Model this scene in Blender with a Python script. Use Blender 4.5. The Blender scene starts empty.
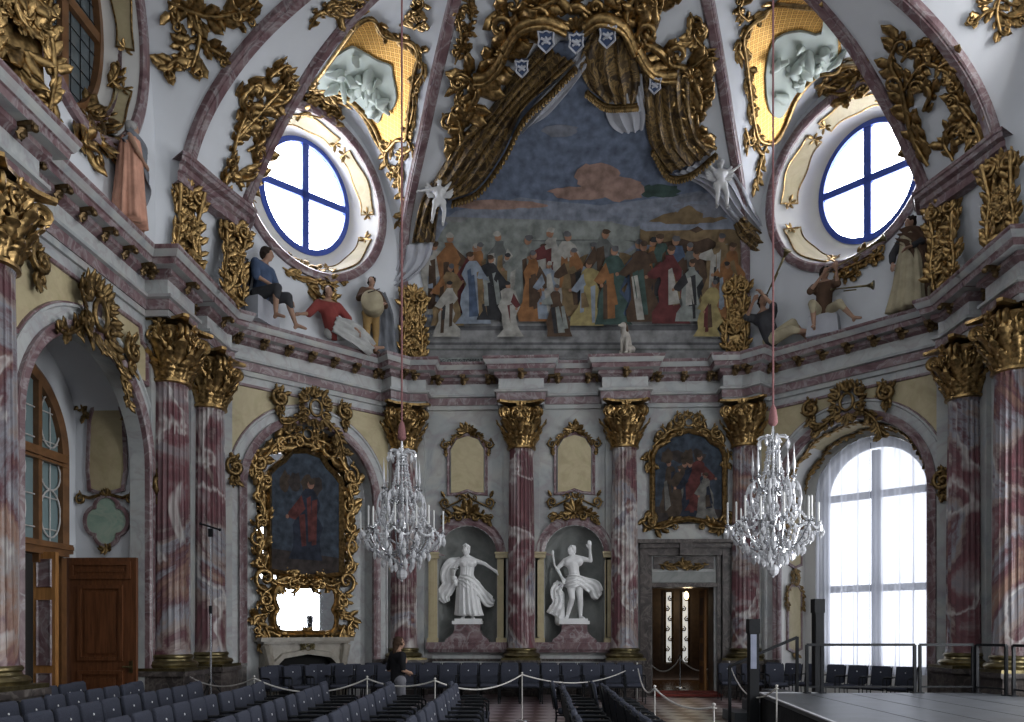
import bpy, math, random
from mathutils import Vector, Matrix, Euler
from mathutils.bvhtree import BVHTree
from mathutils.geometry import delaunay_2d_cdt
PI = math.pi
sc = bpy.context.scene
COL = sc.collection
rnd = random.Random(7)
V = Vector
# ------------------------------------------------------------------ camera
TH = math.radians(2.7)
CAM = V((-.65, 0, 1.8)); FPX = 790.0; HX, HY = 512.0, 630.0
cd = bpy.data.cameras.new('camera'); cam = bpy.data.objects.new('camera', cd); COL.objects.link(cam)
cam.location = CAM; cam.rotation_euler = (PI/2, 0, TH)
cd.sensor_width = 36; cd.lens = FPX/1024*36; cd.shift_y = (HY-361)/1024; cd.clip_end = 200
sc.camera = cam
FW = V((-math.sin(TH), math.cos(TH), 0)); RT = V((math.cos(TH), math.sin(TH), 0))
def ray(px, py):
    return FW + RT*((px-HX)/FPX) + V((0, 0, (HY-py)/FPX))
def c2w(xc, yc, z=0.0):            # metres right of / ahead of the viewpoint -> room coordinates
    p = CAM + RT*xc + FW*yc; return V((p.x, p.y, z))
def onz(px, py, z):
    d = ray(px, py); return CAM + d*((z-CAM.z)/d.z)
def onY(px, py, Y):
    d = ray(px, py); return CAM + d*((Y-CAM.y)/d.y)
# ------------------------------------------------------------------ materials
def new_mat(name):
    m = bpy.data.materials.new(name); m.use_nodes = True
    nt = m.node_tree; b = nt.nodes['Principled BSDF']; return m, nt, b
def ramp(nt, stops):
    r = nt.nodes.new('ShaderNodeValToRGB'); e = r.color_ramp.elements
    while len(e) < len(stops): e.new(.5)
    for k, (p, c) in enumerate(stops):
        e[k].position = p; e[k].color = (c[0], c[1], c[2], 1)
    return r
def coords(nt, scale=(1, 1, 1), obj=False):
    if obj:
        t = nt.nodes.new('ShaderNodeTexCoord'); out = t.outputs['Object']
    else:
        t = nt.nodes.new('ShaderNodeNewGeometry'); out = t.outputs['Position']
    mp = nt.nodes.new('ShaderNodeMapping'); mp.inputs['Scale'].default_value = scale
    nt.links.new(out, mp.inputs['Vector']); return mp.outputs['Vector']
def plain(name, col, rough=.5, metal=0.0, var=.12, scale=6.0, spec=.5, bump=0, stretch=(1, 1, 1)):
    m, nt, b = new_mat(name)
    n = nt.nodes.new('ShaderNodeTexNoise'); n.inputs['Scale'].default_value = scale; n.inputs['Detail'].default_value = 5
    nt.links.new(coords(nt, stretch), n.inputs['Vector'])
    r = ramp(nt, [(.3, [c*(1-var) for c in col]), (.7, [min(1, c*(1+var)) for c in col])])
    nt.links.new(n.outputs['Fac'], r.inputs['Fac']); nt.links.new(r.outputs['Color'], b.inputs['Base Color'])
    b.inputs['Roughness'].default_value = rough; b.inputs['Metallic'].default_value = metal
    b.inputs['Specular IOR Level'].default_value = spec
    if bump:
        bp = nt.nodes.new('ShaderNodeBump'); bp.inputs['Strength'].default_value = bump; bp.inputs['Distance'].default_value = .02
        nt.links.new(n.outputs['Fac'], bp.inputs['Height']); nt.links.new(bp.outputs['Normal'], b.inputs['Normal'])
    return m
def marble(name, stops, vein, scale=1.0, stretch=(1, 1, 1), dist=2.5, veinamt=.7, rough=.3, rot=(0, 0, 0), vw=.035, detail=8):
    m, nt, b = new_mat(name); L = nt.links
    co = coords(nt, stretch)
    mp = nt.nodes.new('ShaderNodeMapping'); mp.inputs['Rotation'].default_value = rot; L.new(co, mp.inputs['Vector'])
    n = nt.nodes.new('ShaderNodeTexNoise'); n.inputs['Scale'].default_value = scale; n.inputs['Detail'].default_value = detail
    n.inputs['Distortion'].default_value = dist; n.inputs['Roughness'].default_value = .62
    L.new(mp.outputs['Vector'], n.inputs['Vector'])
    r = ramp(nt, stops); L.new(n.outputs['Fac'], r.inputs['Fac'])
    n2 = nt.nodes.new('ShaderNodeTexNoise'); n2.inputs['Scale'].default_value = scale*1.3; n2.inputs['Detail'].default_value = 4
    n2.inputs['Distortion'].default_value = dist*.7; L.new(mp.outputs['Vector'], n2.inputs['Vector'])
    r2 = ramp(nt, [(.5-vw*2, (0, 0, 0)), (.5, (veinamt,)*3), (.5+vw, (0, 0, 0))]); L.new(n2.outputs['Fac'], r2.inputs['Fac'])
    mx = nt.nodes.new('ShaderNodeMix'); mx.data_type = 'RGBA'
    L.new(r2.outputs['Color'], mx.inputs['Factor']); L.new(r.outputs['Color'], mx.inputs['A']); mx.inputs['B'].default_value = (*vein, 1)
    L.new(mx.outputs['Result'], b.inputs['Base Color']); b.inputs['Roughness'].default_value = rough
    b.inputs['Specular IOR Level'].default_value = .35
    return m
def emis(name, col, s):
    m, nt, b = new_mat(name)
    b.inputs['Base Color'].default_value = (*col, 1); b.inputs['Emission Color'].default_value = (*col, 1); b.inputs['Emission Strength'].default_value = s
    return m
W_GREY = marble('grey_marble', [(0.3, (0.26, 0.275, 0.288)), (0.48, (0.38, 0.395, 0.391)), (0.62, (0.44, 0.44, 0.409)), (0.75, (0.36, 0.34, 0.312))], (.30, .25, .26), .55, veinamt=.45, rough=.4, vw=.05)
W_PALE = marble('pale_grey_marble', [(0.3, (0.34, 0.353, 0.366)), (0.55, (0.47, 0.485, 0.475)), (0.75, (0.4, 0.379, 0.37))], (.31, .25, .27), .8, veinamt=.4, rough=.4)
W_PURP = marble('mauve_marble', [(0.28, (0.088, 0.05, 0.053)), (0.45, (0.166, 0.098, 0.106)), (0.58, (0.224, 0.155, 0.16)), (0.72, (0.322, 0.28, 0.271))], (.37, .345, .35), 1.3, veinamt=.6, rough=.3)
W_COLUMN = marble('column_marble', [(0.26, (0.075, 0.045, 0.05)), (0.34, (0.2, 0.19, 0.21)), (0.39, (0.25, 0.2, 0.205)), (0.44, (0.17, 0.07, 0.078)), (0.485, (0.115, 0.052, 0.06)), (0.52, (0.27, 0.21, 0.19)), (0.555, (0.25, 0.25, 0.275)), (0.59, (0.125, 0.055, 0.064)), (0.63, (0.27, 0.165, 0.125)), (0.68, (0.28, 0.255, 0.25)), (0.76, (0.13, 0.075, 0.085))], (.55, .52, .50), .42, (1, 1, .85), .8, .75, .3, (0, .75, .4), .018)
W_CREAM = marble('cream_marble', [(.3, (.38, .32, .185)), (.55, (.50, .43, .265)), (.75, (.43, .36, .22))], (.40, .30, .2), .8, veinamt=.3, rough=.45)
W_DARK = marble('dark_brown_marble', [(.3, (.03, .026, .026)), (.5, (.06, .05, .048)), (.62, (.095, .08, .074)), (.75, (.14, .125, .115))], (.20, .18, .16), 1.6, veinamt=.5, rough=.3)
W_GREEN = marble('green_marble', [(.3, (.22, .33, .27)), (.6, (.36, .47, .38)), (.75, (.42, .48, .40))], (.5, .52, .42), 1.2, veinamt=.4)
W_VAULT = plain('white_vault_plaster', (.66, .68, .71), .8, var=.06, scale=.9, spec=.2)
W_REVEAL = plain('warm_white_plaster', (.70, .69, .66), .8, var=.05, scale=1.2, spec=.2)
GOLD = plain('gilding', (.30, .195, .08), .33, .92, .7, 11, bump=.3)
GOLD_D = plain('dark_gilding', (.19, .125, .052), .38, .88, .65, 11, bump=.3)
BRONZE = plain('bronze', (.17, .14, .07), .3, .85, .35, 9)
STUCCO = plain('white_stucco', (.62, .62, .62), .55, 0, .06, 5)
STATUE = plain('white_statue_marble', (.84, .84, .84), .4, 0, .06, 5)
STUCCO_G = plain('grey_stucco_cloth', (.42, .43, .47), .7, 0, .1, 3)
WOOD = plain('brown_door_wood', (.135, .052, .022), .35, 0, .35, 3, stretch=(8, 8, .7))
WOOD_O = plain('orange_wood', (.36, .17, .055), .4, 0, .3, 3, stretch=(8, 8, .7))
WOOD_W = plain('window_frame_wood', (.16, .075, .03), .4, 0, .3, 4)
GLAREFRAME = plain('blue_glare_frame', (.03, .07, .36), .5, 0, .1, 4)  # blue glare of the daylight put into the frame colour
BLACK = plain('black_metal', (.008, .009, .011), .6, 0, .2, 20, spec=.25)
FABRIC = plain('slate_blue_fabric', (.044, .048, .066), .9, 0, .18, 60, spec=.2)
FABRIC_D = plain('dark_slate_fabric', (.032, .036, .05), .9, 0, .18, 60, spec=.2)
W_NICHE = marble('niche_grey_marble', [(.3, (.17, .18, .175)), (.6, (.25, .26, .25)), (.75, (.22, .21, .205))], (.3, .3, .28), .9, veinamt=.3, rough=.5)
WHITE = plain('white_disc', (.8, .8, .82), .5, 0, .05)
ROPE = plain('pale_cord', (.55, .53, .50), .8, 0, .15, 40)
REDROPE = plain('mauve_rope_sleeve', (.27, .12, .12), .8, 0, .2, 30)
MIRROR, _nt, _b = new_mat('mirror_glass'); _b.inputs['Base Color'].default_value = (.86, .88, .92, 1); _b.inputs['Metallic'].default_value = 1; _b.inputs['Roughness'].default_value = .02
SKYPANE = emis('daylit_window_pane', (.95, .97, 1.0), 14.0)
CRYSTAL, _nt, _b = new_mat('crystal'); _b.inputs['Base Color'].default_value = (.95, .96, 1, 1); _b.inputs['Roughness'].default_value = .03; _b.inputs['Transmission Weight'].default_value = .35; _b.inputs['Specular IOR Level'].default_value = 1.0; _b.inputs['IOR'].default_value = 1.6
SILVER = plain('silvered_metal', (.55, .56, .58), .25, .9, .2, 12)
CANDLE = plain('candle_wax', (.8, .8, .78), .5, 0, .05)
def mosaic():
    m, nt, b = new_mat('gold_mosaic'); L = nt.links
    t = nt.nodes.new('ShaderNodeUVMap')
    mp = nt.nodes.new('ShaderNodeMapping'); mp.inputs['Rotation'].default_value = (0, 0, PI/4); L.new(t.outputs['UV'], mp.inputs['Vector'])
    v = nt.nodes.new('ShaderNodeTexVoronoi'); v.voronoi_dimensions = '2D'; v.inputs['Scale'].default_value = 9; v.inputs['Randomness'].default_value = 0; v.distance = 'CHEBYCHEV'
    L.new(mp.outputs['Vector'], v.inputs['Vector'])
    r = ramp(nt, [(.0, (.50, .25, .04)), (.2, (.62, .35, .08)), (.26, (.30, .13, .02)), (.36, (.30, .13, .02)), (.42, (.72, .44, .12))])
    L.new(v.outputs['Distance'], r.inputs['Fac']); L.new(r.outputs['Color'], b.inputs['Base Color'])
    b.inputs['Metallic'].default_value = .6; b.inputs['Roughness'].default_value = .4
    return m
MOSAIC = mosaic()
def brocade():
    m, nt, b = new_mat('gold_brocade'); L = nt.links
    n = nt.nodes.new('ShaderNodeTexNoise'); n.inputs['Scale'].default_value = 2.6; n.inputs['Detail'].default_value = 6; n.inputs['Distortion'].default_value = 2.5
    L.new(coords(nt), n.inputs['Vector'])
    r = ramp(nt, [(.3, (.03, .02, .012)), (.46, (.08, .052, .026)), (.54, (.32, .21, .08)), (.60, (.09, .06, .03)), (.72, (.22, .145, .06))])
    L.new(n.outputs['Fac'], r.inputs['Fac']); L.new(r.outputs['Color'], b.inputs['Base Color'])
    b.inputs['Metallic'].default_value = .35; b.inputs['Roughness'].default_value = .5
    return m
BROCADE = brocade()
# ------------------------------------------------------------------ mesh builder
class MB:
    def __init__(s): s.v = []; s.f = []; s.mi = []; s.uv = None
    def add(s, vs, fs, mi=0, M=None):
        o = len(s.v)
        if M is not None: vs = [M @ V(p) for p in vs]
        s.v.extend([tuple(p) for p in vs]); s.f.extend([tuple(i+o for i in f) for f in fs]); s.mi.extend([mi]*len(fs))
    def box(s, c, d, mi=0, M=None, taper=1.0):
        x, y, z = c; a, b, e = d[0]/2, d[1]/2, d[2]/2
        vs = [(x+i*a*(taper if k > 0 else 1), y+j*b*(taper if k > 0 else 1), z+k*e) for k in (-1, 1) for j in (-1, 1) for i in (-1, 1)]
        s.add(vs, [(0, 2, 3, 1), (4, 5, 7, 6), (0, 1, 5, 4), (2, 6, 7, 3), (0, 4, 6, 2), (1, 3, 7, 5)], mi, M)
    def bar(s, a, b, w, d, mi=0, M=None):          # a rectangular bar from a to b
        a, b = V(a), V(b); t = (b-a); L = t.length; q = t.to_track_quat('Z', 'Y').to_matrix().to_4x4()
        T = Matrix.Translation((a+b)/2) @ q
        s.box((0, 0, 0), (w, d, L), mi, (M @ T) if M is not None else T)
    def rings(s, rs, mi=0, closed=False, cap=True, M=None, wrap=True):
        n = len(rs[0]); vs = [p for r in rs for p in r]; fs = []
        K = len(rs); kk = n if wrap else n-1
        for i in range(K if closed else K-1):
            a = i*n; b = ((i+1) % K)*n
            for j in range(kk):
                j2 = (j+1) % n; fs.append((a+j, a+j2, b+j2, b+j))
        if cap and not closed and wrap:
            fs.append(tuple(range(n-1, -1, -1))); fs.append(tuple((K-1)*n+j for j in range(n)))
        s.add(vs, fs, mi, M)
    def tube(s, pts, r, n=6, mi=0, closed=False, M=None, flat=1.0, ref=None):
        pts = [V(p) for p in pts]; K = len(pts)
        if K < 2: return
        rr = r if isinstance(r, (list, tuple)) else [r]*K
        rs = []; nrm = None
        for i in range(K):
            a = pts[(i-1) % K] if (closed or i > 0) else pts[i]; b = pts[(i+1) % K] if (closed or i < K-1) else pts[i]
            t = (b-a); t = t.normalized() if t.length > 1e-9 else V((0, 0, 1))
            if nrm is None:
                nrm = V(ref) if ref is not None else (V((0, 0, 1)) if abs(t.z) < .9 else V((1, 0, 0)))
            nrm = nrm - t*nrm.dot(t)
            nrm = nrm.normalized() if nrm.length > 1e-6 else t.orthogonal().normalized()
            bi = t.cross(nrm)
            rs.append([pts[i] + nrm*(rr[i]*flat*math.cos(2*PI*j/n)) + bi*(rr[i]*math.sin(2*PI*j/n)) for j in range(n)])
        s.rings(rs, mi, closed, True, M)
    def lathe(s, prof, n=24, mi=0, M=None, a0=0, a1=2*PI):      # profile (radius, z)
        full = abs(a1-a0-2*PI) < 1e-6; m = n if full else n+1
        rs = [[(r*math.cos(a0+(a1-a0)*j/n), r*math.sin(a0+(a1-a0)*j/n), z) for j in range(m)] for r, z in prof]
        s.rings(rs, mi, False, full, M, wrap=full)
    def ball(s, c, r, mi=0, n=8, M=None):
        c = V(c); r = r if isinstance(r, (list, tuple)) else (r, r, r)
        prof = [(max(1e-4, math.sin(PI*i/n*1.0)), -math.cos(PI*i/n)) for i in range(n+1)]
        T = Matrix.Translation(c) @ Matrix.Diagonal((r[0], r[1], r[2], 1))
        s.lathe(prof, max(6, n+2), mi, (M @ T) if M is not None else T)
    def grid(s, fn, nu, nv, mi=0, M=None, flip=False):
        vs = [fn(i/nu, j/nv) for j in range(nv+1) for i in range(nu+1)]
        fs = []
        for j in range(nv):
            for i in range(nu):
                a = j*(nu+1)+i; q = (a, a+1, a+nu+2, a+nu+1); fs.append(q[::-1] if flip else q)
        s.add(vs, fs, mi, M)
    def poly(s, outer, holes=(), z=0.0, depth=0.0, mi=0, M=None, side=None, back=False):
        # flat plate in local x,y at height z, its sides going down by depth
        loops = [list(outer)] + [list(h) for h in holes]
        pts = []; edges = []; lo = []
        for L in loops:
            o = len(pts); pts += [V(p) for p in L]; k = len(L)
            edges += [(o+i, o+(i+1) % k) for i in range(k)]; lo.append((o, k))
        r = delaunay_2d_cdt(pts, edges, [], 2 if holes else 1, 1e-6) if False else delaunay_2d_cdt(pts, edges, [], 0, 1e-6)
        vs, fs = r[0], r[2]
        def inside(p, L):
            c = False; j = len(L)-1
            for i in range(len(L)):
                xi, yi = L[i][0], L[i][1]; xj, yj = L[j][0], L[j][1]
                if (yi > p[1]) != (yj > p[1]) and p[0] < (xj-xi)*(p[1]-yi)/(yj-yi)+xi: c = not c
                j = i
            return c
        keep = []
        for f in fs:
            c = V((0, 0))
            for i in f: c += vs[i]
            c /= len(f)
            if inside(c, loops[0]) and not any(inside(c, h) for h in loops[1:]): keep.append(tuple(f))
        s.add([(p.x, p.y, z) for p in vs], keep, mi, M)
        if back: s.add([(p.x, p.y, z-depth) for p in vs], [f[::-1] for f in keep], mi, M)
        if depth:
            for L in loops:
                k = len(L)
                s.add([(p[0], p[1], z) for p in L]+[(p[0], p[1], z-depth) for p in L], [(i, (i+1) % k, k+(i+1) % k, k+i) for i in range(k)], mi if side is None else side, M)
    def obj(s, name, mats, parent=None, smooth=True, angle=40, M=None):
        me = bpy.data.meshes.new(name); me.from_pydata(s.v, [], s.f)
        for m in (mats if isinstance(mats, (list, tuple)) else [mats]): me.materials.append(m)
        if any(s.mi): me.polygons.foreach_set('material_index', s.mi)
        if s.uv:
            ul = me.uv_layers.new(name='UVMap')
            for lp in me.loops: ul.data[lp.index].uv = s.uv[lp.vertex_index]
        me.update()
        if smooth:
            me.polygons.foreach_set('use_smooth', [True]*len(me.polygons)); me.set_sharp_from_angle(angle=math.radians(angle))
        o = bpy.data.objects.new(name, me); COL.objects.link(o)
        if M is not None: o.matrix_world = M
        if parent is not None: o.parent = parent
        return o
def empty(name, M=None, label=None, cat=None, group=None):
    o = bpy.data.objects.new(name, None); COL.objects.link(o); o.empty_display_size = .2
    if M is not None: o.matrix_world = M if isinstance(M, Matrix) else Matrix.Translation(V(M))
    return tag(o, label, cat, group)
def tag(o, label=None, cat=None, group=None, kind=None):
    if label: o['label'] = label
    if cat: o['category'] = cat
    if group: o['group'] = group
    if kind: o['kind'] = kind
    return o
def struct(o): o['kind'] = 'structure'; return o
KIDS = {}
def copy_tree(root, M=None, label=None, group=None):
    r = root.copy(); COL.objects.link(r)
    if M is not None: r.matrix_world = M
    if label: r['label'] = label
    if group: r['group'] = group
    if root.name not in KIDS: KIDS[root.name] = [(c, list(c.children)) for c in root.children]
    for ch, sub in KIDS[root.name]:
        c = ch.copy(); COL.objects.link(c); c.parent = r
        for g in sub:
            d = g.copy(); COL.objects.link(d); d.parent = c
    return r
# frames of the walls: local x along the wall (left to right), y up, z into the room
def frame(o, u):
    u = V((u[0], u[1], 0)).normalized(); n = u.cross(V((0, 0, 1)))
    return Matrix(((u.x, 0, n.x, o[0]), (u.y, 0, n.y, o[1]), (0, 1, 0, 0), (0, 0, 0, 1)))
WL, WF, CH = 8.65, 22.15, 4.78        # side wall x, end wall y, half width of the end wall
WS = 18.28                            # where side wall meets diagonal
F_FRONT = frame((0, WF), (1, 0)); F_LEFT = frame((-WL, 0), (0, 1)); F_RIGHT = frame((WL, 0), (0, -1))
F_DL = frame((-(CH+WL)/2, (WF+WS)/2), (1, 1)); F_DR = frame(((CH+WL)/2, (WF+WS)/2), (1, -1))
HD = (WL-CH)/math.sqrt(2)
def T(x=0, y=0, z=0): return Matrix.Translation((x, y, z))
def R(a, ax='Z'): return Matrix.Rotation(a, 4, ax)
def S(k): return Matrix.Diagonal((k, k, k, 1)) if not isinstance(k, (tuple, list)) else Matrix.Diagonal((*k, 1))
def table(tb):
    xs = [a for a, b in tb]; ys = [b for a, b in tb]; n = len(xs)
    m = []
    for i in range(n):
        if i == 0: m.append((ys[1]-ys[0])/(xs[1]-xs[0]))
        elif i == n-1: m.append((ys[-1]-ys[-2])/(xs[-1]-xs[-2]))
        else: m.append((ys[i+1]-ys[i-1])/(xs[i+1]-xs[i-1]))
    def f(x):
        if x <= xs[0]: return ys[0]
        if x >= xs[-1]: return ys[-1]
        i = max(k for k in range(n-1) if xs[k] <= x); h = xs[i+1]-xs[i]; t = (x-xs[i])/h
        return ys[i]*(1+2*t)*(1-t)**2 + m[i]*h*t*(1-t)**2 + ys[i+1]*t*t*(3-2*t) + m[i+1]*h*t*t*(t-1)
    return f
def arch(cx, r, y0, ys, n=24, ry=None):             # outline: up the left side is last; starts bottom-left going right
    ry = ry or r
    return [(cx-r, y0), (cx+r, y0)] + [(cx+r*math.cos(PI*i/n), ys+ry*math.sin(PI*i/n)) for i in range(n+1)]
def ellipse(cx, cy, rx, ry, n=48): return [(cx+rx*math.cos(2*PI*i/n), cy+ry*math.sin(2*PI*i/n)) for i in range(n)]
def archpath(cx, r, y0, ys, n=24): return [(cx-r, y0)]+[(cx-r*math.cos(PI*i/n), ys+r*math.sin(PI*i/n)) for i in range(n+1)]+[(cx+r, y0)]
def spline(pts, n=6, closed=False):                 # catmull-rom through points
    P = [V(p) for p in pts]; K = len(P); out = []
    for i in range(K if closed else K-1):
        p1, p2 = P[i], P[(i+1) % K]
        p0 = P[i-1] if (closed or i > 0) else p1*2-p2; p3 = P[(i+2) % K] if (closed or i < K-2) else p2*2-p1
        for k in range(n):
            t = k/n; out.append(.5*((2*p1)+(p2-p0)*t+(2*p0-5*p1+4*p2-p3)*t*t+(3*p1-p0-3*p2+p3)*t**3))
    if not closed: out.append(P[-1])
    return out
def molding(mb, path, prof, mi=0, closed=False, M=None):
    # sweep a profile [(across, out)] along a path in the local x,y plane; across is to the left of travel
    P = [V((p[0], p[1])) for p in path]; K = len(P); rs = []
    for i in range(K):
        a = P[i-1] if (closed or i > 0) else None; b = P[(i+1) % K] if (closed or i < K-1) else None
        d1 = (P[i]-a).normalized() if a is not None else None; d2 = (b-P[i]).normalized() if b is not None else None
        if d1 is None: d1 = d2
        if d2 is None: d2 = d1
        n1 = V((-d1.y, d1.x)); n2 = V((-d2.y, d2.x)); m = (n1+n2); m = m.normalized() if m.length > 1e-6 else n1
        k = 1/max(.35, m.dot(n1))
        rs.append([(P[i].x+m.x*q*k, P[i].y+m.y*q*k, o) for q, o in prof])
    mb.rings(rs, mi, closed, False, M, wrap=False)
HALF = lambda w, h, n=6: [(w*math.cos(PI*i/n), h*math.sin(PI*i/n)) for i in range(n+1)]
def OGEE(w, h): return [(w, 0), (w, h*.5), (w*.75, h*.55), (w*.6, h), (w*.2, h*.9), (0, h*.45), (-w*.5, h*.4), (-w*.6, h*.7), (-w, h*.6), (-w, 0)]
# ------------------------------------------------------------------ ornament
def leaf(mb, M, L, W, curl=.4, lobes=3, n=9, mi=0, side=0.0):
    # acanthus leaf: starts at the origin, grows along +y, lifts off along z, tip curling over
    rows = []
    for i in range(n+1):
        t = i/n
        y = L*(t-.22*curl*t**3); z = L*(.10*t+curl*.55*t*t-.45*curl*max(0, t-.75)*2); x = side*L*t*t
        w = W*.5*(math.sin(PI*min(1, t*.93+.07))**.65)*(.48+.52*abs(math.cos(lobes*PI*t)))
        rows.append([(x-w, y-.10*w, z-.28*w), (x-w*.5, y, z+.06*w), (x, y, z+.22*w), (x+w*.5, y, z+.06*w), (x+w, y-.10*w, z-.28*w)])
    vs = [p for r in rows for p in r]; fs = []
    for i in range(n):
        for j in range(4):
            a = i*5+j; fs.append((a, a+1, a+6, a+5))
    o = len(vs)                                     # a back skin, so that the leaf has thickness
    vs += [(p[0], p[1], p[2]-.10*W) for r in rows for p in (r[0], r[2], r[4])]
    for i in range(n):
        for j in range(2):
            a = o+i*3+j; fs.append((a+3, a+4, a+1, a))
        fs.append((i*5, i*5+5, o+i*3+3, o+i*3)); fs.append((i*5+9, i*5+4, o+i*3+2, o+i*3+5))
    mb.add(vs, fs, mi, M)
def spiral(cx, cy, r, a0, turns, d=1, n=22, rin=.16):
    out = []
    for i in range(n+1):
        t = i/n; q = r*(1-t)**1.15*(1-rin)+r*rin; a = a0+d*2*PI*turns*t
        out.append((cx+q*math.cos(a), cy+q*math.sin(a)))
    return out
def scroll(mb, M, cx, cy, r, a0, turns=1.3, d=1, th=.2, mi=0, z=0.0, n=20, lv=True):
    p = spiral(cx, cy, r, a0, turns, d, n); k = len(p); th = th*.8
    mb.tube([(x, y, z+th*r*.6+r*.2*(i/k)) for i, (x, y) in enumerate(p)], [r*th*(.45+.65*math.sin(PI*min(1, .15+i/k*.85))) for i in range(k)], 6, mi, M=M)
    x, y = p[-1]; mb.ball((x, y, z+th*r*.6+r*.2), r*th*1.1, mi, 5, M)
    if lv:
        for i in (1, 4, 7, 10):
            x, y = p[i]; ox, oy = x-cx, y-cy; ang = math.atan2(oy, ox)-PI/2-d*.5
            leaf(mb, M @ T(x, y, z) @ R(ang), r*(.75-.04*i), r*(.42-.02*i), .45, n=6, mi=mi)
def vine(mb, pts, r, nrm=None, leaves=1.0, lw=.56, mi=0, rg=None, M=None, every=1.0, ends=True):
    # an acanthus stem through 3D points with leaves on both sides and a scroll at the end
    rg = rg or rnd; P = spline(pts, 6); K = len(P)
    if nrm is None: nr = [V((0, 0, 1))]*K
    else: nr = [v.normalized() for v in spline(nrm, 6)]
    q_ = r*.62
    P = [P[i]+nr[i]*q_*.8 for i in range(K)]
    mb.tube(P, [q_*(.55+.6*math.sin(PI*min(1, .1+i/K*.85))) for i in range(K)], 6, mi, M=M)
    acc = r; sd = 1
    for i in range(1, K):
        acc += (P[i]-P[i-1]).length
        while acc > r*1.7*every:
            acc -= r*1.7*every; sd = -sd
            t = (P[i]-P[i-1]).normalized(); n = nr[i]; b = n.cross(t)
            for s_ in ((sd, -sd) if rg.random() < .45 else (sd,)):
                a = rg.uniform(.45, 1.2)*s_
                y = (t*math.cos(a)+b*math.sin(a)).normalized(); x = y.cross(n).normalized()
                q = P[i]-n*q_*.7+t*rg.uniform(-1, 1)*r*.8; Z = n
                Mx = Matrix(((x.x, y.x, Z.x, q.x), (x.y, y.y, Z.y, q.y), (x.z, y.z, Z.z, q.z), (0, 0, 0, 1)))
                k = r*rg.uniform(3.4, 6.8)*leaves
                leaf(mb, (M @ Mx) if M is not None else Mx, k, k*lw, rg.uniform(.25, .8), mi=mi, n=7, side=rg.uniform(-.1, .4)*s_)
    if ends:
        t = (P[-1]-P[-2]).normalized(); n = nr[-1]; b = n.cross(t); sd = rg.choice((-1, 1)); R0 = r*1.9
        c = P[-1]+b*sd*R0
        Mx = Matrix(((t.x, b.x, n.x, c.x), (t.y, b.y, n.y, c.y), (t.z, b.z, n.z, c.z), (0, 0, 0, 1)))
        scroll(mb, (M @ Mx) if M is not None else Mx, 0, 0, R0, -sd*PI/2, 1.2, sd, .3, mi, n=14)
def vine2(mb, pts, r, M=None, **k): vine(mb, [(p[0], p[1], 0) for p in pts], r, M=M, **k)
def shell(mb, M, r, n=7, a0=.15, mi=0, z=.0):
    for i in range(n):
        a = a0*PI+(1-2*a0)*PI*i/(n-1); k = r*(.8+.2*math.sin(a))
        leaf(mb, M @ T(0, 0, z) @ R(a-PI/2), k, r*.42, .35, lobes=1, n=6, mi=mi)
    mb.ball((0, 0, z+r*.15), r*.2, mi, 6, M)
def flower(mb, M, r, mi=0):
    for i in range(6): leaf(mb, M @ R(i*PI/3), r, r*.8, .5, lobes=1, n=5, mi=mi)
    mb.ball((0, 0, r*.25), r*.25, mi, 5, M)
def spray(mb, M, r, n, rg, spread=PI, mi=0):
    for i in range(n):
        a = -spread/2+spread*(i+rg.uniform(.1, .9))/n; k = r*rg.uniform(.65, 1.1)
        leaf(mb, M @ R(a) @ T(0, r*.1, rg.uniform(0, .15)*r), k, k*.48, rg.uniform(.3, .8), mi=mi, n=7, side=rg.uniform(-.2, .2))
def cartouche(mb, M, w, h, rg, mi=0, hole=True):
    # an open field ringed by C-scrolls and leaves, shell on top, pendant below
    W2, H2 = w/2, h/2
    if hole: mb.tube([(W2*.30*math.cos(a*PI/12), H2*.36*math.sin(a*PI/12), .06*w) for a in range(24)], w*.035, 6, mi, True, M)
    for sx in (-1, 1):
        scroll(mb, M, sx*W2*.50, H2*.40, W2*.30, PI/2, 1.35, -sx, .28, mi)
        scroll(mb, M, sx*W2*.48, -H2*.30, W2*.30, -PI/2, 1.35, sx, .28, mi)
        for k in range(7):
            a = sx*(PI*.1+k*PI*.135)
            spray(mb, M @ T(W2*.5*math.sin(a), H2*.56*math.cos(a), .02*w) @ R(-a), min(W2, H2)*rg.uniform(.42, .62), 3, rg, 1.5, mi)
    shell(mb, M @ T(0, H2*.5), H2*.55, mi=mi)
    spray(mb, M @ T(0, -H2*.42) @ R(PI), H2*.6, 5, rg, 1.7, mi)
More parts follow.
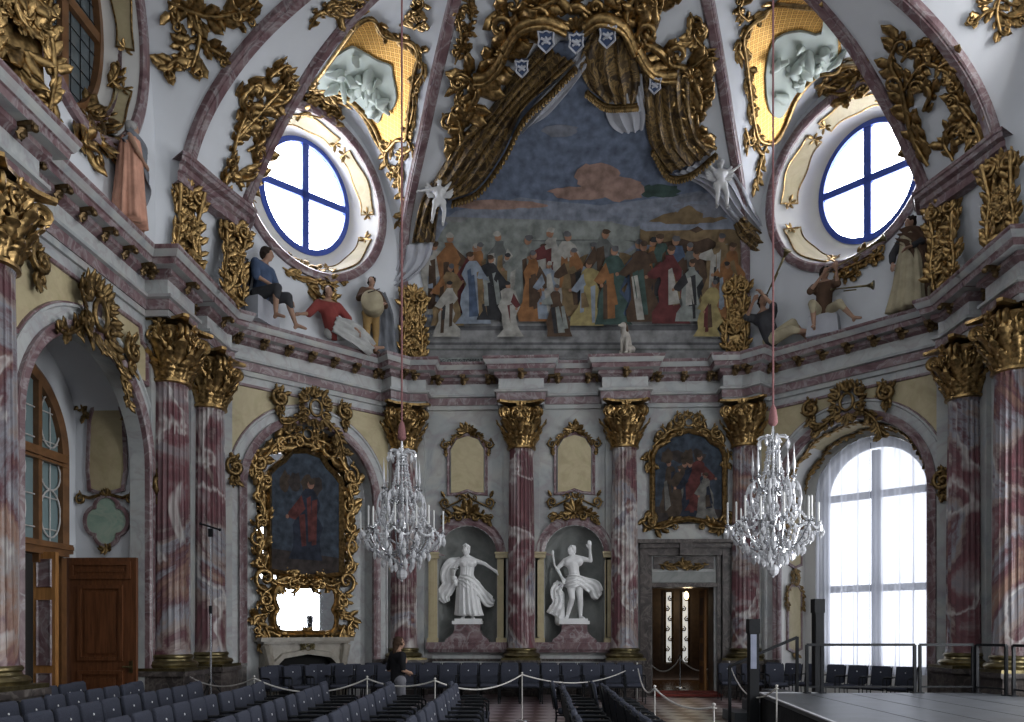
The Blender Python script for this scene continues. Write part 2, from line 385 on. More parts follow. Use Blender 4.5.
def border(mb, path, size, rg, M=None, closed=True, rod=.16, mi=0, density=1.0, inner=False):
    # rocaille frame: a rod along the path with scrolls and leaves breaking outward (to the right of travel is outward when clockwise)
    P = [V((p[0], p[1])) for p in path]; K = len(P)
    mb.tube([(p.x, p.y, size*.2) for p in P], size*rod, 6, mi, closed, M)
    acc = size*.4; alt = 0
    for i in range(K if closed else K-1):
        a, b = P[i], P[(i+1) % K]; d = b-a; L = d.length
        if L < 1e-6: continue
        d /= L; nout = V((d.y, -d.x)); pos = 0
        while pos + acc <= L:
            pos += acc; acc = size*rg.uniform(.55, .8)/density; q = a+d*pos; ang = math.atan2(nout.y, nout.x)-PI/2
            alt += 1
            if alt % 3 == 0: scroll(mb, M @ T(q.x, q.y) @ R(ang), size*rg.uniform(-.1, .1), size*.38, size*.42, -PI/2, 1.25, rg.choice((-1, 1)), .3, mi, n=14)
            else: spray(mb, M @ T(q.x, q.y) @ R(ang), size*rg.uniform(.75, 1.15), 2, rg, 1.5, mi)
            if inner and alt % 2: leaf(mb, M @ T(q.x, q.y) @ R(ang+PI), size*.45, size*.3, .4, n=5, mi=mi)
        acc -= (L-pos)
def capital_mesh():
    mb = MB(); H = 1.25
    mb.lathe([(.345, 0), (.40, .02), (.40, .07), (.35, .09), (.35, .45), (.40, .8), (.52, 1.05), (.5, 1.1)], 24)
    for tier, (z0, L, W, nn, r0) in enumerate(((.06, .42, .26, 10, .37), (.10, .66, .26, 8, .38), (.12, .92, .28, 8, .37))):
        for i in range(nn):
            a = 2*PI*(i+.5*tier)/nn
            M = R(a) @ T(0, -r0, z0) @ R(PI/2, 'X')
            leaf(mb, M, L, W, .85, lobes=4, n=13)
    for i in range(4):
        a = PI/4+i*PI/2
        for sd in (-1, 1):
            M = R(a) @ T(0, 0, 0) @ R(PI/2, 'X') @ R(PI/2, 'Y')
            pts = [(.32+.28*t**1.5, .55+.42*t, .05*sd) for t in [k/6 for k in range(7)]]
            sp = spiral(.64, .93, .15, PI*.75, 1.5, -1, 16)
            mb.tube([(x, y, .05*sd) for x, y in [(p[0], p[1]) for p in pts[:5]]+sp], .045, 6, 0, M=M)
        leaf(mb, R(a+PI/2) @ T(0, -.50, .55) @ R(PI/2, 'X'), .5, .3, .9)
        for q in (-.3, .0, .3): spray(mb, R(i*PI/2+q) @ T(0, -.46, .62) @ R(PI/2, 'X'), .26, 3, rnd, 2.0)
        M = R(i*PI/2) @ T(0, -.47, .78) @ R(PI/2, 'X')
        flower(mb, M @ T(0, .32), .17); spray(mb, M, .3, 3, rnd, 1.6)
        for sd in (-1, 1): scroll(mb, M, sd*.14, .1, .13, PI/2, 1.2, -sd, .3)
    out = []                                         # abacus with hollow sides and cut corners
    for i in range(4):
        a = i*PI/2
        for x, y in ((-.56, -.64), (-.3, -.5), (0, -.46), (.3, -.5), (.56, -.64)):
            out.append((x*math.cos(a)-y*math.sin(a), x*math.sin(a)+y*math.cos(a)))
    mb.poly(out, z=H, depth=.06, back=True)
    return mb
def column_parts(M, label, pedestal=True, mats=None):
    # engaged fluted column on a pedestal; local z up
    root = empty('column', M, label, 'column', 'fluted marble columns with gilded capitals')
    mb = MB(); n = 20; rs = []
    for z, r in ((1.3, .385), (1.42, .37), (2.5, .37), (4.2, .362), (5.6, .345), (6.72, .325), (6.78, .345), (6.82, .345)):
        ring = []
        for i in range(n):
            for q, dr in ((.0, 0), (.12, 0), (.32, -.028), (.62, -.042), (.92, -.028)):
                a = 2*PI*(i+q)/n; rr = r+(dr if 1.42 < z < 6.75 else 0); ring.append((rr*math.cos(a), rr*math.sin(a), z))
        rs.append(ring)
    mb.rings(rs); mb.obj('shaft', W_COLUMN, root)
    mb = MB(); mb.lathe([(.40, 1.31), (.43, 1.28), (.43, 1.25), (.40, 1.22), (.42, 1.18), (.50, 1.15), (.53, 1.10), (.50, 1.05), (.50, 1.02)], 32); mb.box((0, 0, 1.01), (1.06, 1.06, .06))
    mb.obj('base', BRONZE, root)
    mb = MB(); mb.box((0, 0, .93), (1.1, 1.1, .10)); mb.box((0, 0, .5), (.98, .98, .76)); mb.box((0, 0, .09), (1.1, 1.1, .18))
    mb.obj('pedestal', W_DARK, root, angle=20)
    global CAPITAL
    if CAPITAL is None: CAPITAL = capital_mesh().obj('capital', GOLD, root); CAPITAL.location = (0, 0, 6.77)
    else:
        o = CAPITAL.copy(); COL.objects.link(o); o.parent = root
    return root
CAPITAL = None
# ------------------------------------------------------------------ floor and lower walls
def floor_mat():
    m, nt, b = new_mat('chequered_marble_floor'); L = nt.links
    c = nt.nodes.new('ShaderNodeTexChecker'); c.inputs['Scale'].default_value = 2.2; c.inputs['Color1'].default_value = (.38, .36, .35, 1); c.inputs['Color2'].default_value = (.10, .065, .06, 1)
    t = nt.nodes.new('ShaderNodeNewGeometry'); mp = nt.nodes.new('ShaderNodeMapping'); mp.inputs['Location'].default_value = (0, 0, .37); mp.inputs['Rotation'].default_value = (0, 0, PI/4)
    L.new(t.outputs['Position'], mp.inputs['Vector']); L.new(mp.outputs['Vector'], c.inputs['Vector'])
    n = nt.nodes.new('ShaderNodeTexNoise'); n.inputs['Scale'].default_value = 3; n.inputs['Detail'].default_value = 6
    mx = nt.nodes.new('ShaderNodeMix'); mx.data_type = 'RGBA'; mx.blend_type = 'MULTIPLY'; mx.inputs['Factor'].default_value = .5
    L.new(c.outputs['Color'], mx.inputs['A']); L.new(n.outputs['Color'], mx.inputs['B']); L.new(mx.outputs['Result'], b.inputs['Base Color'])
    b.inputs['Roughness'].default_value = .4
    return m
mb = MB(); mb.box((0, 10.5, -.1), (22, 27, .2)); struct(mb.obj('floor', floor_mat()))
E_TOP = 9.2; BMR = 13.0
DEEP_N = .62
# end wall with two niches and a doorway
NICHE = [(-2.95, .83), (.05, .83)]; NZ0, NZS = 1.46, 3.9
def rect(x0, x1, y0, y1): return [(x0, y0), (x1, y0), (x1, y1), (x0, y1)]
mb = MB()
holes = [arch(c, r, NZ0, NZS) for c, r in NICHE]
dh = rect(2.21, 3.91, 0.0, 3.0)
out = [(-CH, 0), (2.21, 0), (2.21, 3.0), (3.91, 3.0), (3.91, 0), (CH, 0), (CH, 12.2), (-CH, 12.2)]
mb.poly(out, holes)
# door reveal
for a, b in (((2.21, 0), (2.21, 3)), ((2.21, 3), (3.91, 3)), ((3.91, 3), (3.91, 0))):
    mb.add([(a[0], a[1], 0), (b[0], b[1], 0), (b[0], b[1], -.75), (a[0], a[1], -.75)], [(0, 1, 2, 3)], 1)
for c, r in NICHE:                                   # half-round niche with a half dome
    mb.add([(c+r*math.cos(PI+PI*i/16), y, r*math.sin(PI+PI*i/16)*.75) for y in (NZ0, NZS) for i in range(17)], [(i, i+1, i+18, i+17) for i in range(16)], 2)
    mb.grid(lambda s, t: (c+r*math.cos(PI+PI*s)*math.cos(t*PI/2), NZS+r*math.sin(t*PI/2), r*.75*math.sin(PI+PI*s)*math.cos(t*PI/2)), 16, 8, 2)
    mb.add([(c+r*math.cos(PI+PI*i/16), NZ0, r*math.sin(PI+PI*i/16)*.75) for i in range(17)], [tuple(range(17))], 2)
struct(mb.obj('wall_front', [W_GREY, W_DARK, W_NICHE], M=F_FRONT))
# side walls
mb = MB(); AC, AR, AS = 13.42, 1.86, 5.0            # door alcove of the left wall
mb.poly([(-1, 0), (AC-AR, 0)]+archpath(AC, AR, 0, AS)[1:-1]+[(AC+AR, 0), (WS, 0), (WS, 9.3), (-1, 9.3)])
AD = 1.5; A0, A1, AV = AC-AR-.3, AC+AR+.16, 7.5       # the chamber behind the arch is a little wider and higher than the arch
ap = archpath(AC, AR, 0, AS, 32); k = len(ap)
mb.add([(x, y, z) for z in (0, -.3) for x, y in ap], [(i, i+1, k+i+1, k+i) for i in range(k-1)])
mb.poly([(A0, 0), (AC-AR, 0)]+ap[1:-1]+[(AC+AR, 0), (A1, 0), (A1, AV), (A0, AV)], z=-.3, mi=1)
ch = [(A0, 0), (A0, 5.9)]+[((A0+A1)/2-(A1-A0)/2*math.cos(PI*i/16), 5.9+1.5*math.sin(PI*i/16)) for i in range(1, 16)]+[(A1, 5.9), (A1, 0)]; k = len(ch)
mb.add([(x, y, z) for z in (-.3, -AD) for x, y in ch], [(i, i+1, k+i+1, k+i) for i in range(k-1)], 1)
mb.poly(ch, [rect(12.0, 14.9, .001, 3.25)], z=-AD, mi=1)
struct(mb.obj('wall_left', [W_PALE, W_VAULT], M=F_LEFT))
mb = MB(); mb.poly([(-WS, 0), (-BMR-1.5, 0)]+archpath(-BMR, 1.5, .8, 5.2)+[(-BMR+1.5, 0), (-6.7, 0)]+archpath(-5.2, 1.5, .8, 5.2)+[(-3.7, 0), (3, 0), (3, 9.3), (-WS, 9.3)]); struct(mb.obj('wall_right', W_PALE, M=F_RIGHT))
mb = MB(); mb.poly(arch(-BMR, 1.45, .8, 5.2), z=-.5); mb.poly(arch(-5.2, 1.45, .8, 5.2), z=-.5); struct(mb.obj('window_9', emis('daylit_side_pane', (.95, .97, 1), 12), M=F_RIGHT))
# diagonal walls: a shallow blind arch left, a deep window bay right
mb = MB(); BL, BR, BS = -.07, 1.79, 5.3; BD = .38
ap = archpath(BL, BR, 0, BS, 32); k = len(ap)
mb.poly([(-HD, 0), (BL-BR, 0)]+ap[1:-1]+[(BL+BR, 0), (HD, 0), (HD, 9.3), (-HD, 9.3)])
mb.add([(x, y, z) for z in (0, -BD) for x, y in ap], [(i, i+1, k+i+1, k+i) for i in range(k-1)])
mb.poly(arch(BL, BR, 0, BS), z=-BD)
struct(mb.obj('wall_diagonal_left', [W_PALE], M=F_DL))
mb = MB(); RL, RR, RS = .18, 1.84, 5.2; RD = 1.25
ap = archpath(RL, RR, 0, RS, 32); k = len(ap)
mb.poly([(-HD, 0), (RL-RR, 0)]+ap[1:-1]+[(RL+RR, 0), (HD, 0), (HD, 9.3), (-HD, 9.3)])
mb.add([(x, y, z) for z in (0, -RD) for x, y in ap], [(i, i+1, k+i+1, k+i) for i in range(k-1)], 1)
WC, WR, WSP = .22, 1.42, 5.3                        # the window itself
mb.poly(arch(RL, RR, 0, RS), [arch(WC, WR, .75, WSP)], z=-RD, mi=1)
wa = arch(WC, WR, .75, WSP); k = len(wa)
mb.add([(x, y, z) for z in (-RD, -RD-.25) for x, y in wa], [(i, (i+1) % k, k+(i+1) % k, k+i) for i in range(k)], 1)
struct(mb.obj('wall_diagonal_right', [W_PALE, W_REVEAL], M=F_DR))
mb = MB(); mb.box((0, -1.1, 4.6), (17.5, .2, 9.2)); struct(mb.obj('wall_back', W_PALE))
# ------------------------------------------------------------------ entablature carried right round
def ent_path():
    p = []
    k = .46
    def side(sx):
        q = [(sx*WL, 8.0)]
        for y0, y1 in ((8.45, 9.3), (10.15, 11.25), (15.25, 16.35)):
            q += [(sx*WL, y0), (sx*(WL-k), y0), (sx*(WL-k), y1), (sx*WL, y1)]
        # corner break between side and diagonal wall
        q += [(sx*WL, 17.05), (sx*(WL-k), 17.05), (sx*(WL-k), WS-.4142*k), (sx*(WL-k*.7071-.2), WS+.2-k*.7071), (sx*(WL-.2), WS+.2)]
        # corner break between diagonal and end wall
        q += [(sx*(CH+.48), WF-.48), (sx*(CH+.48-k*.7071), WF-.48-k*.7071), (sx*(CH-.4142*k), WF-k), (sx*(CH-.68), WF-k), (sx*(CH-.68), WF)]
        return q
    L = side(-1); Rr = side(1)[::-1]
    mid = []
    for c in (-1.42, 1.42): mid += [(c-.58, WF), (c-.58, WF-k), (c+.58, WF-k), (c+.58, WF)]
    return L+mid+Rr
EP = ent_path()
def sweep_plan(mb, path, prof, closed=False):
    # path runs clockwise round the room (seen from above): the room is on its right
    P = [V(p) for p in path]; K = len(P); offs = []
    for i in range(K):
        d1 = (P[i]-P[i-1]).normalized() if i else None; d2 = (P[i+1]-P[i]).normalized() if i < K-1 else None
        if d1 is None: d1 = d2
        if d2 is None: d2 = d1
        n1 = V((d1.y, -d1.x)); n2 = V((d2.y, -d2.x)); m = n1+n2; m = m.normalized() if m.length > 1e-6 else n1
        offs.append(m/max(.4, m.dot(n1)))
    for (o0, z0, mi), (o1, z1, _) in zip(prof[:-1], prof[1:]):
        vs = [(P[i].x+offs[i].x*o0, P[i].y+offs[i].y*o0, z0) for i in range(K)]+[(P[i].x+offs[i].x*o1, P[i].y+offs[i].y*o1, z1) for i in range(K)]
        mb.add(vs, [(i, i+1, K+i+1, K+i) for i in range(K-1)], mi)
mb = MB()
sweep_plan(mb, EP, [(0, 7.98, 0), (.06, 7.98, 0), (.06, 8.10, 1), (.09, 8.10, 1), (.09, 8.30, 0), (.15, 8.32, 0), (.15, 8.38, 0), (.04, 8.42, 2), (.04, 8.70, 1), (.10, 8.74, 1), (.16, 8.77, 1), (.16, 8.86, 0), (.32, 8.88, 1), (.34, 8.98, 1), (.37, 9.0, 0), (.40, 9.05, 0), (.43, 9.12, 1), (.45, 9.16, 1), (.45, E_TOP, 0), (-.05, E_TOP, 0)])
struct(mb.obj('trim_1', [W_GREY, W_PURP, W_PALE], angle=25))
ENT = COL.objects['trim_1']
# gilded modillions below the cornice, on every straight run of it
def modillion():
    mb = MB()
    M = R(PI/2, 'X') @ R(PI/2, 'Y')
    mb.tube([(.0, .0, 0), (.10, .01, 0), (.19, .05, 0)], [.06, .06, .045], 6, 0, M=Matrix.Identity(4))
    leaf(mb, T(0, -.02, -.16) @ R(PI/2, 'X'), .22, .2, .8)
    mb.box((0, -.11, .03), (.15, .24, .07)); mb.ball((0, -.22, -.01), .06, 0, 5); mb.ball((0, -.03, -.10), .05, 0, 5)
    return mb
mod = None; nmod = 0
for a, b in zip(EP[:-1], EP[1:]):
    a, b = V(a), V(b); d = b-a; L = d.length
    if L < .4: continue
    d /= L; n = V((d.y, -d.x)); cnt = max(1, int(L/.62))
    for i in range(cnt):
        p = a+d*(L*(i+.5)/cnt)+n*.15
        if p.y < 9.5 or (p.x > 0 and p.y < 14.5) : continue
        nmod += 1
        if nmod > 99: break
        M = Matrix(((d.x, -n.x, 0, p.x), (d.y, -n.y, 0, p.y), (0, 0, 1, 8.81), (0, 0, 0, 1)))
        if mod is None: mod = modillion().obj('bracket', plain('bracket_gilding', (.13, .085, .04), .4, .8, .5, 11), ENT, M=M); mod['label'] = 'gilded leaf bracket under the cornice'; mod.matrix_world = M  # brackets get a darker gilding than the other ornament
        else:
            o = mod.copy(); COL.objects.link(o); o.parent = ENT; o.matrix_world = M
# columns
spots = [(-8.37, 10.52, 'left wall column beside the door alcove, cut by the frame edge'),
         (-8.37, 15.8, 'left wall column right of the open brown door, left of a pair'),
         (-8.37, 17.6, 'left wall column behind the tall microphone stand, right of a pair'),
         (-4.71, 21.88, 'column in the far left corner behind the left chandelier'),
         (-1.42, 21.88, 'column standing between the two statue niches'),
         (1.42, 21.88, 'column between the right statue niche and the dark doorway'),
         (4.71, 21.88, 'column in the far right corner behind the right chandelier'),
         (8.37, 17.6, 'column right of the tall curtained window'),
         (8.37, 15.8, 'rightmost column, beside the right edge of the view')]
for x, y, lb in spots:
    rz = 0
    if abs(x) > 8: rz = PI/2 if x < 0 else -PI/2
    if 4 < abs(x) < 5: rz = PI/8*(1 if x < 0 else -1)
    column_parts(T(x, y, 0) @ R(rz), lb)['kind'] = 'thing'
# wall strips behind the column shafts
def pil(mb, x0, x1, z, M): mb.poly(rect(x0, x1, 1.0, 7.98), z=z, depth=z, M=M, mi=0)
mb = MB()
for c in (-1.42, 1.42): pil(mb, c-.5, c+.5, .1, F_FRONT)
pil(mb, -CH+.0, -CH+.62, .1, F_FRONT); pil(mb, CH-.62, CH, .1, F_FRONT)
pil(mb, 15.35, 16.25, .1, F_LEFT); pil(mb, 17.1, 18.1, .1, F_LEFT); pil(mb, 10.2, 11.2, .1, F_LEFT)
pil(mb, -16.25, -15.35, .1, F_RIGHT); pil(mb, -18.1, -17.1, .1, F_RIGHT)
pil(mb, -HD, -HD+.5, .1, F_DL); pil(mb, HD-.5, HD, .1, F_DL); pil(mb, -HD, -HD+.5, .1, F_DR); pil(mb, HD-.5, HD, .1, F_DR)
struct(mb.obj('trim_2', [W_GREY]))
# dado
mb = MB()
for M, a, b in ((F_FRONT, -CH, 1.9), (F_FRONT, 4.3, CH), (F_LEFT, 8, AC-AR), (F_LEFT, AC+AR, WS), (F_DL, -HD, BL-BR), (F_DL, BL+BR, HD), (F_DR, -HD, RL-RR), (F_DR, RL+RR, HD), (F_RIGHT, -WS, 0)):
    mb.poly(rect(a, b, 0, .92), z=.06, depth=.06, M=M); mb.poly(rect(a, b, .92, 1.0), z=.1, depth=.1, M=M, mi=1)
    mb.poly(rect(a, b, 0, .2), z=.1, depth=.1, M=M)
struct(mb.obj('baseboard_all', [W_DARK, W_DARK]))
# ------------------------------------------------------------------ arch mouldings and panels of the lower walls (trim)
mb = MB()
def archi(cx, r, ys, M, y0=1.0, w=(.2, .34)):
    a = archpath(cx, r, y0, ys, 32)
    molding(mb, [(x, y) for x, y in archpath(cx, r+.10, y0, ys, 32)], [(-.10, 0), (-.10, .10), (-.06, .13), (.0, .09), (.06, .12), (.10, .12), (.10, .05)], 1, M=M)
    molding(mb, [(x, y) for x, y in archpath(cx, r+.10+w[0], y0, ys, 32)], [(-w[0]+.1, .05), (w[0]*.5, .05), (w[0]*.6, .09), (w[0]*.8, .09), (w[0]*.85, .0)], 0, M=M)
archi(AC, AR, AS, F_LEFT); archi(BL, BR, BS, F_DL); archi(RL, RR, RS, F_DR)
struct(mb.obj('trim_3', [W_PALE, W_PURP]))
# cream spandrel panels beside the arches
mb = MB()
def spandrel(cx, r, ys, M, xl, xr, top):
    rr = r+.46
    for sx, xe in ((-1, xl), (1, xr)):
        e = abs(xe-cx)
        arc = []
        for i in range(19):
            a = PI/2*.94-(PI/2*.94+.55)*i/18 if i else PI/2*.94
            x, y = rr*math.cos(max(a, 0)), ys+rr*math.sin(max(a, 0))
            if a < 0: y = ys+a*1.5
            if x <= e-.12: arc.append((x, y))
        if len(arc) < 3: continue
        lo = arc[-1][1]
        p = arc+[(e, lo), (e, top-.35), (e-.2, top-.3), (e-.28, top)]+[(arc[0][0], top)]
        q = [(cx+sx*x, y) for x, y in p]
        if sx > 0: q = q[::-1]
        mb.poly(q, z=.025, depth=.02, M=M)
        n = len(q); molding(mb, q, [(-.045, 0), (-.03, .07), (.03, .07), (.045, 0)], 1, True, M=M)
spandrel(AC, AR, AS, F_LEFT, 11.3, 15.3, 7.72); spandrel(BL, BR, BS, F_DL, -HD+.3, HD-.3, 7.75); spandrel(RL, RR, RS, F_DR, -HD+.3, HD-.3, 7.75)
struct(mb.obj('trim_4', [W_CREAM, W_PURP]))
# ------------------------------------------------------------------ vault: ribs, lunettes, webs
Gt = table([(9.2, 0), (12, .05), (12.8, .2), (13.3, .55), (13.8, 1.3), (14.3, 2.3), (14.8, 3.2), (15.1, 3.85), (15.5, 4.9), (15.9, 6.2)])
B2t = table([(9.2, .1), (10.8, .6), (11.6, 1.0), (12.3, 1.4), (13, 1.85), (13.7, 2.4), (14.3, 2.95), (15, 3.9), (15.5, 5), (15.9, 6.2)])
B1t = table([(9.2, .1), (10.8, .38), (11.8, .62), (12.6, 1.02), (13.3, 1.58), (13.8, 2.12), (14.2, 2.68), (14.6, 3.36), (15, 4.15), (15.5, 5.2), (15.9, 6.2)])
ZS, ZT = 9.2, 15.9
BM = 13.25                                           # middle of a side bay
def zlev(t): return ZS+(ZT-ZS)*(1-(1-t)**1.6)
def ribG(sx):
    def f(t): z = zlev(t); d = Gt(z); return V((sx*(CH-.4142*d), WF-d, z))
    return f
def ribB2(sx):
    def f(t): z = zlev(t); e = B2t(z); return V((sx*(WL-e), 18.28-.4142*e, z))
    return f
def ribB1(sx, near=False):
    def f(t):
        z = zlev(t); e = B1t(z); y = 16.15-.2*e
        return V((sx*(WL-e), (2*BM-y) if near else y, z))
    return f
def lun(M, hw, c, ytop, ysp=11.2):
    # the arch in which a lunette wall meets the web: t in 0..1 from springing to crown
    def f(t, sd):
        k = t*1.25-.25
        if k < 0: x, z = hw, ZS+(ysp-ZS)*(t/.2)
        else: a = k*PI/2; x, z = hw*math.cos(a)**.85 if a < PI/2-1e-6 else 0, ysp+(ytop-ysp)*math.sin(a)
        return M @ V((c+sd*x, z, 0))
    return f
VS = []                                              # vault pieces: (name, builder) kept for measuring
VAULT_BM = MB()
def add_web(mb, A, sd, rib, n=28, m=12, bulge=.0):
    def fn(s, t):
        p = A(t, sd).lerp(rib(t), s); p.z += bulge*math.sin(PI*s)*math.sin(PI*t); return p
    mb.grid(fn, m, n); return fn
LUN = {'DL': (F_DL, HD-.12, .03, 15.55), 'DR': (F_DR, HD-.12, .03, 15.55), 'L': (F_LEFT, 2.45, BM, 15.3), 'R': (F_RIGHT, 2.45, -BM, 15.3)}
RING = {'DL': (.0, 13.12, 1.93, 2.02), 'DR': (.05, 13.12, 1.93, 2.05), 'L': (BM+.05, 12.95, 1.8, 2.4), 'R': (-BM-.05, 12.95, 1.8, 2.4)}
OWIN = {'DL': (.19, 13.46, 1.31, 1.52, .9), 'DR': (.24, 13.3, 1.28, 1.52, .9), 'L': (BM+.5, 13.15, 1.2, 1.9, .7), 'R': (-BM-.5, 13.15, 1.2, 1.9, .7)}
RIBS = {'DL': (ribB2(-1), ribG(-1)), 'DR': (ribG(1), ribB2(1)), 'L': (ribB1(-1, True), ribB1(-1)), 'R': (ribB1(1), ribB1(1, True))}
WEB = {}
mb = MB()
for key in LUN:
    M, hw, c, yt = LUN[key]; A = lun(M, hw, c, yt); rl, rr = RIBS[key]
    WEB[key] = (add_web(mb, A, -1, rl, bulge=.1), add_web(mb, A, 1, rr, bulge=.1))
    a_, b_, c_ = A(1, 1), rl(1), rr(1); mb.add([a_, b_, c_, b_+V((0, -2, .3)) if key in 'LR' else b_+V((0, -3, .1)), c_+V((0, -3, .1))], [(0, 1, 2), (1, 3, 4, 2)])
struct(mb.obj('ceiling_web', W_VAULT, angle=50)); VAULT_BM.add(mb.v, mb.f)
mb = MB()
for key in LUN:                                      # lunette walls with the oval openings and the splayed reveals
    M, hw, c, yt = LUN[key]; A = lun(M, hw, c, yt); Mi = M.inverted()
    hwf = HD if key in ('DL', 'DR') else 2.6
    pts = [A(t/24, 1) for t in range(25)]+[A(t/24, -1) for t in range(23, -1, -1)]
    pl = [((Mi @ p).x, (Mi @ p).y) for p in pts]
    ring = ellipse(*RING[key], 48); win = ellipse(*OWIN[key][:4], 48); dp = OWIN[key][4]
    mb.poly(pl, [ring], M=M)
    mb.add([M @ V((x, y, 0)) for x, y in ring]+[M @ V((x*.45+a*.55, y*.45+b*.55, -dp*.8)) for (x, y), (a, b) in zip(ring, win)]+[M @ V((x, y, -dp)) for x, y in win], [(i, (i+1) % 48, 48+(i+1) % 48, 48+i) for i in range(48)]+[(48+i, 48+(i+1) % 48, 96+(i+1) % 48, 96+i) for i in range(48)], 1)
struct(mb.obj('wall_lunettes', [W_VAULT, W_REVEAL], angle=50)); VAULT_BM.add(mb.v, mb.f)
mb = MB()                                            # broad band between the paired columns
for sx in (-1, 1):
    mb.grid(lambda s, t: ribB1(sx)(t).lerp(ribB2(sx)(t), s), 10, 40)
    mb.grid(lambda s, t: V((sx*WL, 15.7+s*2.6, ZS+t*4)), 2, 2)
    mb.grid(lambda s, t: ribB1(sx, True)(t)-V((0, 2.4*s, 0)), 2, 40)
struct(mb.obj('ceiling_band', W_VAULT, angle=50)); VAULT_BM.add(mb.v, mb.f)
def SF(s, t):                                        # end wall above the cornice, curving forward into the vault
    z = zlev(t); d = Gt(z); x = (CH-.4142*d)*(2*s-1); return V((x, WF-d, z))
mb = MB(); mb.grid(SF, 30, 60); struct(mb.obj('ceiling_end', W_VAULT, angle=50)); VAULT_BM.add(mb.v, mb.f)
mb = MB(); mb.grid(lambda s, t: SF(1.5*s-.25, t), 30, 60); FR_BVH = BVHTree.FromPolygons([V(p) for p in mb.v], mb.f)
mb = MB(); mb.box((0, 16, 16.1), (19, 14, .2)); struct(mb.obj('ceiling', W_VAULT))
for key in ('DL', 'DR', 'L', 'R'): pass
BVH = BVHTree.FromPolygons([V(p) for p in VAULT_BM.v], VAULT_BM.f)
def hit(px, py, off=0.0, bvh=None):
    d = ray(px, py); dn = d.normalized(); p, n, i, dist = (bvh or BVH).ray_cast(CAM, dn)
    if p is None: return None, None
    if n.dot(dn) > 0: n = -n
    return p+n*off, n
def at(px, py, off=0.0, up=(0, 0, 1), bvh=None):     # local frame on the vault surface: z outward, y up
    p, n = hit(px, py, off, bvh); u = V(up); y = (u-n*u.dot(n)); y = y.normalized() if y.length > 1e-4 else n.orthogonal(); x = y.cross(n)
    return Matrix(((x.x, y.x, n.x, p.x), (x.y, y.y, n.y, p.y), (x.z, y.z, n.z, p.z), (0, 0, 0, 1)))
# ribs of mauve marble
mb = MB()
def rib(f, nfun, w=.17, h=.12, t0=.28, n=48, t1=1.0):
    P = [f(t0+(t1-t0)*i/n) for i in range(n+1)]; rs = []
    for i in range(n+1):
        t = (P[min(n, i+1)]-P[max(0, i-1)]).normalized(); nn = nfun(P[i]); nn = (nn-t*nn.dot(t)).normalized(); b = t.cross(nn)
        rs.append([P[i]+b*w*a+nn*h*c for a, c in ((-1, -.6), (-1, .5), (-.8, .75), (-.62, .75), (-.55, 1.0), (.55, 1.0), (.62, .75), (.8, .75), (1, .5), (1, -.6))])
    mb.rings(rs, 0, False, True, None, True)
mid = V((0, 13, 11))
for sx in (-1, 1):
    rib(ribG(sx), lambda p: (V((0, 12, 10.5))-p), .13, .13, .06)
    rib(ribB2(sx), lambda p: (V((0, 15, 10.5))-p), .13, .13, .215)
    rib(ribB1(sx), lambda p: (V((0, 14, 10.5))-p), .13, .13, .215)
    rib(ribB1(sx, True), lambda p: (V((0, 12, 10.5))-p), .13, .13, .215)
struct(mb.obj('trim_5', W_PURP, angle=25))
mb = MB()
for key in LUN:
    M = LUN[key][0]
    cx, cy, rx, ry = RING[key]
    molding(mb, ellipse(cx, cy, rx+.1, ry+.1, 64), [(-.11, 0), (-.11, .09), (-.05, .12), (.06, .12), (.11, .07), (.11, 0)], 0, True, M)
    if key in 'LR':
        molding(mb, ellipse(cx+(.4 if key == 'L' else -.4), cy+.1, rx*.8, ry*.88, 48), [(-.1, 0), (-.1, .12), (.1, .12), (.1, 0)], 0, True, M @ T(0, 0, -.45))
struct(mb.obj('trim_6', W_PURP, angle=25))
# imposts over the paired scroll consoles: sloping length of cornice between them
mb = MB()
prof = [(-.2, 10.95, 0), (.04, 10.95, 0), (.04, 11.12, 0), (.1, 11.16, 0), (.12, 11.26, 0), (.22, 11.3, 0), (.24, 11.38, 0), (.27, 11.4, 0), (.27, 11.47, 0), (-.4, 11.47, 0)]
for sx in (-1, 1):
    p = [(sx*(WL-.42), 15.75), (sx*(WL-.46), 15.8), (sx*(WL-.62), 16.5), (sx*(WL-1.0), 17.85), (sx*(WL-.7), 18.4)]
    if sx > 0: p = p[::-1]
    sweep_plan(mb, p, prof)
    p = [(sx*WL, 9.4), (sx*(WL-.5), 9.5), (sx*(WL-.4), 11.0), (sx*WL, 11.1)]
    if sx > 0: p = p[::-1]
    sweep_plan(mb, p, prof)
struct(mb.obj('trim_7', W_PURP, angle=25))
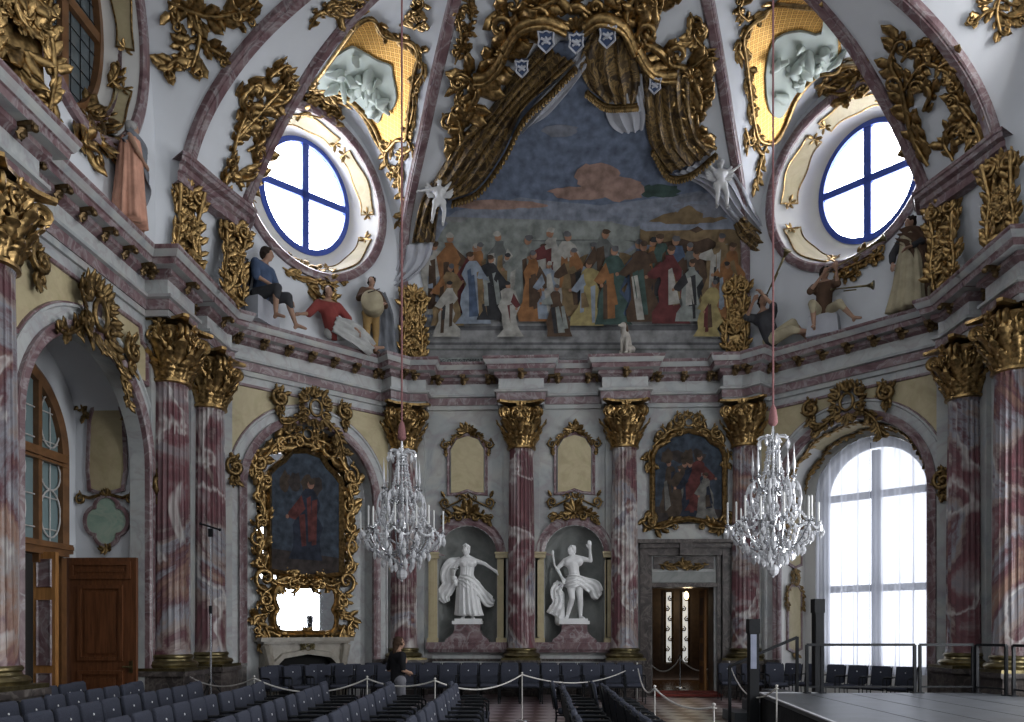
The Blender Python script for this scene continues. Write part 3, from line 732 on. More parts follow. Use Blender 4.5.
# ------------------------------------------------------------------ oval windows
def leaded(mb, cx, cy, rx, ry, z, w=.012, step=.3, clip=None):
    k = int(rx/step)
    for i in range(-k, k+1):
        x = i*step; h = ry*math.sqrt(max(0, 1-(x/rx)**2))
        if h > .1 and i: mb.box((cx+x, cy, z), (w, 2*h, w), 0)
    k = int(ry/step)
    for i in range(-k, k+1):
        y = i*step; h = rx*math.sqrt(max(0, 1-(y/ry)**2))
        if h > .1 and i: mb.box((cx, cy+y, z), (2*h, w, w), 0)
GREYLEAD = plain('lead_came', (.5, .48, .46), .5)
DARKPANE, _nt, _b = new_mat('dim_window_pane'); _b.inputs['Base Color'].default_value = (.10, .12, .13, 1); _b.inputs['Roughness'].default_value = .08
for num, key in ((1, 'DL'), (2, 'DR'), (3, 'L'), (4, 'R')):
    M = LUN[key][0]; cx, cy, rx, ry, dp = OWIN[key]
    Mw = M @ T(0, 0, -dp)
    fm = GLAREFRAME if key in ('DL', 'DR') else WOOD_W
    mb = MB(); mb.poly(ellipse(cx, cy, rx, ry, 48), z=-.06, depth=.03, back=True)
    p = mb.obj('window_%d' % num, DARKPANE if key == 'L' else SKYPANE, M=Mw); struct(p)
    mb = MB(); molding(mb, ellipse(cx, cy, rx-.06, ry-.06, 64), [(-.08, -.08), (-.08, .05), (.06, .07), (.06, -.08)], 0, True)
    f = mb.obj('window_frame', fm, p)
    mb = MB(); mb.box((cx, cy, 0), (.19, 2*ry-.1, .1)); mb.obj('mullion', fm, p, angle=20)
    mb = MB(); mb.box((cx, cy+.05, 0), (2*rx-.1, .19, .1)); mb.obj('transom', fm, p, angle=20)
    mb = MB(); leaded(mb, cx, cy, rx-.08, ry-.08, -.04); mb.obj('lead_cames', GREYLEAD if key in ('DL', 'DR') else BLACK, p)
# cream panels framed in gold inside the splays
mb = MB(); mg = MB()
def splay(key, a, k):                                # point on the splay: angle a, k 0 at the ring, 1 at the window
    M = LUN[key][0]; cx, cy, rx, ry = RING[key]; wx, wy, wrx, wry, dp = OWIN[key]
    p = V((cx+rx*math.cos(a), cy+ry*math.sin(a), 0)); q = V((wx+wrx*math.cos(a), wy+wry*math.sin(a), -dp*.8)); q = p.lerp(q, .55) ; q.z = -dp*.8
    r_ = p.lerp(q, k); n = V((-math.cos(a)*.75, -math.sin(a)*.75, .65)); return M @ (r_+n*.03), (M.to_3x3() @ n).normalized()
for key in ('DL', 'DR', 'L', 'R'):
    for a0, a1 in ((PI*.02, PI*.30), (PI*.36, PI*.64), (PI*.70, PI*.98), (PI*1.1, PI*1.4), (PI*1.6, PI*1.9)):
        n = 16
        lo = .2; hi = .8
        mb.grid(lambda s, t: splay(key, a0+(a1-a0)*s, lo+(hi-lo)*t+.05*math.sin(s*PI*3)*(1 if t < .5 else -1))[0], n, 4)
        pts = [splay(key, a0+(a1-a0)*i/n, lo+.05*math.sin(i/n*PI*3))[0] for i in range(n+1)]+[splay(key, a1-(a1-a0)*i/n, hi-.05*math.sin(i/n*PI*3))[0] for i in range(n+1)]
        mg.tube(pts, .022, 5, 0, True)
        for aa in (a0, a1):
            q, nn = splay(key, aa, .5); Mx = Matrix.Translation(q) @ nn.to_track_quat('Z', 'Y').to_matrix().to_4x4()
            spray(mg, Mx, .22, 5, rnd, 2*PI)
struct(mb.obj('trim_8', W_CREAM)); struct(mg.obj('trim_9', GOLD))
# ------------------------------------------------------------------ end wall: mural, drapery, gilded canopy
def sxz(x, z, off=0.0):
    d = Gt(z); dd = (Gt(z+.05)-Gt(z-.05))/.1; n = V((0, -1, -dd)).normalized(); return V((x, WF-d, z))+n*off
def sn(z): dd = (Gt(z+.05)-Gt(z-.05))/.1; return V((0, -1, -dd)).normalized()
def xz(px, py):
    p, n = hit(px, py, 0, FR_BVH); m = CH-.4142*Gt(p.z)-.03; return (max(-m, min(m, p.x)), p.z)
def fan(poly, step):
    P = [V(p) for p in poly]; out = []
    for i in range(len(P)):
        a, b = P[i], P[(i+1) % len(P)]; k = max(1, int((b-a).length/step))
        out += [a.lerp(b, j/k) for j in range(k)]
    return out
def inpoly(p, L):
    c = False; j = len(L)-1
    for i in range(len(L)):
        if (L[i][1] > p[1]) != (L[j][1] > p[1]) and p[0] < (L[j][0]-L[i][0])*(p[1]-L[i][1])/(L[j][1]-L[i][1])+L[i][0]: c = not c
        j = i
    return c
def surf_poly(mb, poly, fn, off, mi=0, step=.4, uv=False, thick=0.0):
    B = fan(poly, step); k = len(B)
    xs = [p.x for p in B]; ys = [p.y for p in B]; pts = list(B)
    y = min(ys)+step*.5
    while y < max(ys):
        x = min(xs)+step*.5
        while x < max(xs):
            if inpoly((x, y), poly) and min((V((x, y))-b).length for b in B) > step*.4: pts.append(V((x, y)))
            x += step
        y += step
    r = delaunay_2d_cdt(pts, [(i, (i+1) % k) for i in range(k)], [], 0, 1e-6); vs = r[0]; fs = []
    for f in r[2]:
        c = sum((vs[i] for i in f), V((0, 0)))/len(f)
        if inpoly(c, poly): fs.append(tuple(f))
    o = len(mb.v)
    mb.add([fn(p.x, p.y, off) for p in vs], fs, mi)
    if uv:
        if mb.uv is None: mb.uv = [(0, 0)]*o
        mb.uv += [(p.x, p.y) for p in vs]
    if thick:
        mb.add([fn(p.x, p.y, off) for p in B]+[fn(p.x, p.y, off-thick) for p in B], [(i, (i+1) % k, k+(i+1) % k, k+i) for i in range(k)], mi)
        if uv: mb.uv += [(p.x, p.y) for p in B]*2
PAINT = {}
def paint(name, col, var=.22, sc_=2.2):
    if name not in PAINT: PAINT[name] = plain('paint_'+name, col, .75, 0, var*1.7, sc_*1.8, spec=.2)
    return PAINT[name]
pal = [('sky', (.14, .17, .235)), ('sky_pale', (.20, .22, .265)), ('cloud', (.30, .20, .165)), ('cloud_grey', (.17, .18, .21)), ('stone', (.20, .215, .20)), ('stone_dark', (.11, .115, .11)), ('ochre', (.17, .12, .065)),
       ('step', (.21, .21, .21)), ('step_dark', (.10, .10, .105)), ('flesh', (.27, .15, .095)), ('blue', (.065, .09, .14)), ('pale_blue', (.20, .23, .27)), ('red', (.10, .03, .03)), ('orange', (.22, .105, .045)), ('yellow', (.27, .22, .10)), ('white', (.31, .30, .27)), ('brown', (.07, .045, .03)), ('dark', (.03, .03, .032)), ('green', (.05, .08, .07))]
mats = [paint(n, c) for n, c in pal]; IX = {n: i for i, (n, c) in enumerate(pal)}
mb = MB()
def mp(poly, col, off, step=.45): surf_poly(mb, [xz(*p) for p in poly], sxz, off, IX[col], step)
mp([(424, 344), (424, 250), (440, 190), (500, 100), (560, 40), (600, 40), (660, 120), (715, 170), (748, 250), (748, 344)], 'sky', .02, .25)
mp([(428, 250), (440, 214), (520, 196), (600, 205), (700, 190), (742, 215), (746, 262), (428, 262)], 'sky_pale', .024)
def blob(cx, cy, rx, ry, seed, n=18, am=.22):
    r = random.Random(seed); return [(cx+rx*math.cos(2*PI*i/n)*(1+r.uniform(-am, am)), cy+ry*math.sin(2*PI*i/n)*(1+r.uniform(-am, am))) for i in range(n)]
mp(blob(598, 176, 22, 15, 3, 26, .14), 'cloud', .05, .2); mp(blob(622, 188, 24, 12, 4, 26, .14), 'cloud', .054, .2); mp(blob(580, 192, 30, 7, 14, 26, .14), 'cloud', .057, .2); mp(blob(500, 204, 46, 5, 5, 26, .14), 'cloud', .05, .2); mp(blob(705, 205, 30, 12, 6, 26), 'cloud_grey', .05, .2); mp(blob(560, 130, 20, 6, 8), 'cloud_grey', .05, .2); mp(blob(660, 190, 22, 7, 9, 26), 'green', .05, .2)
# plain pale arcade behind the crowd
mp([(436, 216), (640, 222), (640, 330), (436, 330)], 'stone', .034); mp([(436, 216), (640, 222), (640, 227), (436, 221)], 'step', .036)
mp([(436, 236), (640, 241), (640, 244), (436, 239)], 'stone_dark', .036)
for x in (462, 502, 542, 582, 622): mp([(x-11, 330), (x+11, 330)]+[(x+11*math.cos(PI*i/8), 262-12*math.sin(PI*i/8)) for i in range(9)], 'sky_pale' if x in (502, 582) else 'stone_dark', .037)
mp([(640, 225), (690, 200), (746, 225), (746, 335), (640, 335)], 'ochre', .034); mp(blob(690, 262, 42, 34, 12), 'brown', .036); mp(blob(612, 275, 40, 22, 13), 'ochre', .038)
mp([(424, 318), (748, 316), (748, 330), (424, 330)], 'step', .040); mp([(424, 327), (748, 325), (748, 331), (424, 331)], 'step_dark', .042); mp([(424, 331), (748, 331), (748, 360), (424, 360)], 'step', .044); mp([(424, 343), (748, 343), (748, 345.5), (424, 345.5)], 'step_dark', .045); mp([(424, 349), (748, 349), (748, 351), (424, 351)], 'stone_dark', .045)
rp = random.Random(21); HEADS = []
def robed(x, y, h, c1, c2, off, lean=0, mp=None, extra=('dark', 'brown', 'white', 'ochre')):
    mp = mp or globals()['mp']; w = h*.17; j = lambda a: rp.uniform(-a, a)*h/60
    L = []; Rr = []
    for k in range(7):
        t = k/6; wt = w*(1.25-.55*t+.22*math.sin(t*PI*rp.uniform(1, 3)+rp.uniform(0, 3)))*(1 if t < .85 else .75)
        L.append((x-wt+lean*t+rp.uniform(-w*.18, w*.18), y-h*.82*t)); Rr.append((x+wt*rp.uniform(.8, 1.15)+lean*t+rp.uniform(-w*.18, w*.18), y-h*.82*t))
    mp(L+[(x+lean-w*.3, y-h*.87), (x+lean+w*.3, y-h*.87)]+Rr[::-1], c1, off, .5)
    for k in range(3):                               # folds and an overgarment
        a = rp.uniform(-.7, .5)*w; c = (c2, c2, rp.choice(extra))[k]; t0, t1 = rp.uniform(.02, .3), rp.uniform(.5, .8)
        mp([(x+a+lean*t0+j(2), y-h*t0), (x+a+w*rp.uniform(.3, .75), y-h*t0*1.1), (x+a+lean*t1+w*rp.uniform(.15, .45), y-h*t1), (x+a+lean*t1-w*.1, y-h*t1*.96)], c, off+.0012*(k+1), .5)
    s_ = rp.choice((-1, 1)); e = rp.uniform(.42, .66)
    mp([(x+lean+s_*w*.6, y-h*.78), (x+lean+s_*w*1.5+j(2), y-h*(e+.06)), (x+lean+s_*w*(1.7 if e > .5 else .9), y-h*e), (x+lean+s_*w*1.1, y-h*(e-.03)), (x+lean+s_*w*.3, y-h*.62)], c1 if rp.random() < .5 else c2, off+.005, .5)
    mp(blob(x+lean+s_*w*(1.7 if e > .5 else .9), y-h*e, h*.024, h*.026, int(x*30)+3, 7, .1), 'flesh', off+.006, .5)
    hx = x+lean+j(2); mp(blob(hx, y-h*.925, h*.045, h*.058, int(x*10), 10, .1), 'flesh', off+.0065, .5)
    mp(blob(hx-s_*h*.012, y-h*.962, h*.05, h*.04, int(x*10)+1, 9, .2), rp.choice(('brown', 'dark', 'white', 'step_dark', 'brown')), off+.0075, .5)
cols = ['white', 'brown', 'orange', 'red', 'pale_blue', 'yellow', 'blue', 'ochre', 'dark', 'stone', 'green', 'brown', 'stone_dark']
crowd = []
for x in range(438, 742, 14): crowd.append((x+rp.uniform(-5, 5), 313+rp.uniform(-4, 5), rp.uniform(56, 84)))
for x in range(446, 740, 27): crowd.append((x+rp.uniform(-9, 9), 324+rp.uniform(-4, 6), rp.uniform(56, 82)))
for x in (446, 512, 560, 706): crowd.append((x, 339, rp.uniform(46, 58)))
for i, (x, y, h) in enumerate(crowd):
    a, b_ = rp.sample(cols, 2); robed(x, y, h, a, b_, .046+.004*i, rp.uniform(-6, 6))
o = mb.obj('mural', mats, smooth=False); tag(o, 'large wall painting of a robed crowd under a blue sky, between the swagged curtains', 'wall painting')
# inscription tablet at the foot of the mural
tb = MB(); x0, z0 = xz(436, 361.5); x1, z1 = xz(491, 354.5)
TM = F_FRONT @ T((x0+x1)/2, 9.34, .08)
tb.box((0, 0, -.03), (x1-x0, .2, .06)); plq = tb.obj('inscription_tablet', paint('tablet', (.24, .26, .25)), M=TM); tag(plq, 'small grey tablet with dark lettering at the left foot of the mural', 'tablet')
def meshed(o, name, parent, loc):
    me = bpy.data.meshes.new_from_object(o); bpy.data.objects.remove(o); me.name = name
    k = bpy.data.objects.new(name, me); COL.objects.link(k); k.parent = parent; k.location = loc; return k
for wd, xo in (('LEG:', -.62), ('OTTIS:', -.24), ('TOM:', .16), ('SATVRN', .58)):
    tc = bpy.data.curves.new('inscription', 'FONT'); tc.body = wd; tc.size = .14; tc.align_x = 'CENTER'; tc.align_y = 'CENTER'; tc.extrude = .004; tc.materials.append(BLACK)
    to = bpy.data.objects.new('inscription_source', tc); COL.objects.link(to); meshed(to, 'inscribed_word', plq, (xo, 0, .004))
# stucco cloth: a sheet between two lines on the surface, with folds standing off it
def cloth(mb, A, B, base=.12, amp=.09, folds=5, mi=0, nu=40, nv=24, ph=0.0, along=False, bvh=None):
    def get(L):
        out = []
        for p in L:
            q, n = hit(p[0], p[1], 0, bvh or FR_BVH)
            if q is None: q, n = hit(p[0], p[1], 0)
            out.append((q, n))
        P = spline([q for q, n in out], 8); N = spline([n for q, n in out], 8); return P, N
    PA, NA = get(A); PB, NB = get(B)
    def smp(L, t): x = t*(len(L)-1); i = min(int(x), len(L)-2); return L[i].lerp(L[i+1], x-i)
    def fn(s, t):
        p = smp(PA, t).lerp(smp(PB, t), s); n = smp(NA, t).lerp(smp(NB, t), s).normalized()
        q = s if not along else t
        f = .5+.5*math.sin(2*PI*folds*q+ph+1.3*math.sin(3*t+ph)); f2 = .5+.5*math.sin(2*PI*folds*2.3*q+2+ph+2*t)
        return p+n*(base*(math.sin(PI*min(1, max(0, .06+.88*s)))**.5)+amp*f**1.4+amp*.35*f2)
    mb.grid(fn, nv, nu, mi)
    pts = [fn(0, i/nu) for i in range(nu+1)]; bk = [smp(PA, i/nu) for i in range(nu+1)]
    mb.add(pts+bk, [(i, i+1, nu+2+i, nu+1+i) for i in range(nu)], mi)
    pts = [fn(1, i/nu) for i in range(nu+1)]; bk = [smp(PB, i/nu) for i in range(nu+1)]
    mb.add(pts+bk, [(i, i+1, nu+2+i, nu+1+i) for i in range(nu)], mi)
    return fn
def drapery(label, brown, pale, fringe):
    q, n = hit(*brown[0][0][0], 0, FR_BVH); root = empty('stucco_curtain', q, label, 'curtain', 'stucco curtains of the mural canopy'); inv = Matrix.Translation(-q)
    for A, B, k in brown:
        mb = MB(); fn = cloth(mb, A, B, .16, .11, k, 0, 48, 30, k); mb.v = [tuple(V(p)-q) for p in mb.v]; mb.obj('brocade_swag', BROCADE, root, angle=80)
    for A, B, k in pale:
        mb = MB(); cloth(mb, A, B, .08, .09, k, 0, 40, 18, k); mb.v = [tuple(V(p)-q) for p in mb.v]; mb.obj('pale_lining', STUCCO_G, root, angle=80)
    mb = MB()
    for L in fringe:
        P = [hit(*p, .2, FR_BVH)[0]-q for p in L]; P = spline(P, 8); mb.tube(P, .06, 6)
        for i, p in enumerate(P): mb.ball(p-V((0, 0, .07)), (.045, .045, .09), 0, 4)
        mb.obj('fringe', GOLD_D, root); mb = MB()
drapery('brown brocade stucco curtain with pale lining, swept to the left of the mural',
        [([(545, 40), (515, 72), (490, 108), (462, 135), (440, 170), (430, 186)], [(576, 58), (548, 84), (522, 110), (503, 150), (478, 185), (452, 197)], 5),
         ([(432, 180), (421, 200), (416, 225), (413, 244)], [(450, 188), (440, 205), (437, 225), (435, 244)], 3)],
        [([(582, 46), (560, 75), (535, 102), (514, 136)], [(590, 60), (572, 84), (548, 112), (530, 124)], 2),
         ([(402, 247), (398, 268), (388, 284), (384, 296)], [(434, 243), (428, 262), (415, 276), (396, 290)], 3)],
        [[(576, 62), (550, 90), (524, 116), (504, 154), (479, 188), (453, 199)]])
drapery('brown brocade stucco curtain with grey lining, gathered to the right of the mural',
        [([(592, 28), (580, 58), (588, 84), (604, 98)], [(628, 28), (636, 56), (640, 80), (636, 99)], 4),
         ([(640, 66), (644, 108), (650, 142), (668, 170)], [(690, 62), (692, 100), (702, 132), (716, 146)], 5),
         ([(733, 225), (740, 240), (752, 252), (762, 258)], [(742, 214), (752, 226), (762, 236), (770, 244)], 2)],
        [([(604, 100), (606, 112), (612, 124), (622, 131)], [(640, 78), (642, 96), (645, 112), (643, 127)], 3), ([(634, 70), (634, 84), (635, 96), (637, 108)], [(642, 70), (643, 84), (644, 96), (644, 108)], 1),
         ([(674, 172), (698, 182), (712, 194), (727, 214), (744, 231), (764, 246)], [(700, 158), (716, 166), (736, 172), (750, 200), (761, 222), (772, 240)], 4)],
        [[(586, 87), (604, 101), (622, 102), (637, 101)], [(652, 146), (668, 172), (690, 170), (716, 149)]])
def vpx(mb, L, r, bvh=None, off=.02, **k):
    P = []; N = []
    for p in L:
        q, n = hit(p[0], p[1], off, bvh)
        if q is not None: P.append(q); N.append(n)
    if len(P) > 1: vine(mb, P, r, N, **k)
def gthing(name, label, cat, build, anchor, mat=None, bvh=None, group=None, rebase=True):
    q, n = hit(*anchor, 0, bvh); mb = MB(); build(mb); mb.v = [tuple(V(p)-q) for p in mb.v]
    o = mb.obj(name, mat or GOLD, None, angle=70); o.matrix_world = Matrix.Translation(q); return tag(o, label, cat, group)
def canopy(mb):
    b = FR_BVH
    for L, r in (([(440, 192), (455, 168), (462, 140), (458, 118)], .12), ([(452, 120), (470, 105), (478, 88), (466, 72)], .12), ([(474, 86), (492, 68), (505, 48), (512, 26)], .14), ([(500, 50), (520, 28), (530, 8)], .13), ([(455, 62), (462, 40), (458, 14)], .05), ([(512, 22), (500, 8), (504, -4)], .1),
                 ([(716, 146), (700, 138), (696, 112), (700, 92)], .1), ([(700, 96), (690, 70), (672, 62)], .14), ([(690, 66), (706, 52), (694, 34)], .08), ([(672, 66), (660, 48), (642, 40)], .14), ([(645, 42), (640, 22), (650, 6)], .12), ([(628, 28), (626, 8), (634, -4)], .11), ([(640, 8), (655, 12), (662, 0)], .1), ([(690, 10), (694, 24), (688, 40)], .05), ([(520, 10), (540, 4), (556, -4)], .1), ([(560, 12), (576, 2), (590, 10)], .1), ([(604, 6), (614, -4)], .09),
                 ([(468, 78), (458, 92), (462, 104)], .08), ([(680, 72), (690, 90), (684, 104)], .09)): vpx(mb, L, r, b, .06, leaves=1.0, rg=rnd)
    for L in ([(505, 44), (520, 20), (545, 14), (566, 22)], [(584, 22), (600, 12), (622, 20), (634, 44)], [(636, 42), (648, 62), (662, 70), (676, 70)], [(474, 74), (486, 72), (498, 60), (505, 46)]):
        P = spline([hit(*p, .22, b)[0] for p in L], 8); mb.tube(P, .13, 8); mb.tube([p+V((0, 0, -.14)) for p in P], .06, 6)
    for p, r in (((575, 26), .42), ((504, 52), .3), ((640, 48), .3), ((690, 74), .3)): shell(mb, at(*p, .2, bvh=b), r, 7)
cn = gthing('gilded_canopy', 'gilded scrollwork canopy crowning the mural curtains', 'ornament', canopy, (575, 20), bvh=FR_BVH)
SHB = plain('shield_blue', (.06, .09, .17), .4); ci = cn.matrix_world.inverted()
for px_, py_, s in ((546, 30, .36), (576, 32, .32), (607, 25, .36), (654, 76, .26), (522, 58, .28)):
    M = at(px_, py_, .34, bvh=FR_BVH); mb = MB()
    sh = [(-.5, .6), (-.2, .52), (0, .65), (.2, .52), (.5, .6), (.42, .1), (.5, -.2), (.2, -.5), (0, -.68), (-.2, -.5), (-.5, -.2), (-.42, .1)]
    sh = [(x*s, y*s) for x, y in sh]; mb.poly(sh, z=.03, depth=.08, mi=0); mb.tube([(x, y, .04) for x, y in sh], .025, 5, 1, True)
    mb.ball((0, .05*s, .03), (.12*s, .25*s, .03), 1, 5); mb.tube([(-.32*s, .2*s, .04), (0, .05*s, .05), (.32*s, .2*s, .04)], .03, 5, 1); mb.tube([(-.25*s, -.15*s, .04), (0, .05*s, .05), (.25*s, -.15*s, .04)], .03, 5, 1)
    e = mb.obj('shield', [SHB, STUCCO_G]); e.parent = cn; e.matrix_parent_inverse = ci; e.matrix_world = M; e['label'] = 'small blue shield with pale edge'
# gilded consoles standing on the cornice
def console(w, h, d, rg):
    mb = MB()
    for sx in (-1, 1):
        mb.tube([(sx*w*.36, 0, .1), (sx*w*.42, h*.3, .16), (sx*w*.32, h*.6, .14), (sx*w*.45, h, d*.8)], [.03, .045, .035, .05], 6)
        vine2(mb, [(sx*w*.34, h*.06), (sx*w*.42, h*.3), (sx*w*.33, h*.6), (sx*w*.42, h*.92)], .05, T(0, 0, .14), rg=rg)
        scroll(mb, Matrix.Identity(4), sx*w*.28, h*.93, w*.3, PI/2, 1.4, -sx, .3, z=.2); scroll(mb, Matrix.Identity(4), sx*w*.28, h*.08, w*.26, -PI/2, 1.3, sx, .3)
    mb.poly([(-w*.34, 0), (w*.34, 0), (w*.26, h*.5), (w*.36, h), (-w*.36, h), (-w*.26, h*.5)], z=.08, depth=.1)
    for k in range(8): spray(mb, T(rg.uniform(-.12, .12)*w, h*(.08+.12*k), .12) @ R(rg.choice((0, PI))), w*.5, 5, rg, 2.8)
    cartouche(mb, T(0, h*.55, .14), w*.8, h*.36, rg); shell(mb, T(0, h*.86, .2), w*.45); spray(mb, T(0, h*.95, .2), w*.5, 7, rg, 3)
    return mb
for lb, M, w, h, d in (('gilded openwork console left of the mural, behind the left chandelier rope', F_FRONT @ T(-4.5, 9.25, .1) @ R(.35, 'Y'), .62, 2.0, .3), ('gilded openwork console right of the mural, under the gathered curtain', F_FRONT @ T(4.5, 9.25, .1) @ R(-.35, 'Y'), .62, 2.05, .3),
                       ('gilded scroll console on the left cornice, above the first of the paired columns', F_LEFT @ T(16.25, 9.25, .35) @ R(-.6, 'Y'), .6, 1.75, .4), ('gilded scroll console on the left cornice, beside the painted man in blue', F_LEFT @ T(17.7, 9.25, .75) @ R(-.6, 'Y'), .6, 1.75, .3),
                       ('gilded scroll console on the right cornice, next to the robed painted figure', F_RIGHT @ T(-17.6, 9.25, .68) @ R(.6, 'Y'), .6, 1.75, .3), ('gilded scroll console on the right cornice at the frame edge', F_RIGHT @ T(-16.0, 9.25, .35) @ R(.6, 'Y'), .6, 1.75, .4),
                       ('large gilded scroll console at the top left corner of the view', F_LEFT @ T(11.0, 9.25, .4) @ R(-.5, 'Y'), 1.0, 2.6, .5)):
    o = console(w, h, d, random.Random(int(h*100+len(lb)))).obj('scroll_console', GOLD, M=M, angle=70); tag(o, lb, 'console', 'gilded consoles above the cornice')
# ------------------------------------------------------------------ gilded sprays on the vault
def mult(L, r, **k):
    return lambda mb: [vpx(mb, p, r*(.8+.4*rnd.random()), **k) for p in L]
G1 = 'gilded vault sprays'
gthing('gilded_spray', 'gilded leaf spray spreading over the left vault band between two mauve ribs', 'ornament', mult([[(240, 190), (232, 160), (238, 130), (250, 105)], [(238, 135), (258, 112), (276, 92), (288, 76)], [(250, 120), (240, 100), (252, 84)], [(262, 108), (284, 100), (292, 88)], [(232, 180), (252, 176), (262, 158)], [(226, 200), (224, 180), (232, 168)], [(246, 150), (262, 140), (258, 126)], [(280, 90), (268, 78), (284, 64)]], .075), (240, 160), group=G1)
gthing('gilded_spray', 'gilded leaf spray climbing the right vault band above the console', 'ornament', mult([[(985, 150), (978, 128), (965, 110), (958, 95)], [(930, 165), (916, 140), (908, 110), (902, 80)], [(905, 90), (918, 70), (930, 62), (950, 72)], [(900, 80), (892, 62), (898, 42)], [(903, 60), (915, 48), (935, 52)], [(940, 66), (954, 60), (962, 80)], [(955, 160), (945, 140), (956, 124), (968, 128)], [(925, 110), (932, 92), (922, 80)], [(975, 120), (968, 136), (972, 150)]], .075), (940, 110), group=G1)
gthing('gilded_spray', 'gilded foliage cluster with hanging sprig at the top of the left vault', 'ornament', mult([[(168, 2), (190, 12), (212, 18), (240, 14), (256, 4)], [(196, 14), (200, 40), (192, 70)], [(200, 44), (215, 52), (226, 58)], [(196, 40), (182, 50), (188, 62)], [(196, 58), (176, 62), (166, 70)], [(218, 16), (236, 22), (250, 18)], [(180, 4), (172, 14), (180, 24)], [(226, 4), (238, 10)]], .06), (200, 20), group=G1)
gthing('gilded_spray', 'gilded flower sprig at the top right corner of the vault', 'ornament', mult([[(1000, -4), (996, 14), (1000, 34)], [(996, 8), (984, 14), (974, 24)], [(998, 12), (1010, 18), (1022, 16)], [(992, 2), (980, 4)], [(1004, 2), (1016, 6), (1022, 2)]], .045), (998, 12), group=G1)
gthing('gilded_spray', 'gilded curling spray at the top edge between the left mauve ribs', 'ornament', mult([[(308, 28), (318, 12), (340, 6)], [(322, 14), (330, 2), (350, 4)], [(330, 10), (348, 14), (360, 6)]], .06), (325, 10), group=G1)
gthing('gilded_spray', 'gilded shell spray on the left lunette above the robed painted figure', 'ornament', mult([[(78, 100), (88, 118), (96, 140), (116, 154)], [(86, 112), (100, 110), (106, 118)], [(88, 128), (80, 142), (92, 150)], [(94, 120), (104, 130), (100, 144)], [(82, 108), (76, 122), (84, 134)]], .075), (90, 125), group=G1)
gthing('gilded_spray', 'gilded tendril at the foot of the left oblong window', 'ornament', mult([[(108, 88), (116, 80), (120, 70)]], .05), (112, 82), group=G1)
gthing('gilded_spray', 'gilded spray under the left oval window, above the reclining figure', 'ornament', mult([[(282, 268), (296, 276), (312, 280), (330, 292)], [(300, 272), (312, 268), (326, 276)], [(306, 284), (318, 296), (332, 300)], [(320, 276), (332, 284), (340, 280)]], .06), (310, 280), group=G1)
gthing('gilded_spray', 'gilded spray under the right oval window, above the trumpet players', 'ornament', mult([[(832, 262), (845, 268), (862, 262), (882, 254)], [(834, 272), (846, 278), (858, 272)], [(850, 262), (862, 254), (874, 256)]], .055), (848, 268), group=G1)
gthing('gilded_spray', 'gilded tendril on the narrow white vault strip left of the mural canopy', 'ornament', mult([[(470, 60), (466, 40), (472, 20), (468, 2)], [(468, 34), (462, 26)], [(470, 18), (476, 10)]], .04), (469, 30), group=G1)
gthing('gilded_cartouche', 'gilded shell cartouche crowning the left oval window', 'ornament', mult([[(296, 118), (306, 104), (322, 96), (338, 104)], [(338, 116), (330, 108), (312, 98)], [(300, 112), (318, 112), (336, 118)], [(310, 92), (322, 88), (334, 94)]], .085), (318, 104), group='oval window cartouches')
gthing('gilded_cartouche', 'gilded shell cartouche crowning the right oval window', 'ornament', mult([[(818, 90), (832, 80), (848, 72), (864, 74)], [(822, 82), (838, 90), (856, 88)], [(838, 70), (852, 64), (866, 72)], [(828, 94), (846, 96), (862, 84)]], .085), (842, 82), group='oval window cartouches')
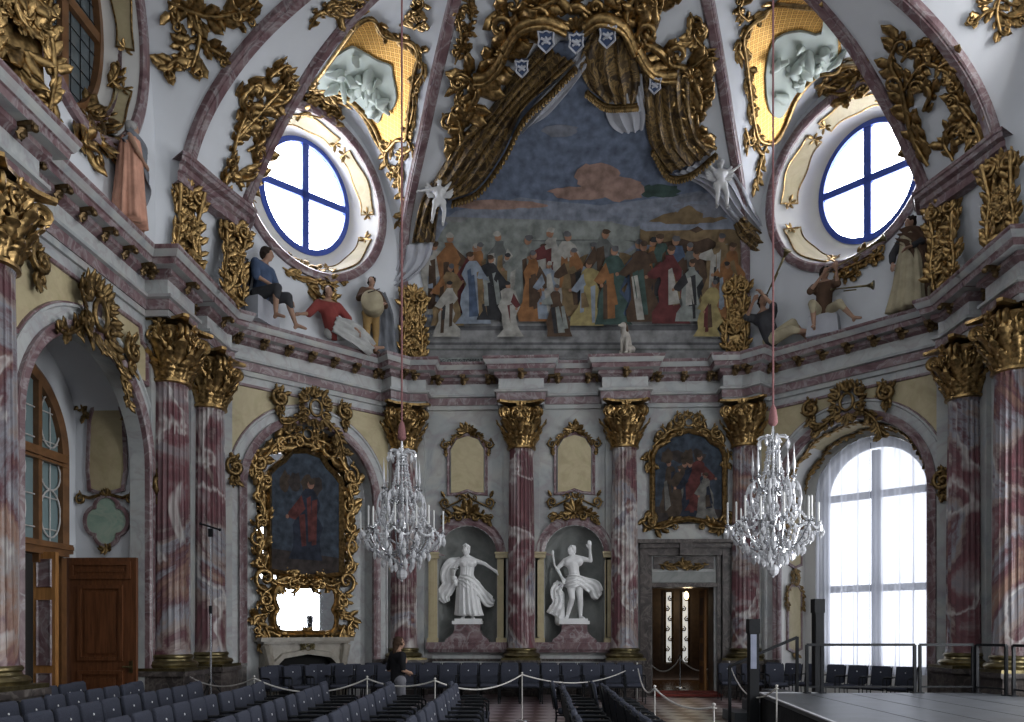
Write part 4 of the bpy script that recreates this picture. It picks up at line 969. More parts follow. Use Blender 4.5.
# ------------------------------------------------------------------ gold mosaic panels with white relief figures on the webs over the oval windows
def web_panel(label, poly, relief, arcs, pend, anchor):
    q0, n0 = hit(*anchor); X = n0.cross(V((0, 0, 1))).normalized(); Y = X.cross(n0)*-1
    X = -X if X.dot(RT) < 0 else X; Y = V((0, 0, 1))-n0*n0.z; Y.normalize()
    def fn(u, v, off):                               # project straight back onto the vault along the panel's own normal
        p = q0+X*u+Y*v; h, n, i, d = BVH.ray_cast(p+n0*1.6, -n0)
        if h is None: return p
        if n.dot(n0) < 0: n = -n
        return h+n*off
    def uv(p):
        d = ray(*p); h, n = hit(*p)
        if h is None or (h-q0).length > 6: h = CAM+d*((q0-CAM).dot(n0)/d.dot(n0))
        h = h-q0; return (h.dot(X), h.dot(Y))
    root = empty('mosaic_panel', q0, label, 'relief panel', 'gold mosaic panels over the oval windows')
    L = Matrix.Translation(-q0)
    pl = [uv(p) for p in poly]; mb = MB(); surf_poly(mb, pl, fn, .04, 0, .22, uv=True, thick=.04); mb.v = [tuple(L @ V(p)) for p in mb.v]; mb.obj('mosaic_field', MOSAIC, root, angle=60)
    rg = random.Random(len(label)); mb = MB()
    for a in relief: surf_poly(mb, [(q.x, q.y) for q in spline([(*uv(p), 0) for p in a], 3, True)], fn, .10, 0, .18, thick=.08)
    cen = relief[0]; cx = sum(p[0] for p in cen)/len(cen); cy = sum(p[1] for p in cen)/len(cen)
    for i in range(26):                              # cloud puffs and drapery lumps in relief
        a = rg.uniform(0, 2*PI); k = rg.uniform(.1, .8); j = rg.randrange(len(cen)); p = (cx+(cen[j][0]-cx)*k, cy+(cen[j][1]-cy)*k); h, n = hit(*p)
        if h is None: continue
        d = V((rg.uniform(-1, 1), rg.uniform(-1, 1), rg.uniform(-1, 1))); mb.tube([h+n*.1-d*.25, h+n*.22+d*.05, h+n*.1+d*.3], [.05, rg.uniform(.08, .15), .04], 6)
    mb.v = [tuple(L @ V(p)) for p in mb.v]; mb.obj('figure_relief', plain('pale_green_stucco', (.50, .56, .51), .7, 0, .1, 2), root, angle=60)
    mb = MB()
    P = spline([fn(*p, .07) for p in pl], 4, True); mb.tube(P, .05, 6, 0, True)
    for A in arcs: P = spline([q for q in (hit(*p, .06)[0] for p in A) if q is not None], 6); mb.tube(P, .055, 6); mb.tube([p+V((0, 0, .12)) for p in P], .03, 5)
    for A in pend: vpx(mb, A, .055, leaves=.95)
    mb.v = [tuple(L @ V(p)) for p in mb.v]; mb.obj('gilded_border', GOLD, root, angle=70)
web_panel('gold mosaic panel with pale relief figures over the left oval window',
          [(372, 16), (384, 32), (400, 38), (414, 42), (420, 56), (416, 72), (411, 110), (408, 138), (398, 140), (386, 150), (374, 124), (352, 100), (330, 90), (312, 86), (322, 70), (340, 44), (356, 22)],
          [[(316, 84), (326, 62), (340, 50), (352, 44), (364, 50), (378, 58), (392, 64), (394, 74), (398, 96), (394, 108), (384, 112), (380, 122), (370, 112), (350, 94), (330, 86)]],
          [[(308, 86), (326, 88), (350, 100), (366, 118), (376, 138), (386, 154)]],
          [[(376, 20), (386, 34), (402, 38), (420, 50)], [(420, 54), (424, 70), (416, 84)], [(414, 86), (415, 108), (410, 130)], [(392, 140), (386, 158), (392, 172)], [(406, 136), (412, 148), (402, 156), (400, 170)], [(402, 160), (400, 184), (404, 208), (399, 222)], [(400, 24), (416, 12), (424, 4)], [(414, 28), (424, 22)]], (380, 80))
web_panel('gold mosaic panel with pale relief figures over the right oval window',
          [(824, 2), (832, 14), (846, 28), (862, 50), (868, 60), (842, 62), (816, 74), (796, 96), (784, 124), (774, 142), (758, 140), (752, 120), (748, 90), (744, 56), (742, 36), (752, 22), (764, 14), (776, 2)],
          [[(776, 36), (800, 28), (822, 30), (846, 34), (858, 50), (838, 60), (812, 72), (794, 92), (780, 116), (768, 110), (764, 84), (766, 58)]],
          [[(868, 60), (842, 63), (816, 75), (796, 98), (784, 126), (770, 146)]],
          [[(774, 4), (758, 16), (744, 32)], [(744, 34), (738, 48), (744, 60)], [(746, 62), (748, 88), (752, 112)], [(754, 118), (752, 134), (758, 146)], [(768, 140), (762, 154), (758, 168), (756, 184)], [(744, 128), (748, 144)], [(748, 20), (738, 10), (742, 0)]], (790, 70))
# ------------------------------------------------------------------ lower walls: niches, panels, paintings, mirror, doorway, window bays
def local(name, mat, mb, M, label, cat, group=None, angle=70): return tag(mb.obj(name, mat, M=M, angle=angle), label, cat, group)
# niche surrounds, consoles and crests
for i, (c, r) in enumerate(NICHE):
    side = ('the statue niche nearer the mirror wall', 'the statue niche nearer the doorway')[i]
    M = F_FRONT @ T(c, 0, 0)
    root = empty('niche_surround', M, 'mauve and cream marble frame of '+side, 'niche frame', 'niche frames')
    mb = MB()
    molding(mb, archpath(0, r+.13, NZS, NZS, 32), [(-.13, 0), (-.13, .08), (-.04, .12), (.06, .09), (.13, .11), (.13, 0)])
    mb.obj('archivolt', W_PURP, root, angle=25)
    for sx in (-1, 1):
        mb = MB(); x = sx*(r+.14); mb.box((x, (NZ0+NZS)/2, .05), (.24, NZS-NZ0, .1)); mb.box((x, (NZ0+NZS)/2, .06), (.12, NZS-NZ0-.3, .12)); mb.box((x, NZS-.03, .08), (.34, .12, .2)); mb.box((x, NZS+.05, .1), (.38, .05, .24)); mb.box((x, NZ0+.06, .08), (.3, .12, .18))
        mb.obj('pilaster', W_CREAM, root, angle=20)
    mb = MB(); mb.box((0, NZ0-.1, .08), (2*r+.62, .2, .42)); mb.box((0, NZ0-.24, .06), (2*r+.5, .08, .3)); mb.obj('sill', W_PURP, root, angle=20)
    mb = MB(); mb.box((0, NZ0-.55, .03), (2*r+.3, .34, .12)); mb.obj('apron', W_PALE, root, angle=20)
    mb = MB(); rg = random.Random(40+i); Mx = T(0, NZS+r+.33, .12)
    spray(mb, Mx, .42, 9, rg, PI*1.1); shell(mb, Mx, .3)
    for sx in (-1, 1): vine2(mb, [(sx*.1, -.05), (sx*.35, -.02), (sx*.62, -.16)], .045, Mx, rg=rg); scroll(mb, Mx, sx*.22, -.1, .14, PI/2, 1.2, -sx, .3)
    spray(mb, Mx @ R(PI), .25, 3, rg, 1.6)
    local('gilded_crest', GOLD_D, mb, M, 'gilded shell crest on the arch of '+side, 'ornament', 'niche crests')
    # tall cream tablet above
    root = empty('wall_tablet', F_FRONT @ T(c, 5.25, 0), 'tall cream marble wall tablet above '+side, 'wall tablet', 'cream wall tablets')
    sh = [(-.46, .4), (-.2, .42), (0, .5), (.2, .42), (.46, .4), (.46, 1.62), (.3, 1.9), (0, 2.0), (-.3, 1.9), (-.46, 1.62)]
    mb = MB(); mb.poly(sh, z=.05, depth=.05); mb.obj('cream_field', W_CREAM, root)
    mb = MB(); molding(mb, [(x*1.17, (y-1.2)*1.05+1.2) for x, y in sh], [(-.04, 0), (-.04, .05), (-.02, .07), (.02, .05), (.04, .06), (.04, 0)], 0, True); mb.obj('moulding', W_PURP, root, angle=25)
    mb = MB(); rg = random.Random(60+i)
    spray(mb, T(0, 2.1, .08), .32, 9, rg, PI*1.3); shell(mb, T(0, 2.1, .1), .2)
    for sx in (-1, 1):
        vine2(mb, [(sx*.05, 2.08), (sx*.34, 2.0), (sx*.5, 1.78)], .026, T(0, 0, .06), rg=rg)
        scroll(mb, T(0, 0, .05), sx*.62, 1.75, .13, PI/2, 1.35, -sx, .28); leaf(mb, T(sx*.6, 1.66, .05) @ R(PI), .28, .16)
    mb.obj('gilded_crest', GOLD_D, root, angle=70); mb = MB()
    for sx in (-1, 1):
        scroll(mb, T(0, 0, .05), sx*.62, .12, .15, -PI/2, 1.4, sx, .28); leaf(mb, T(sx*.64, .28, .05) @ R(-sx*.5), .22, .12)
        mb.tube([(sx*.6, .0, .06), (sx*.3, .14, .06), (sx*.04, .3, .06)], .028, 6); scroll(mb, T(0, 0, .05), sx*.2, .27, .1, PI, 1.2, sx, .25)
    spray(mb, T(0, .22, .06), .2, 4, rg, 1.6)
    mb.obj('gilded_foot', GOLD_D, root, angle=70)
def canvas(mb_out, M, z, seed, cols, n, name, parent, scale=1.0, pair=None):
    # a painted canvas: flat patches of colour, a plain dim scene of robed figures
    rg = random.Random(seed); mats = [paint('oil_'+k, c, .3, 3) for k, c in cols]; mb = MB(); mb.poly(mb_out, z=z, depth=.03, mi=0)
    xs = [p[0] for p in mb_out]; ys = [p[1] for p in mb_out]; x0, x1, y0, y1 = min(xs), max(xs), min(ys), max(ys); W, H = x1-x0, y1-y0
    ix = {k: i for i, (k, c) in enumerate(cols)}; names = [k for k, c in cols if k not in ('ground', 'earth', 'flesh')]
    def mpf(poly, c, off, step=0): mb.poly([(px, -py) for px, py in poly], z=z+off, mi=ix[c if c in ix else 'robe_brown'])
    mpf([(x0+.02, -y0-.02), (x1-.02, -y0-.02), (x1-.02, -y0-H*.16), (x0+.02, -y0-H*.2)], 'earth', .002)
    for i in range(4): mpf([(x0+W*(.2+.15*i)+W*rg.uniform(.06, .12)*math.cos(a*PI/6), -(y0+H*rg.uniform(.72, .76))+H*.08*math.sin(a*PI/6)) for a in range(12)], 'earth' if i % 2 else 'robe_brown', .003+.0005*i)
    st = rp.getstate(); rp.seed(seed)
    for i in range(n):
        h = H*rg.uniform(.48, .62)*scale; a, b_ = pair or rg.sample(names, 2)
        robed(x0+W*(.22+.58*(i+.5)/n), -(y0+H*rg.uniform(.05, .16)), h, a, b_, .006+.009*i, rg.uniform(-.06, .06), mpf, names)
    rp.setstate(st)
    return mb.obj(name, mats, parent, smooth=False)
OIL = [('ground', (.035, .045, .06)), ('earth', (.035, .028, .026)), ('robe_dark', (.018, .022, .034)), ('robe_red', (.075, .024, .022)), ('cloth_white', (.12, .115, .105)), ('robe_brown', (.05, .036, .026)), ('flesh', (.22, .12, .085))]
# painting over the doorway
M = F_FRONT @ T(3.2, 4.5, 0)
root = empty('framed_painting', M, 'dark oil painting of robed figures in a gilded frame above the doorway', 'painting')
po = [(-.95, .22), (-.5, .34), (0, .42), (.5, .34), (.95, .22), (.95, 2.12), (.85, 2.34), (.62, 2.46), (.45, 2.66), (0, 2.78), (-.45, 2.66), (-.62, 2.46), (-.85, 2.34), (-.95, 2.12)]
canvas(po, M, .06, 5, OIL, 6, 'canvas', root)
mb = MB(); molding(mb, po, [(-.12, 0), (-.12, .1), (-.06, .18), (.0, .14), (.03, .1), (.03, 0)], 0, True); mb.obj('frame', GOLD, root, angle=25)
mb = MB(); rg = random.Random(77)
border(mb, [(-1.08, 2.0), (-1.0, 2.36), (-.72, 2.6), (-.5, 2.8), (0, 2.92), (.5, 2.8), (.72, 2.6), (1.0, 2.36), (1.08, 2.0)][::-1], .24, rg, T(0, 0, .1), False) if False else None
for sx in (-1, 1):
    vine2(mb, [(sx*1.0, 2.36), (sx*.74, 2.62), (sx*.5, 2.82), (sx*.28, 2.86)], .06, T(0, 0, .1), rg=rg); vine2(mb, [(sx*1.05, 2.3), (sx*1.1, 2.1), (sx*1.04, 1.86)], .05, T(0, 0, .08), rg=rg)
    mc = MB(); vine2(mc, [(sx*1.0, .62), (sx*1.12, .36), (sx*1.0, .14), (sx*.7, .12), (sx*.42, .24)], .055, T(0, 0, .08), rg=rg); scroll(mb, T(0, 0, .1), sx*.78, 2.72, .2, PI/2, 1.3, sx, .28); scroll(mc, T(0, 0, .08), sx*1.05, .3, .2, PI, 1.3, -sx, .28); mc.obj('gilded_corner', GOLD_D, root, angle=70)
    scroll(mb, T(0, 0, .1), sx*.24, 3.08, .2, PI/2, 1.3, -sx, .26)
cartouche(mb, T(0, 3.04, .1), .78, .62, rg)
mb.obj('gilded_crest', GOLD_D, root, angle=70)
# doorway surround
mb = MB(); z0 = 0
for x, w in ((1.97, .22), (2.14, .1)): mb.box((x, 2.0, .09 if w > .2 else .05), (w, 4.0, .22 if w > .2 else .12))
for x, w in ((4.22, .22), (4.03, .1)): mb.box((x, 2.0, .09 if w > .2 else .05), (w, 4.0, .22 if w > .2 else .12))
mb.box((3.1, 4.12, .12), (2.5, .12, .3)); mb.box((3.1, 4.24, .16), (2.64, .1, .38)); mb.box((3.1, 3.96, .08), (2.5, .2, .2)); mb.box((3.1, 4.05, .2), (.34, .4, .24))
mb.box((3.06, 3.05, .04), (1.9, .12, .1))
struct(mb.obj('trim_10', W_DARK, M=F_FRONT, angle=20))
mb = MB(); mb.poly(rect(2.2, 3.95, 3.12, 3.42), z=.05, depth=.05); mb.poly(rect(2.25, 3.9, 3.5, 3.84), z=.05, depth=.05, mi=1); rg = random.Random(3)
struct(mb.obj('trim_11', [W_NICHE, W_DARK], M=F_FRONT))
mb = MB(); vine2(mb, [(2.4, 3.62), (2.75, 3.56), (3.08, 3.62)], .035, T(0, 0, .06), rg=rg); vine2(mb, [(3.76, 3.62), (3.4, 3.56), (3.08, 3.62)], .035, T(0, 0, .06), rg=rg); spray(mb, T(3.08, 3.58, .06), .22, 5, rg, 2.4)
local('gilded_garland', GOLD_D, mb, F_FRONT, 'small gilded garland on the dark panel over the doorway', 'ornament')
# room beyond the doorway, seen through it
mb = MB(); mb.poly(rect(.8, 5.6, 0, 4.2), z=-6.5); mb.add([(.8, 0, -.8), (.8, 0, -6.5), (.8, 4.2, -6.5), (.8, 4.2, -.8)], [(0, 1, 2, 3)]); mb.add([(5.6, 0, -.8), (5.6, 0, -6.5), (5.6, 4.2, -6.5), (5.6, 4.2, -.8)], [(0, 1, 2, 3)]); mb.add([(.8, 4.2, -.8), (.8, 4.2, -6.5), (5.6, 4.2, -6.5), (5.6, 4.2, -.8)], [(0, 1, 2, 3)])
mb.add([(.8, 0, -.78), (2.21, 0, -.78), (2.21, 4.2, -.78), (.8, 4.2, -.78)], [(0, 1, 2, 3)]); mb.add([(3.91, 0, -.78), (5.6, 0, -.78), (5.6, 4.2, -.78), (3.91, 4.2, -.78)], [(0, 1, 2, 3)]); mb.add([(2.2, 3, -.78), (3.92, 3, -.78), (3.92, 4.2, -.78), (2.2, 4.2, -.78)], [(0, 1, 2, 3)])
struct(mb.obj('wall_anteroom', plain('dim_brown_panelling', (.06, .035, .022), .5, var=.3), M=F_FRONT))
mb = MB(); mb.box((3.2, .012, -3.6), (4.8, .02, 5.6)); struct(mb.obj('floor_anteroom', plain('parquet', (.20, .10, .035), .25, var=.3, scale=8), M=F_FRONT))
NARROW = emis('narrow_daylit_pane', (.9, .92, .9), .5)
for i, x in enumerate((3.62, 4.2)):
    mb = MB(); mb.box((x, 1.9, -6.4), (.2, 2.5, .05)); o = struct(mb.obj('window_%d' % (6+i), NARROW, M=F_FRONT))
    mb = MB(); mb.tube([(x-.13, .6, -6.33), (x+.13, .6, -6.33), (x+.13, 3.15, -6.33), (x-.13, 3.15, -6.33)], .04, 5, 0, True)
    for k in range(7): scroll(mb, T(0, 0, -6.34), x+.06*(-1)**k, .75+.36*k, .09, PI/2, 1.2, (-1)**k, .3)
    mb.obj('window_frame', GOLD_D, o)
mb = MB(); rg = random.Random(9)
root = empty('wall_lamp', F_FRONT @ T(4.05, 2.98, -5.2), 'small glowing lamp hanging in the room beyond the doorway', 'lamp')
mb.tube([(0, .2, 0), (0, 1.4, 0)], .015, 5); mb.ball((0, .18, 0), .05, 0, 6); mb.obj('rod', SILVER, root)
mb = MB(); mb.ball((0, 0, 0), (.08, .14, .08), 0, 8); mb.obj('bulb', emis('warm_lamp', (1, .72, .35), 6), root); ld = bpy.data.lights.new('lamp_glow', 'POINT'); ld.energy = 16; ld.color = (1, .75, .45); ld.shadow_soft_size = .15; lo = bpy.data.objects.new('lamp_glow', ld); COL.objects.link(lo); lo.matrix_world = F_FRONT @ T(4.05, 2.6, -5.0)
mb = MB(); mb.box((3.82, 1.48, -1.1), (.06, 2.95, .75)); dl = struct(mb.obj('door_2', WOOD_O, M=F_FRONT @ T(0, 0, 0), angle=20))
mb = MB()
for k in range(4): mb.box((3.785, .5+.66*k, -1.1), (.02, .5, .5))
mb.obj('door_panels', WOOD, dl, angle=20)
mb = MB(); mb.box((3.1, .05, .36), (1.75, .07, .9)); mb.box((3.1, .09, .1), (1.7, .05, .4)); tag(mb.obj('door_mat', plain('red_carpet', (.16, .03, .022), .95, var=.2, scale=30), M=F_FRONT, angle=20), 'red carpeted step laid across the threshold of the doorway', 'mat')
# large painting and mirror on the blind arch
FB = F_DL @ T(-.1, 0, -BD)
root = empty('framed_painting', FB @ T(0, 3.0, 0), 'full-length portrait in a heavy gilded openwork frame above the mantel mirror', 'painting')
po = [(-1.0, .32), (-.3, .22), (.3, .22), (1.0, .32), (1.0, 2.75), (.82, 2.95), (.6, 3.12), (.4, 3.38), (0, 3.45), (-.4, 3.38), (-.6, 3.12), (-.82, 2.95), (-1.0, 2.75)]
OIL2 = [('ground', (.03, .04, .06)), ('earth', (.035, .028, .026)), ('robe_dark', (.018, .022, .034)), ('cloth_white', (.12, .115, .105)), ('robe_red', (.075, .024, .022)), ('robe_brown', (.05, .036, .026)), ('flesh', (.22, .12, .085))]
mb_c = canvas(po, FB, .10, 8, OIL2, 1, 'canvas', root, 1.2, ('robe_dark', 'robe_red'))
mb = MB(); molding(mb, po, [(-.1, 0), (-.1, .14), (-.05, .22), (.0, .16), (.04, .12), (.04, 0)], 0, True); mb.obj('frame', GOLD, root, angle=25)
mb = MB(); rg = random.Random(13)
mb.poly([(-1.3, .1), (1.3, .1), (1.35, 2.8), (.9, 3.5), (.4, 3.8), (-.4, 3.8), (-.9, 3.5), (-1.35, 2.8)], [[(x*.96, y) for x, y in po]], z=.03, depth=.03); mb.obj('mirror_field', MIRROR, root)
mb = MB()
def opn(pts, r, **k):
    for sx in (-1, 1): vine2(mb, [(sx*x, y) for x, y in pts], r, T(0, 0, .12), rg=rg, **k)
opn([(1.1, .3), (1.34, .6), (1.2, 1.0), (1.36, 1.4)], .075, leaves=.85); opn([(1.3, 1.4), (1.18, 1.8), (1.36, 2.2), (1.25, 2.6)], .075, leaves=.85); opn([(1.3, 2.5), (1.42, 2.9), (1.1, 3.2), (.9, 3.5)], .08, leaves=.9); opn([(.9, 3.45), (.6, 3.72), (.3, 3.8)], .085); opn([(1.0, .1), (.7, -.02), (.3, .08)], .07)
for y in (.5, 1.05, 1.6, 2.15, 2.7): 
    for sx in (-1, 1): scroll(mb, T(0, 0, .1), sx*rg.uniform(1.22, 1.36), y, .2, PI/2, 1.3, rg.choice((-1, 1)), .3)
for sx in (-1, 1):
    scroll(mb, T(0, 0, .1), sx*1.3, 3.0, .28, PI/2, 1.3, -sx, .28); scroll(mb, T(0, 0, .1), sx*.7, 3.6, .3, PI/2, 1.3, sx, .26); scroll(mb, T(0, 0, .1), sx*1.15, .1, .3, -PI/2, 1.3, sx, .26); scroll(mb, T(0, 0, .1), sx*.4, -.02, .22, -PI/2, 1.3, -sx, .26)
cartouche(mb, T(0, 3.9, .12), .9, .7, rg)
mb.obj('gilded_carving', GOLD, root, angle=70)
M = FB @ T(-.02, 1.62, 0)
root = empty('wall_mirror', M, 'gilded rococo mirror over the mantelpiece, reflecting a bright window', 'mirror')
mo = [(x*.84, y*.58+.72) for x, y in ((-.78, -1), (0, -1.0), (.78, -1), (.97, -.75), (1.0, -.3), (.9, 0), (1.0, .35), (.97, .8), (.78, 1), (0, 1.0), (-.78, 1), (-.97, .8), (-1, .35), (-.9, 0), (-1, -.3), (-.97, -.75))]
mo = [(p.x, p.y) for p in spline([(x, y, 0) for x, y in mo], 4, True)]
mb = MB(); mb.poly(mo, z=0, depth=.02, M=T(0, 0, .1) @ R(-.045, 'Y')); mb.obj('glass', MIRROR, root)
mb = MB(); molding(mb, mo, [(-.14, 0), (-.14, .1), (-.08, .2), (-.03, .14), (.02, .17), (.05, .1), (.05, 0)][::-1], 0, True); mb.obj('frame', GOLD, root, angle=30)
mb = MB(); rg = random.Random(14)
for sx in (-1, 1):
    mb = MB(); vine2(mb, [(sx*.95, 1.25), (sx*1.2, 1.0), (sx*1.08, .7)], .06, T(0, 0, .08), rg=rg); vine2(mb, [(sx*1.0, .6), (sx*1.4, .5), (sx*1.25, .25)], .06, T(0, 0, .08), rg=rg); vine2(mb, [(sx*1.15, .3), (sx*1.0, .0), (sx*1.2, -.12)], .06, T(0, 0, .08), rg=rg); vine2(mb, [(sx*.9, 1.4), (sx*.5, 1.52), (sx*.2, 1.42)], .06, T(0, 0, .08), rg=rg)
    scroll(mb, T(0, 0, .08), sx*.6, -.02, .2, -PI/2, 1.3, sx, .28); scroll(mb, T(0, 0, .08), sx*1.12, .95, .2, PI/2, 1.3, sx, .3); scroll(mb, T(0, 0, .08), sx*.45, 1.5, .2, PI/2, 1.2, -sx, .28)
    mb.obj('gilded_carving', GOLD, root, angle=70)
mb = MB(); shell(mb, T(0, .03, .1), .22); spray(mb, T(0, .05, .08), .24, 5, rg, 2); mb.obj('gilded_foot', GOLD, root, angle=70)
mb = MB(); shell(mb, T(0, 1.42, .1), .26); mb.obj('gilded_crest', GOLD, root, angle=70)
# mantelpiece
W_MANTEL = marble('mantel_stone', [(.3, (.22, .20, .165)), (.6, (.33, .30, .25)), (.75, (.29, .265, .225))], (.25, .2, .17), 1.5, veinamt=.3)
root = empty('mantelpiece', FB @ T(-.1, 0, 0), 'pale carved stone mantelpiece under the rococo mirror', 'fireplace')
mb = MB(); sh = [(-1.28, 1.62), (1.28, 1.62), (1.22, 1.5), (.3, 1.5), (-.3, 1.5), (-1.22, 1.5)]
mb.box((0, 1.56, .22), (2.6, .1, .5)); mb.box((0, 1.49, .2), (2.44, .07, .44)); mb.obj('shelf', W_MANTEL, root, angle=20)
hp = [(-.82, 0), (-.82, .95), (-.66, 1.1), (-.4, 1.14), (0, 1.2), (.4, 1.14), (.66, 1.1), (.82, .95), (.82, 0)]
mb = MB(); mb.poly([(-1.15, 0)]+hp+[(1.15, 0), (1.15, 1.48), (-1.15, 1.48)], z=.34, depth=.34)
molding(mb, hp, [(-.02, .34), (-.02, .4), (.1, .4), (.12, .34)], 0)
mb.obj('surround', W_MANTEL, root, angle=25)
for sx in (-1, 1):
    mb = MB(); mb.tube([(sx*1.08, 0, .3), (sx*1.1, .5, .38), (sx*1.02, .95, .4), (sx*1.12, 1.42, .36)], [.1, .09, .11, .13], 8); scroll(mb, T(0, 0, .3), sx*1.06, 1.32, .16, PI/2, 1.3, -sx, .3); mb.obj('bracket', W_MANTEL, root)
mb = MB(); mb.poly(hp, z=.05, depth=.02); mb.obj('hearth', plain('hearth_black', (.008, .008, .008), .9), root)  # near-black plate filling the fireplace opening
mb = MB(); cartouche(mb, T(0, 1.34, .36), .5, .34, random.Random(2)); mb.obj('carved_shell', BRONZE, root)
# cartouches over the arches
for key, M, r, lb in (('l', F_LEFT @ T(AC, AS+AR+.42, .12), 1.35, 'gilded cartouche over the arch of the door alcove'), ('d', F_DL @ T(BL, BS+BR+.42, .12), 1.1, 'gilded cartouche over the arch of the portrait and mirror'), ('r', F_DR @ T(RL, RS+RR+.42, .12), 1.1, 'gilded cartouche over the arch of the tall curtained window')):
    mb = MB(); rg = random.Random(ord(key)); cartouche(mb, S(1), r, r*1.05, rg); vine2(mb, [(.25*r, -.2*r), (.6*r, -.5*r), (.75*r, -.9*r)], .05, rg=rg); vine2(mb, [(-.25*r, -.2*r), (-.6*r, -.45*r), (-.8*r, -.5*r)], .05, rg=rg)
    local('gilded_cartouche', GOLD_D, mb, M, lb, 'ornament', 'arch cartouches')
# scroll stops of the outer arch mouldings
for M, x, y, lb in ((F_LEFT, AC+AR+.34, AS-.4, 'gilded scroll stop on the alcove arch, beside the first paired column'), (F_LEFT, AC-AR+.3, AS+AR+.55, 'gilded scroll on the upper left of the alcove arch'), (F_LEFT, AC+1.15, AS+AR+.1, 'gilded scroll hanging right of the cartouche on the alcove arch'), (F_DL, BL-BR-.32, BS+.3, 'gilded scroll stop at the left foot of the portrait arch moulding'), (F_DL, BL-.95, BS+BR+.4, 'gilded rosette left of the cartouche over the portrait'), (F_DL, BL+.9, BS+BR+.38, 'gilded rosette right of the cartouche over the portrait'), (F_DR, RL+BR+.42, RS-.1, 'gilded scroll stop on the right of the curtained window arch'), (F_DR, RL-.95, RS+BR+.4, 'gilded rosette left of the cartouche over the curtained window'), (F_DR, RL+.95, RS+BR+.42, 'gilded rosette right of the cartouche over the curtained window')):
    mb = MB(); rg = random.Random(int(x*50+y*7)); scroll(mb, S(1), 0, .1, .24, PI/2, 1.5, 1, .3); scroll(mb, S(1), .02, -.18, .15, -PI/2, 1.3, -1, .3); spray(mb, T(0, .15), .3, 4, rg, 2.5); spray(mb, T(0, -.1) @ R(PI), .34, 3, rg, 1.2); flower(mb, T(0, .08, .06), .16)
    local('gilded_scroll', GOLD_D, mb, M @ T(x, y, .1), lb, 'ornament', 'arch scroll stops')
# ------------------------------------------------------------------ door alcove of the left wall
MA = F_LEFT @ T(0, 0, -AD)
GLASS, _nt, _b = new_mat('teal_window_glass'); _b.inputs['Base Color'].default_value = (.19, .26, .27, 1); _b.inputs['Roughness'].default_value = .12; _b.inputs['Specular IOR Level'].default_value = .8
wx, wr, wy0, wys = 13.42, 1.55, 3.35, 5.15
mb = MB(); mb.poly(arch(wx, wr, wy0, wys, 24), z=.02, depth=.04); wn = struct(mb.obj('window_5', GLASS, M=MA))
mb = MB(); molding(mb, archpath(wx, wr, wy0, wys, 32), [(-.14, 0), (-.14, .12), (0, .16), (.1, .1), (.1, 0)]); mb.box((wx, wy0+.02, .08), (2*wr+.2, .18, .2)); mb.obj('window_frame', WOOD_W, wn, angle=25)
mb = MB(); mb.box((wx, wys-.05, .08), (2*wr, .16, .16)); mb.box((wx, wys-.18, .1), (2*wr, .05, .12)); mb.obj('transom', WOOD_W, wn, angle=20)
for x in (wx-.55, wx+.72):
    mb = MB(); mb.box((x, (wy0+wys)/2+.5, .07), (.1, wys-wy0+1.6, .12)); mb.obj('mullion', WOOD_W, wn, angle=20)
mb = MB(); rg = random.Random(5)
for yy, ry in ((4.0, .45), (4.75, .3), (5.75, .5)):
    for x in (wx+1.12, wx+.1):
        mb.tube([(x+.3*math.cos(a*PI/10), yy+ry*math.sin(a*PI/10), .06) for a in range(20)], .018, 5, 0, True)
for x in (wx+1.12, wx+.1): mb.tube([(x, wy0+.1, .05), (x, wys+.9, .05)], .014, 5)
for y in (3.7, 4.3, 5.35, 5.9): mb.tube([(wx-1.3, y, .05), (wx+1.35, y, .05)], .014, 5)
mb.obj('tracery', GREYLEAD, wn)
# door leaves
M = Matrix(((-1, 0, 0, -WL-.08), (0, 0, -1, AC+AR-.14), (0, 1, 0, 0), (0, 0, 0, 1)))      # against the far reveal, facing the viewer
mb = MB(); dw, dhh = 1.42, 3.2
mb.box((dw/2, dhh/2+.02, 0), (dw, dhh, .08)); d1 = mb.obj('open_door', WOOD, M=M, angle=20); tag(d1, 'brown panelled door leaf standing open against the side of the alcove', 'door', kind='thing')
def dpanel(x0, x1, y0, y1, name, mat, par, z=.04):
    mb = MB(); mb.poly(rect(x0, x1, y0, y1), [rect(x0+.07, x1-.07, y0+.07, y1-.07)], z=z+.04, depth=.04); mb.poly(rect(x0+.07, x1-.07, y0+.07, y1-.07), z=z+.006); mb.poly(rect(x0+.14, x1-.14, y0+.14, y1-.14), z=z+.03, depth=.024); return mb.obj(name, mat, par, angle=20)
dpanel(.26, 1.16, 1.2, 2.68, 'upper_panel', WOOD, d1); dpanel(.26, 1.16, .2, 1.0, 'lower_panel', WOOD, d1); dpanel(.1, 1.32, 2.8, 3.14, 'top_panel', WOOD, d1)
mb = MB(); mb.tube([(.1, 1.08, .04), (.1, 1.08, .12), (.22, 1.08, .13)], .022, 6); mb.box((.1, 1.08, .045), (.07, .24, .02)); mb.obj('handle', BRONZE, d1)
pa = onY(35, 600, 14.2); pb = onY(57, 600, 14.2); wlf = abs(pb.x-pa.x)
M = Matrix(((1, 0, 0, pa.x), (0, 0, -1, 14.2), (0, 1, 0, 0), (0, 0, 0, 1)))
mb = MB(); mb.box((wlf/2, 1.62, 0), (wlf, 3.24, .1)); d2 = mb.obj('inner_door', WOOD_O, M=M, angle=20); tag(d2, 'orange wooden door leaf with marbled panels, half open below the tall arched window', 'door', kind='thing')
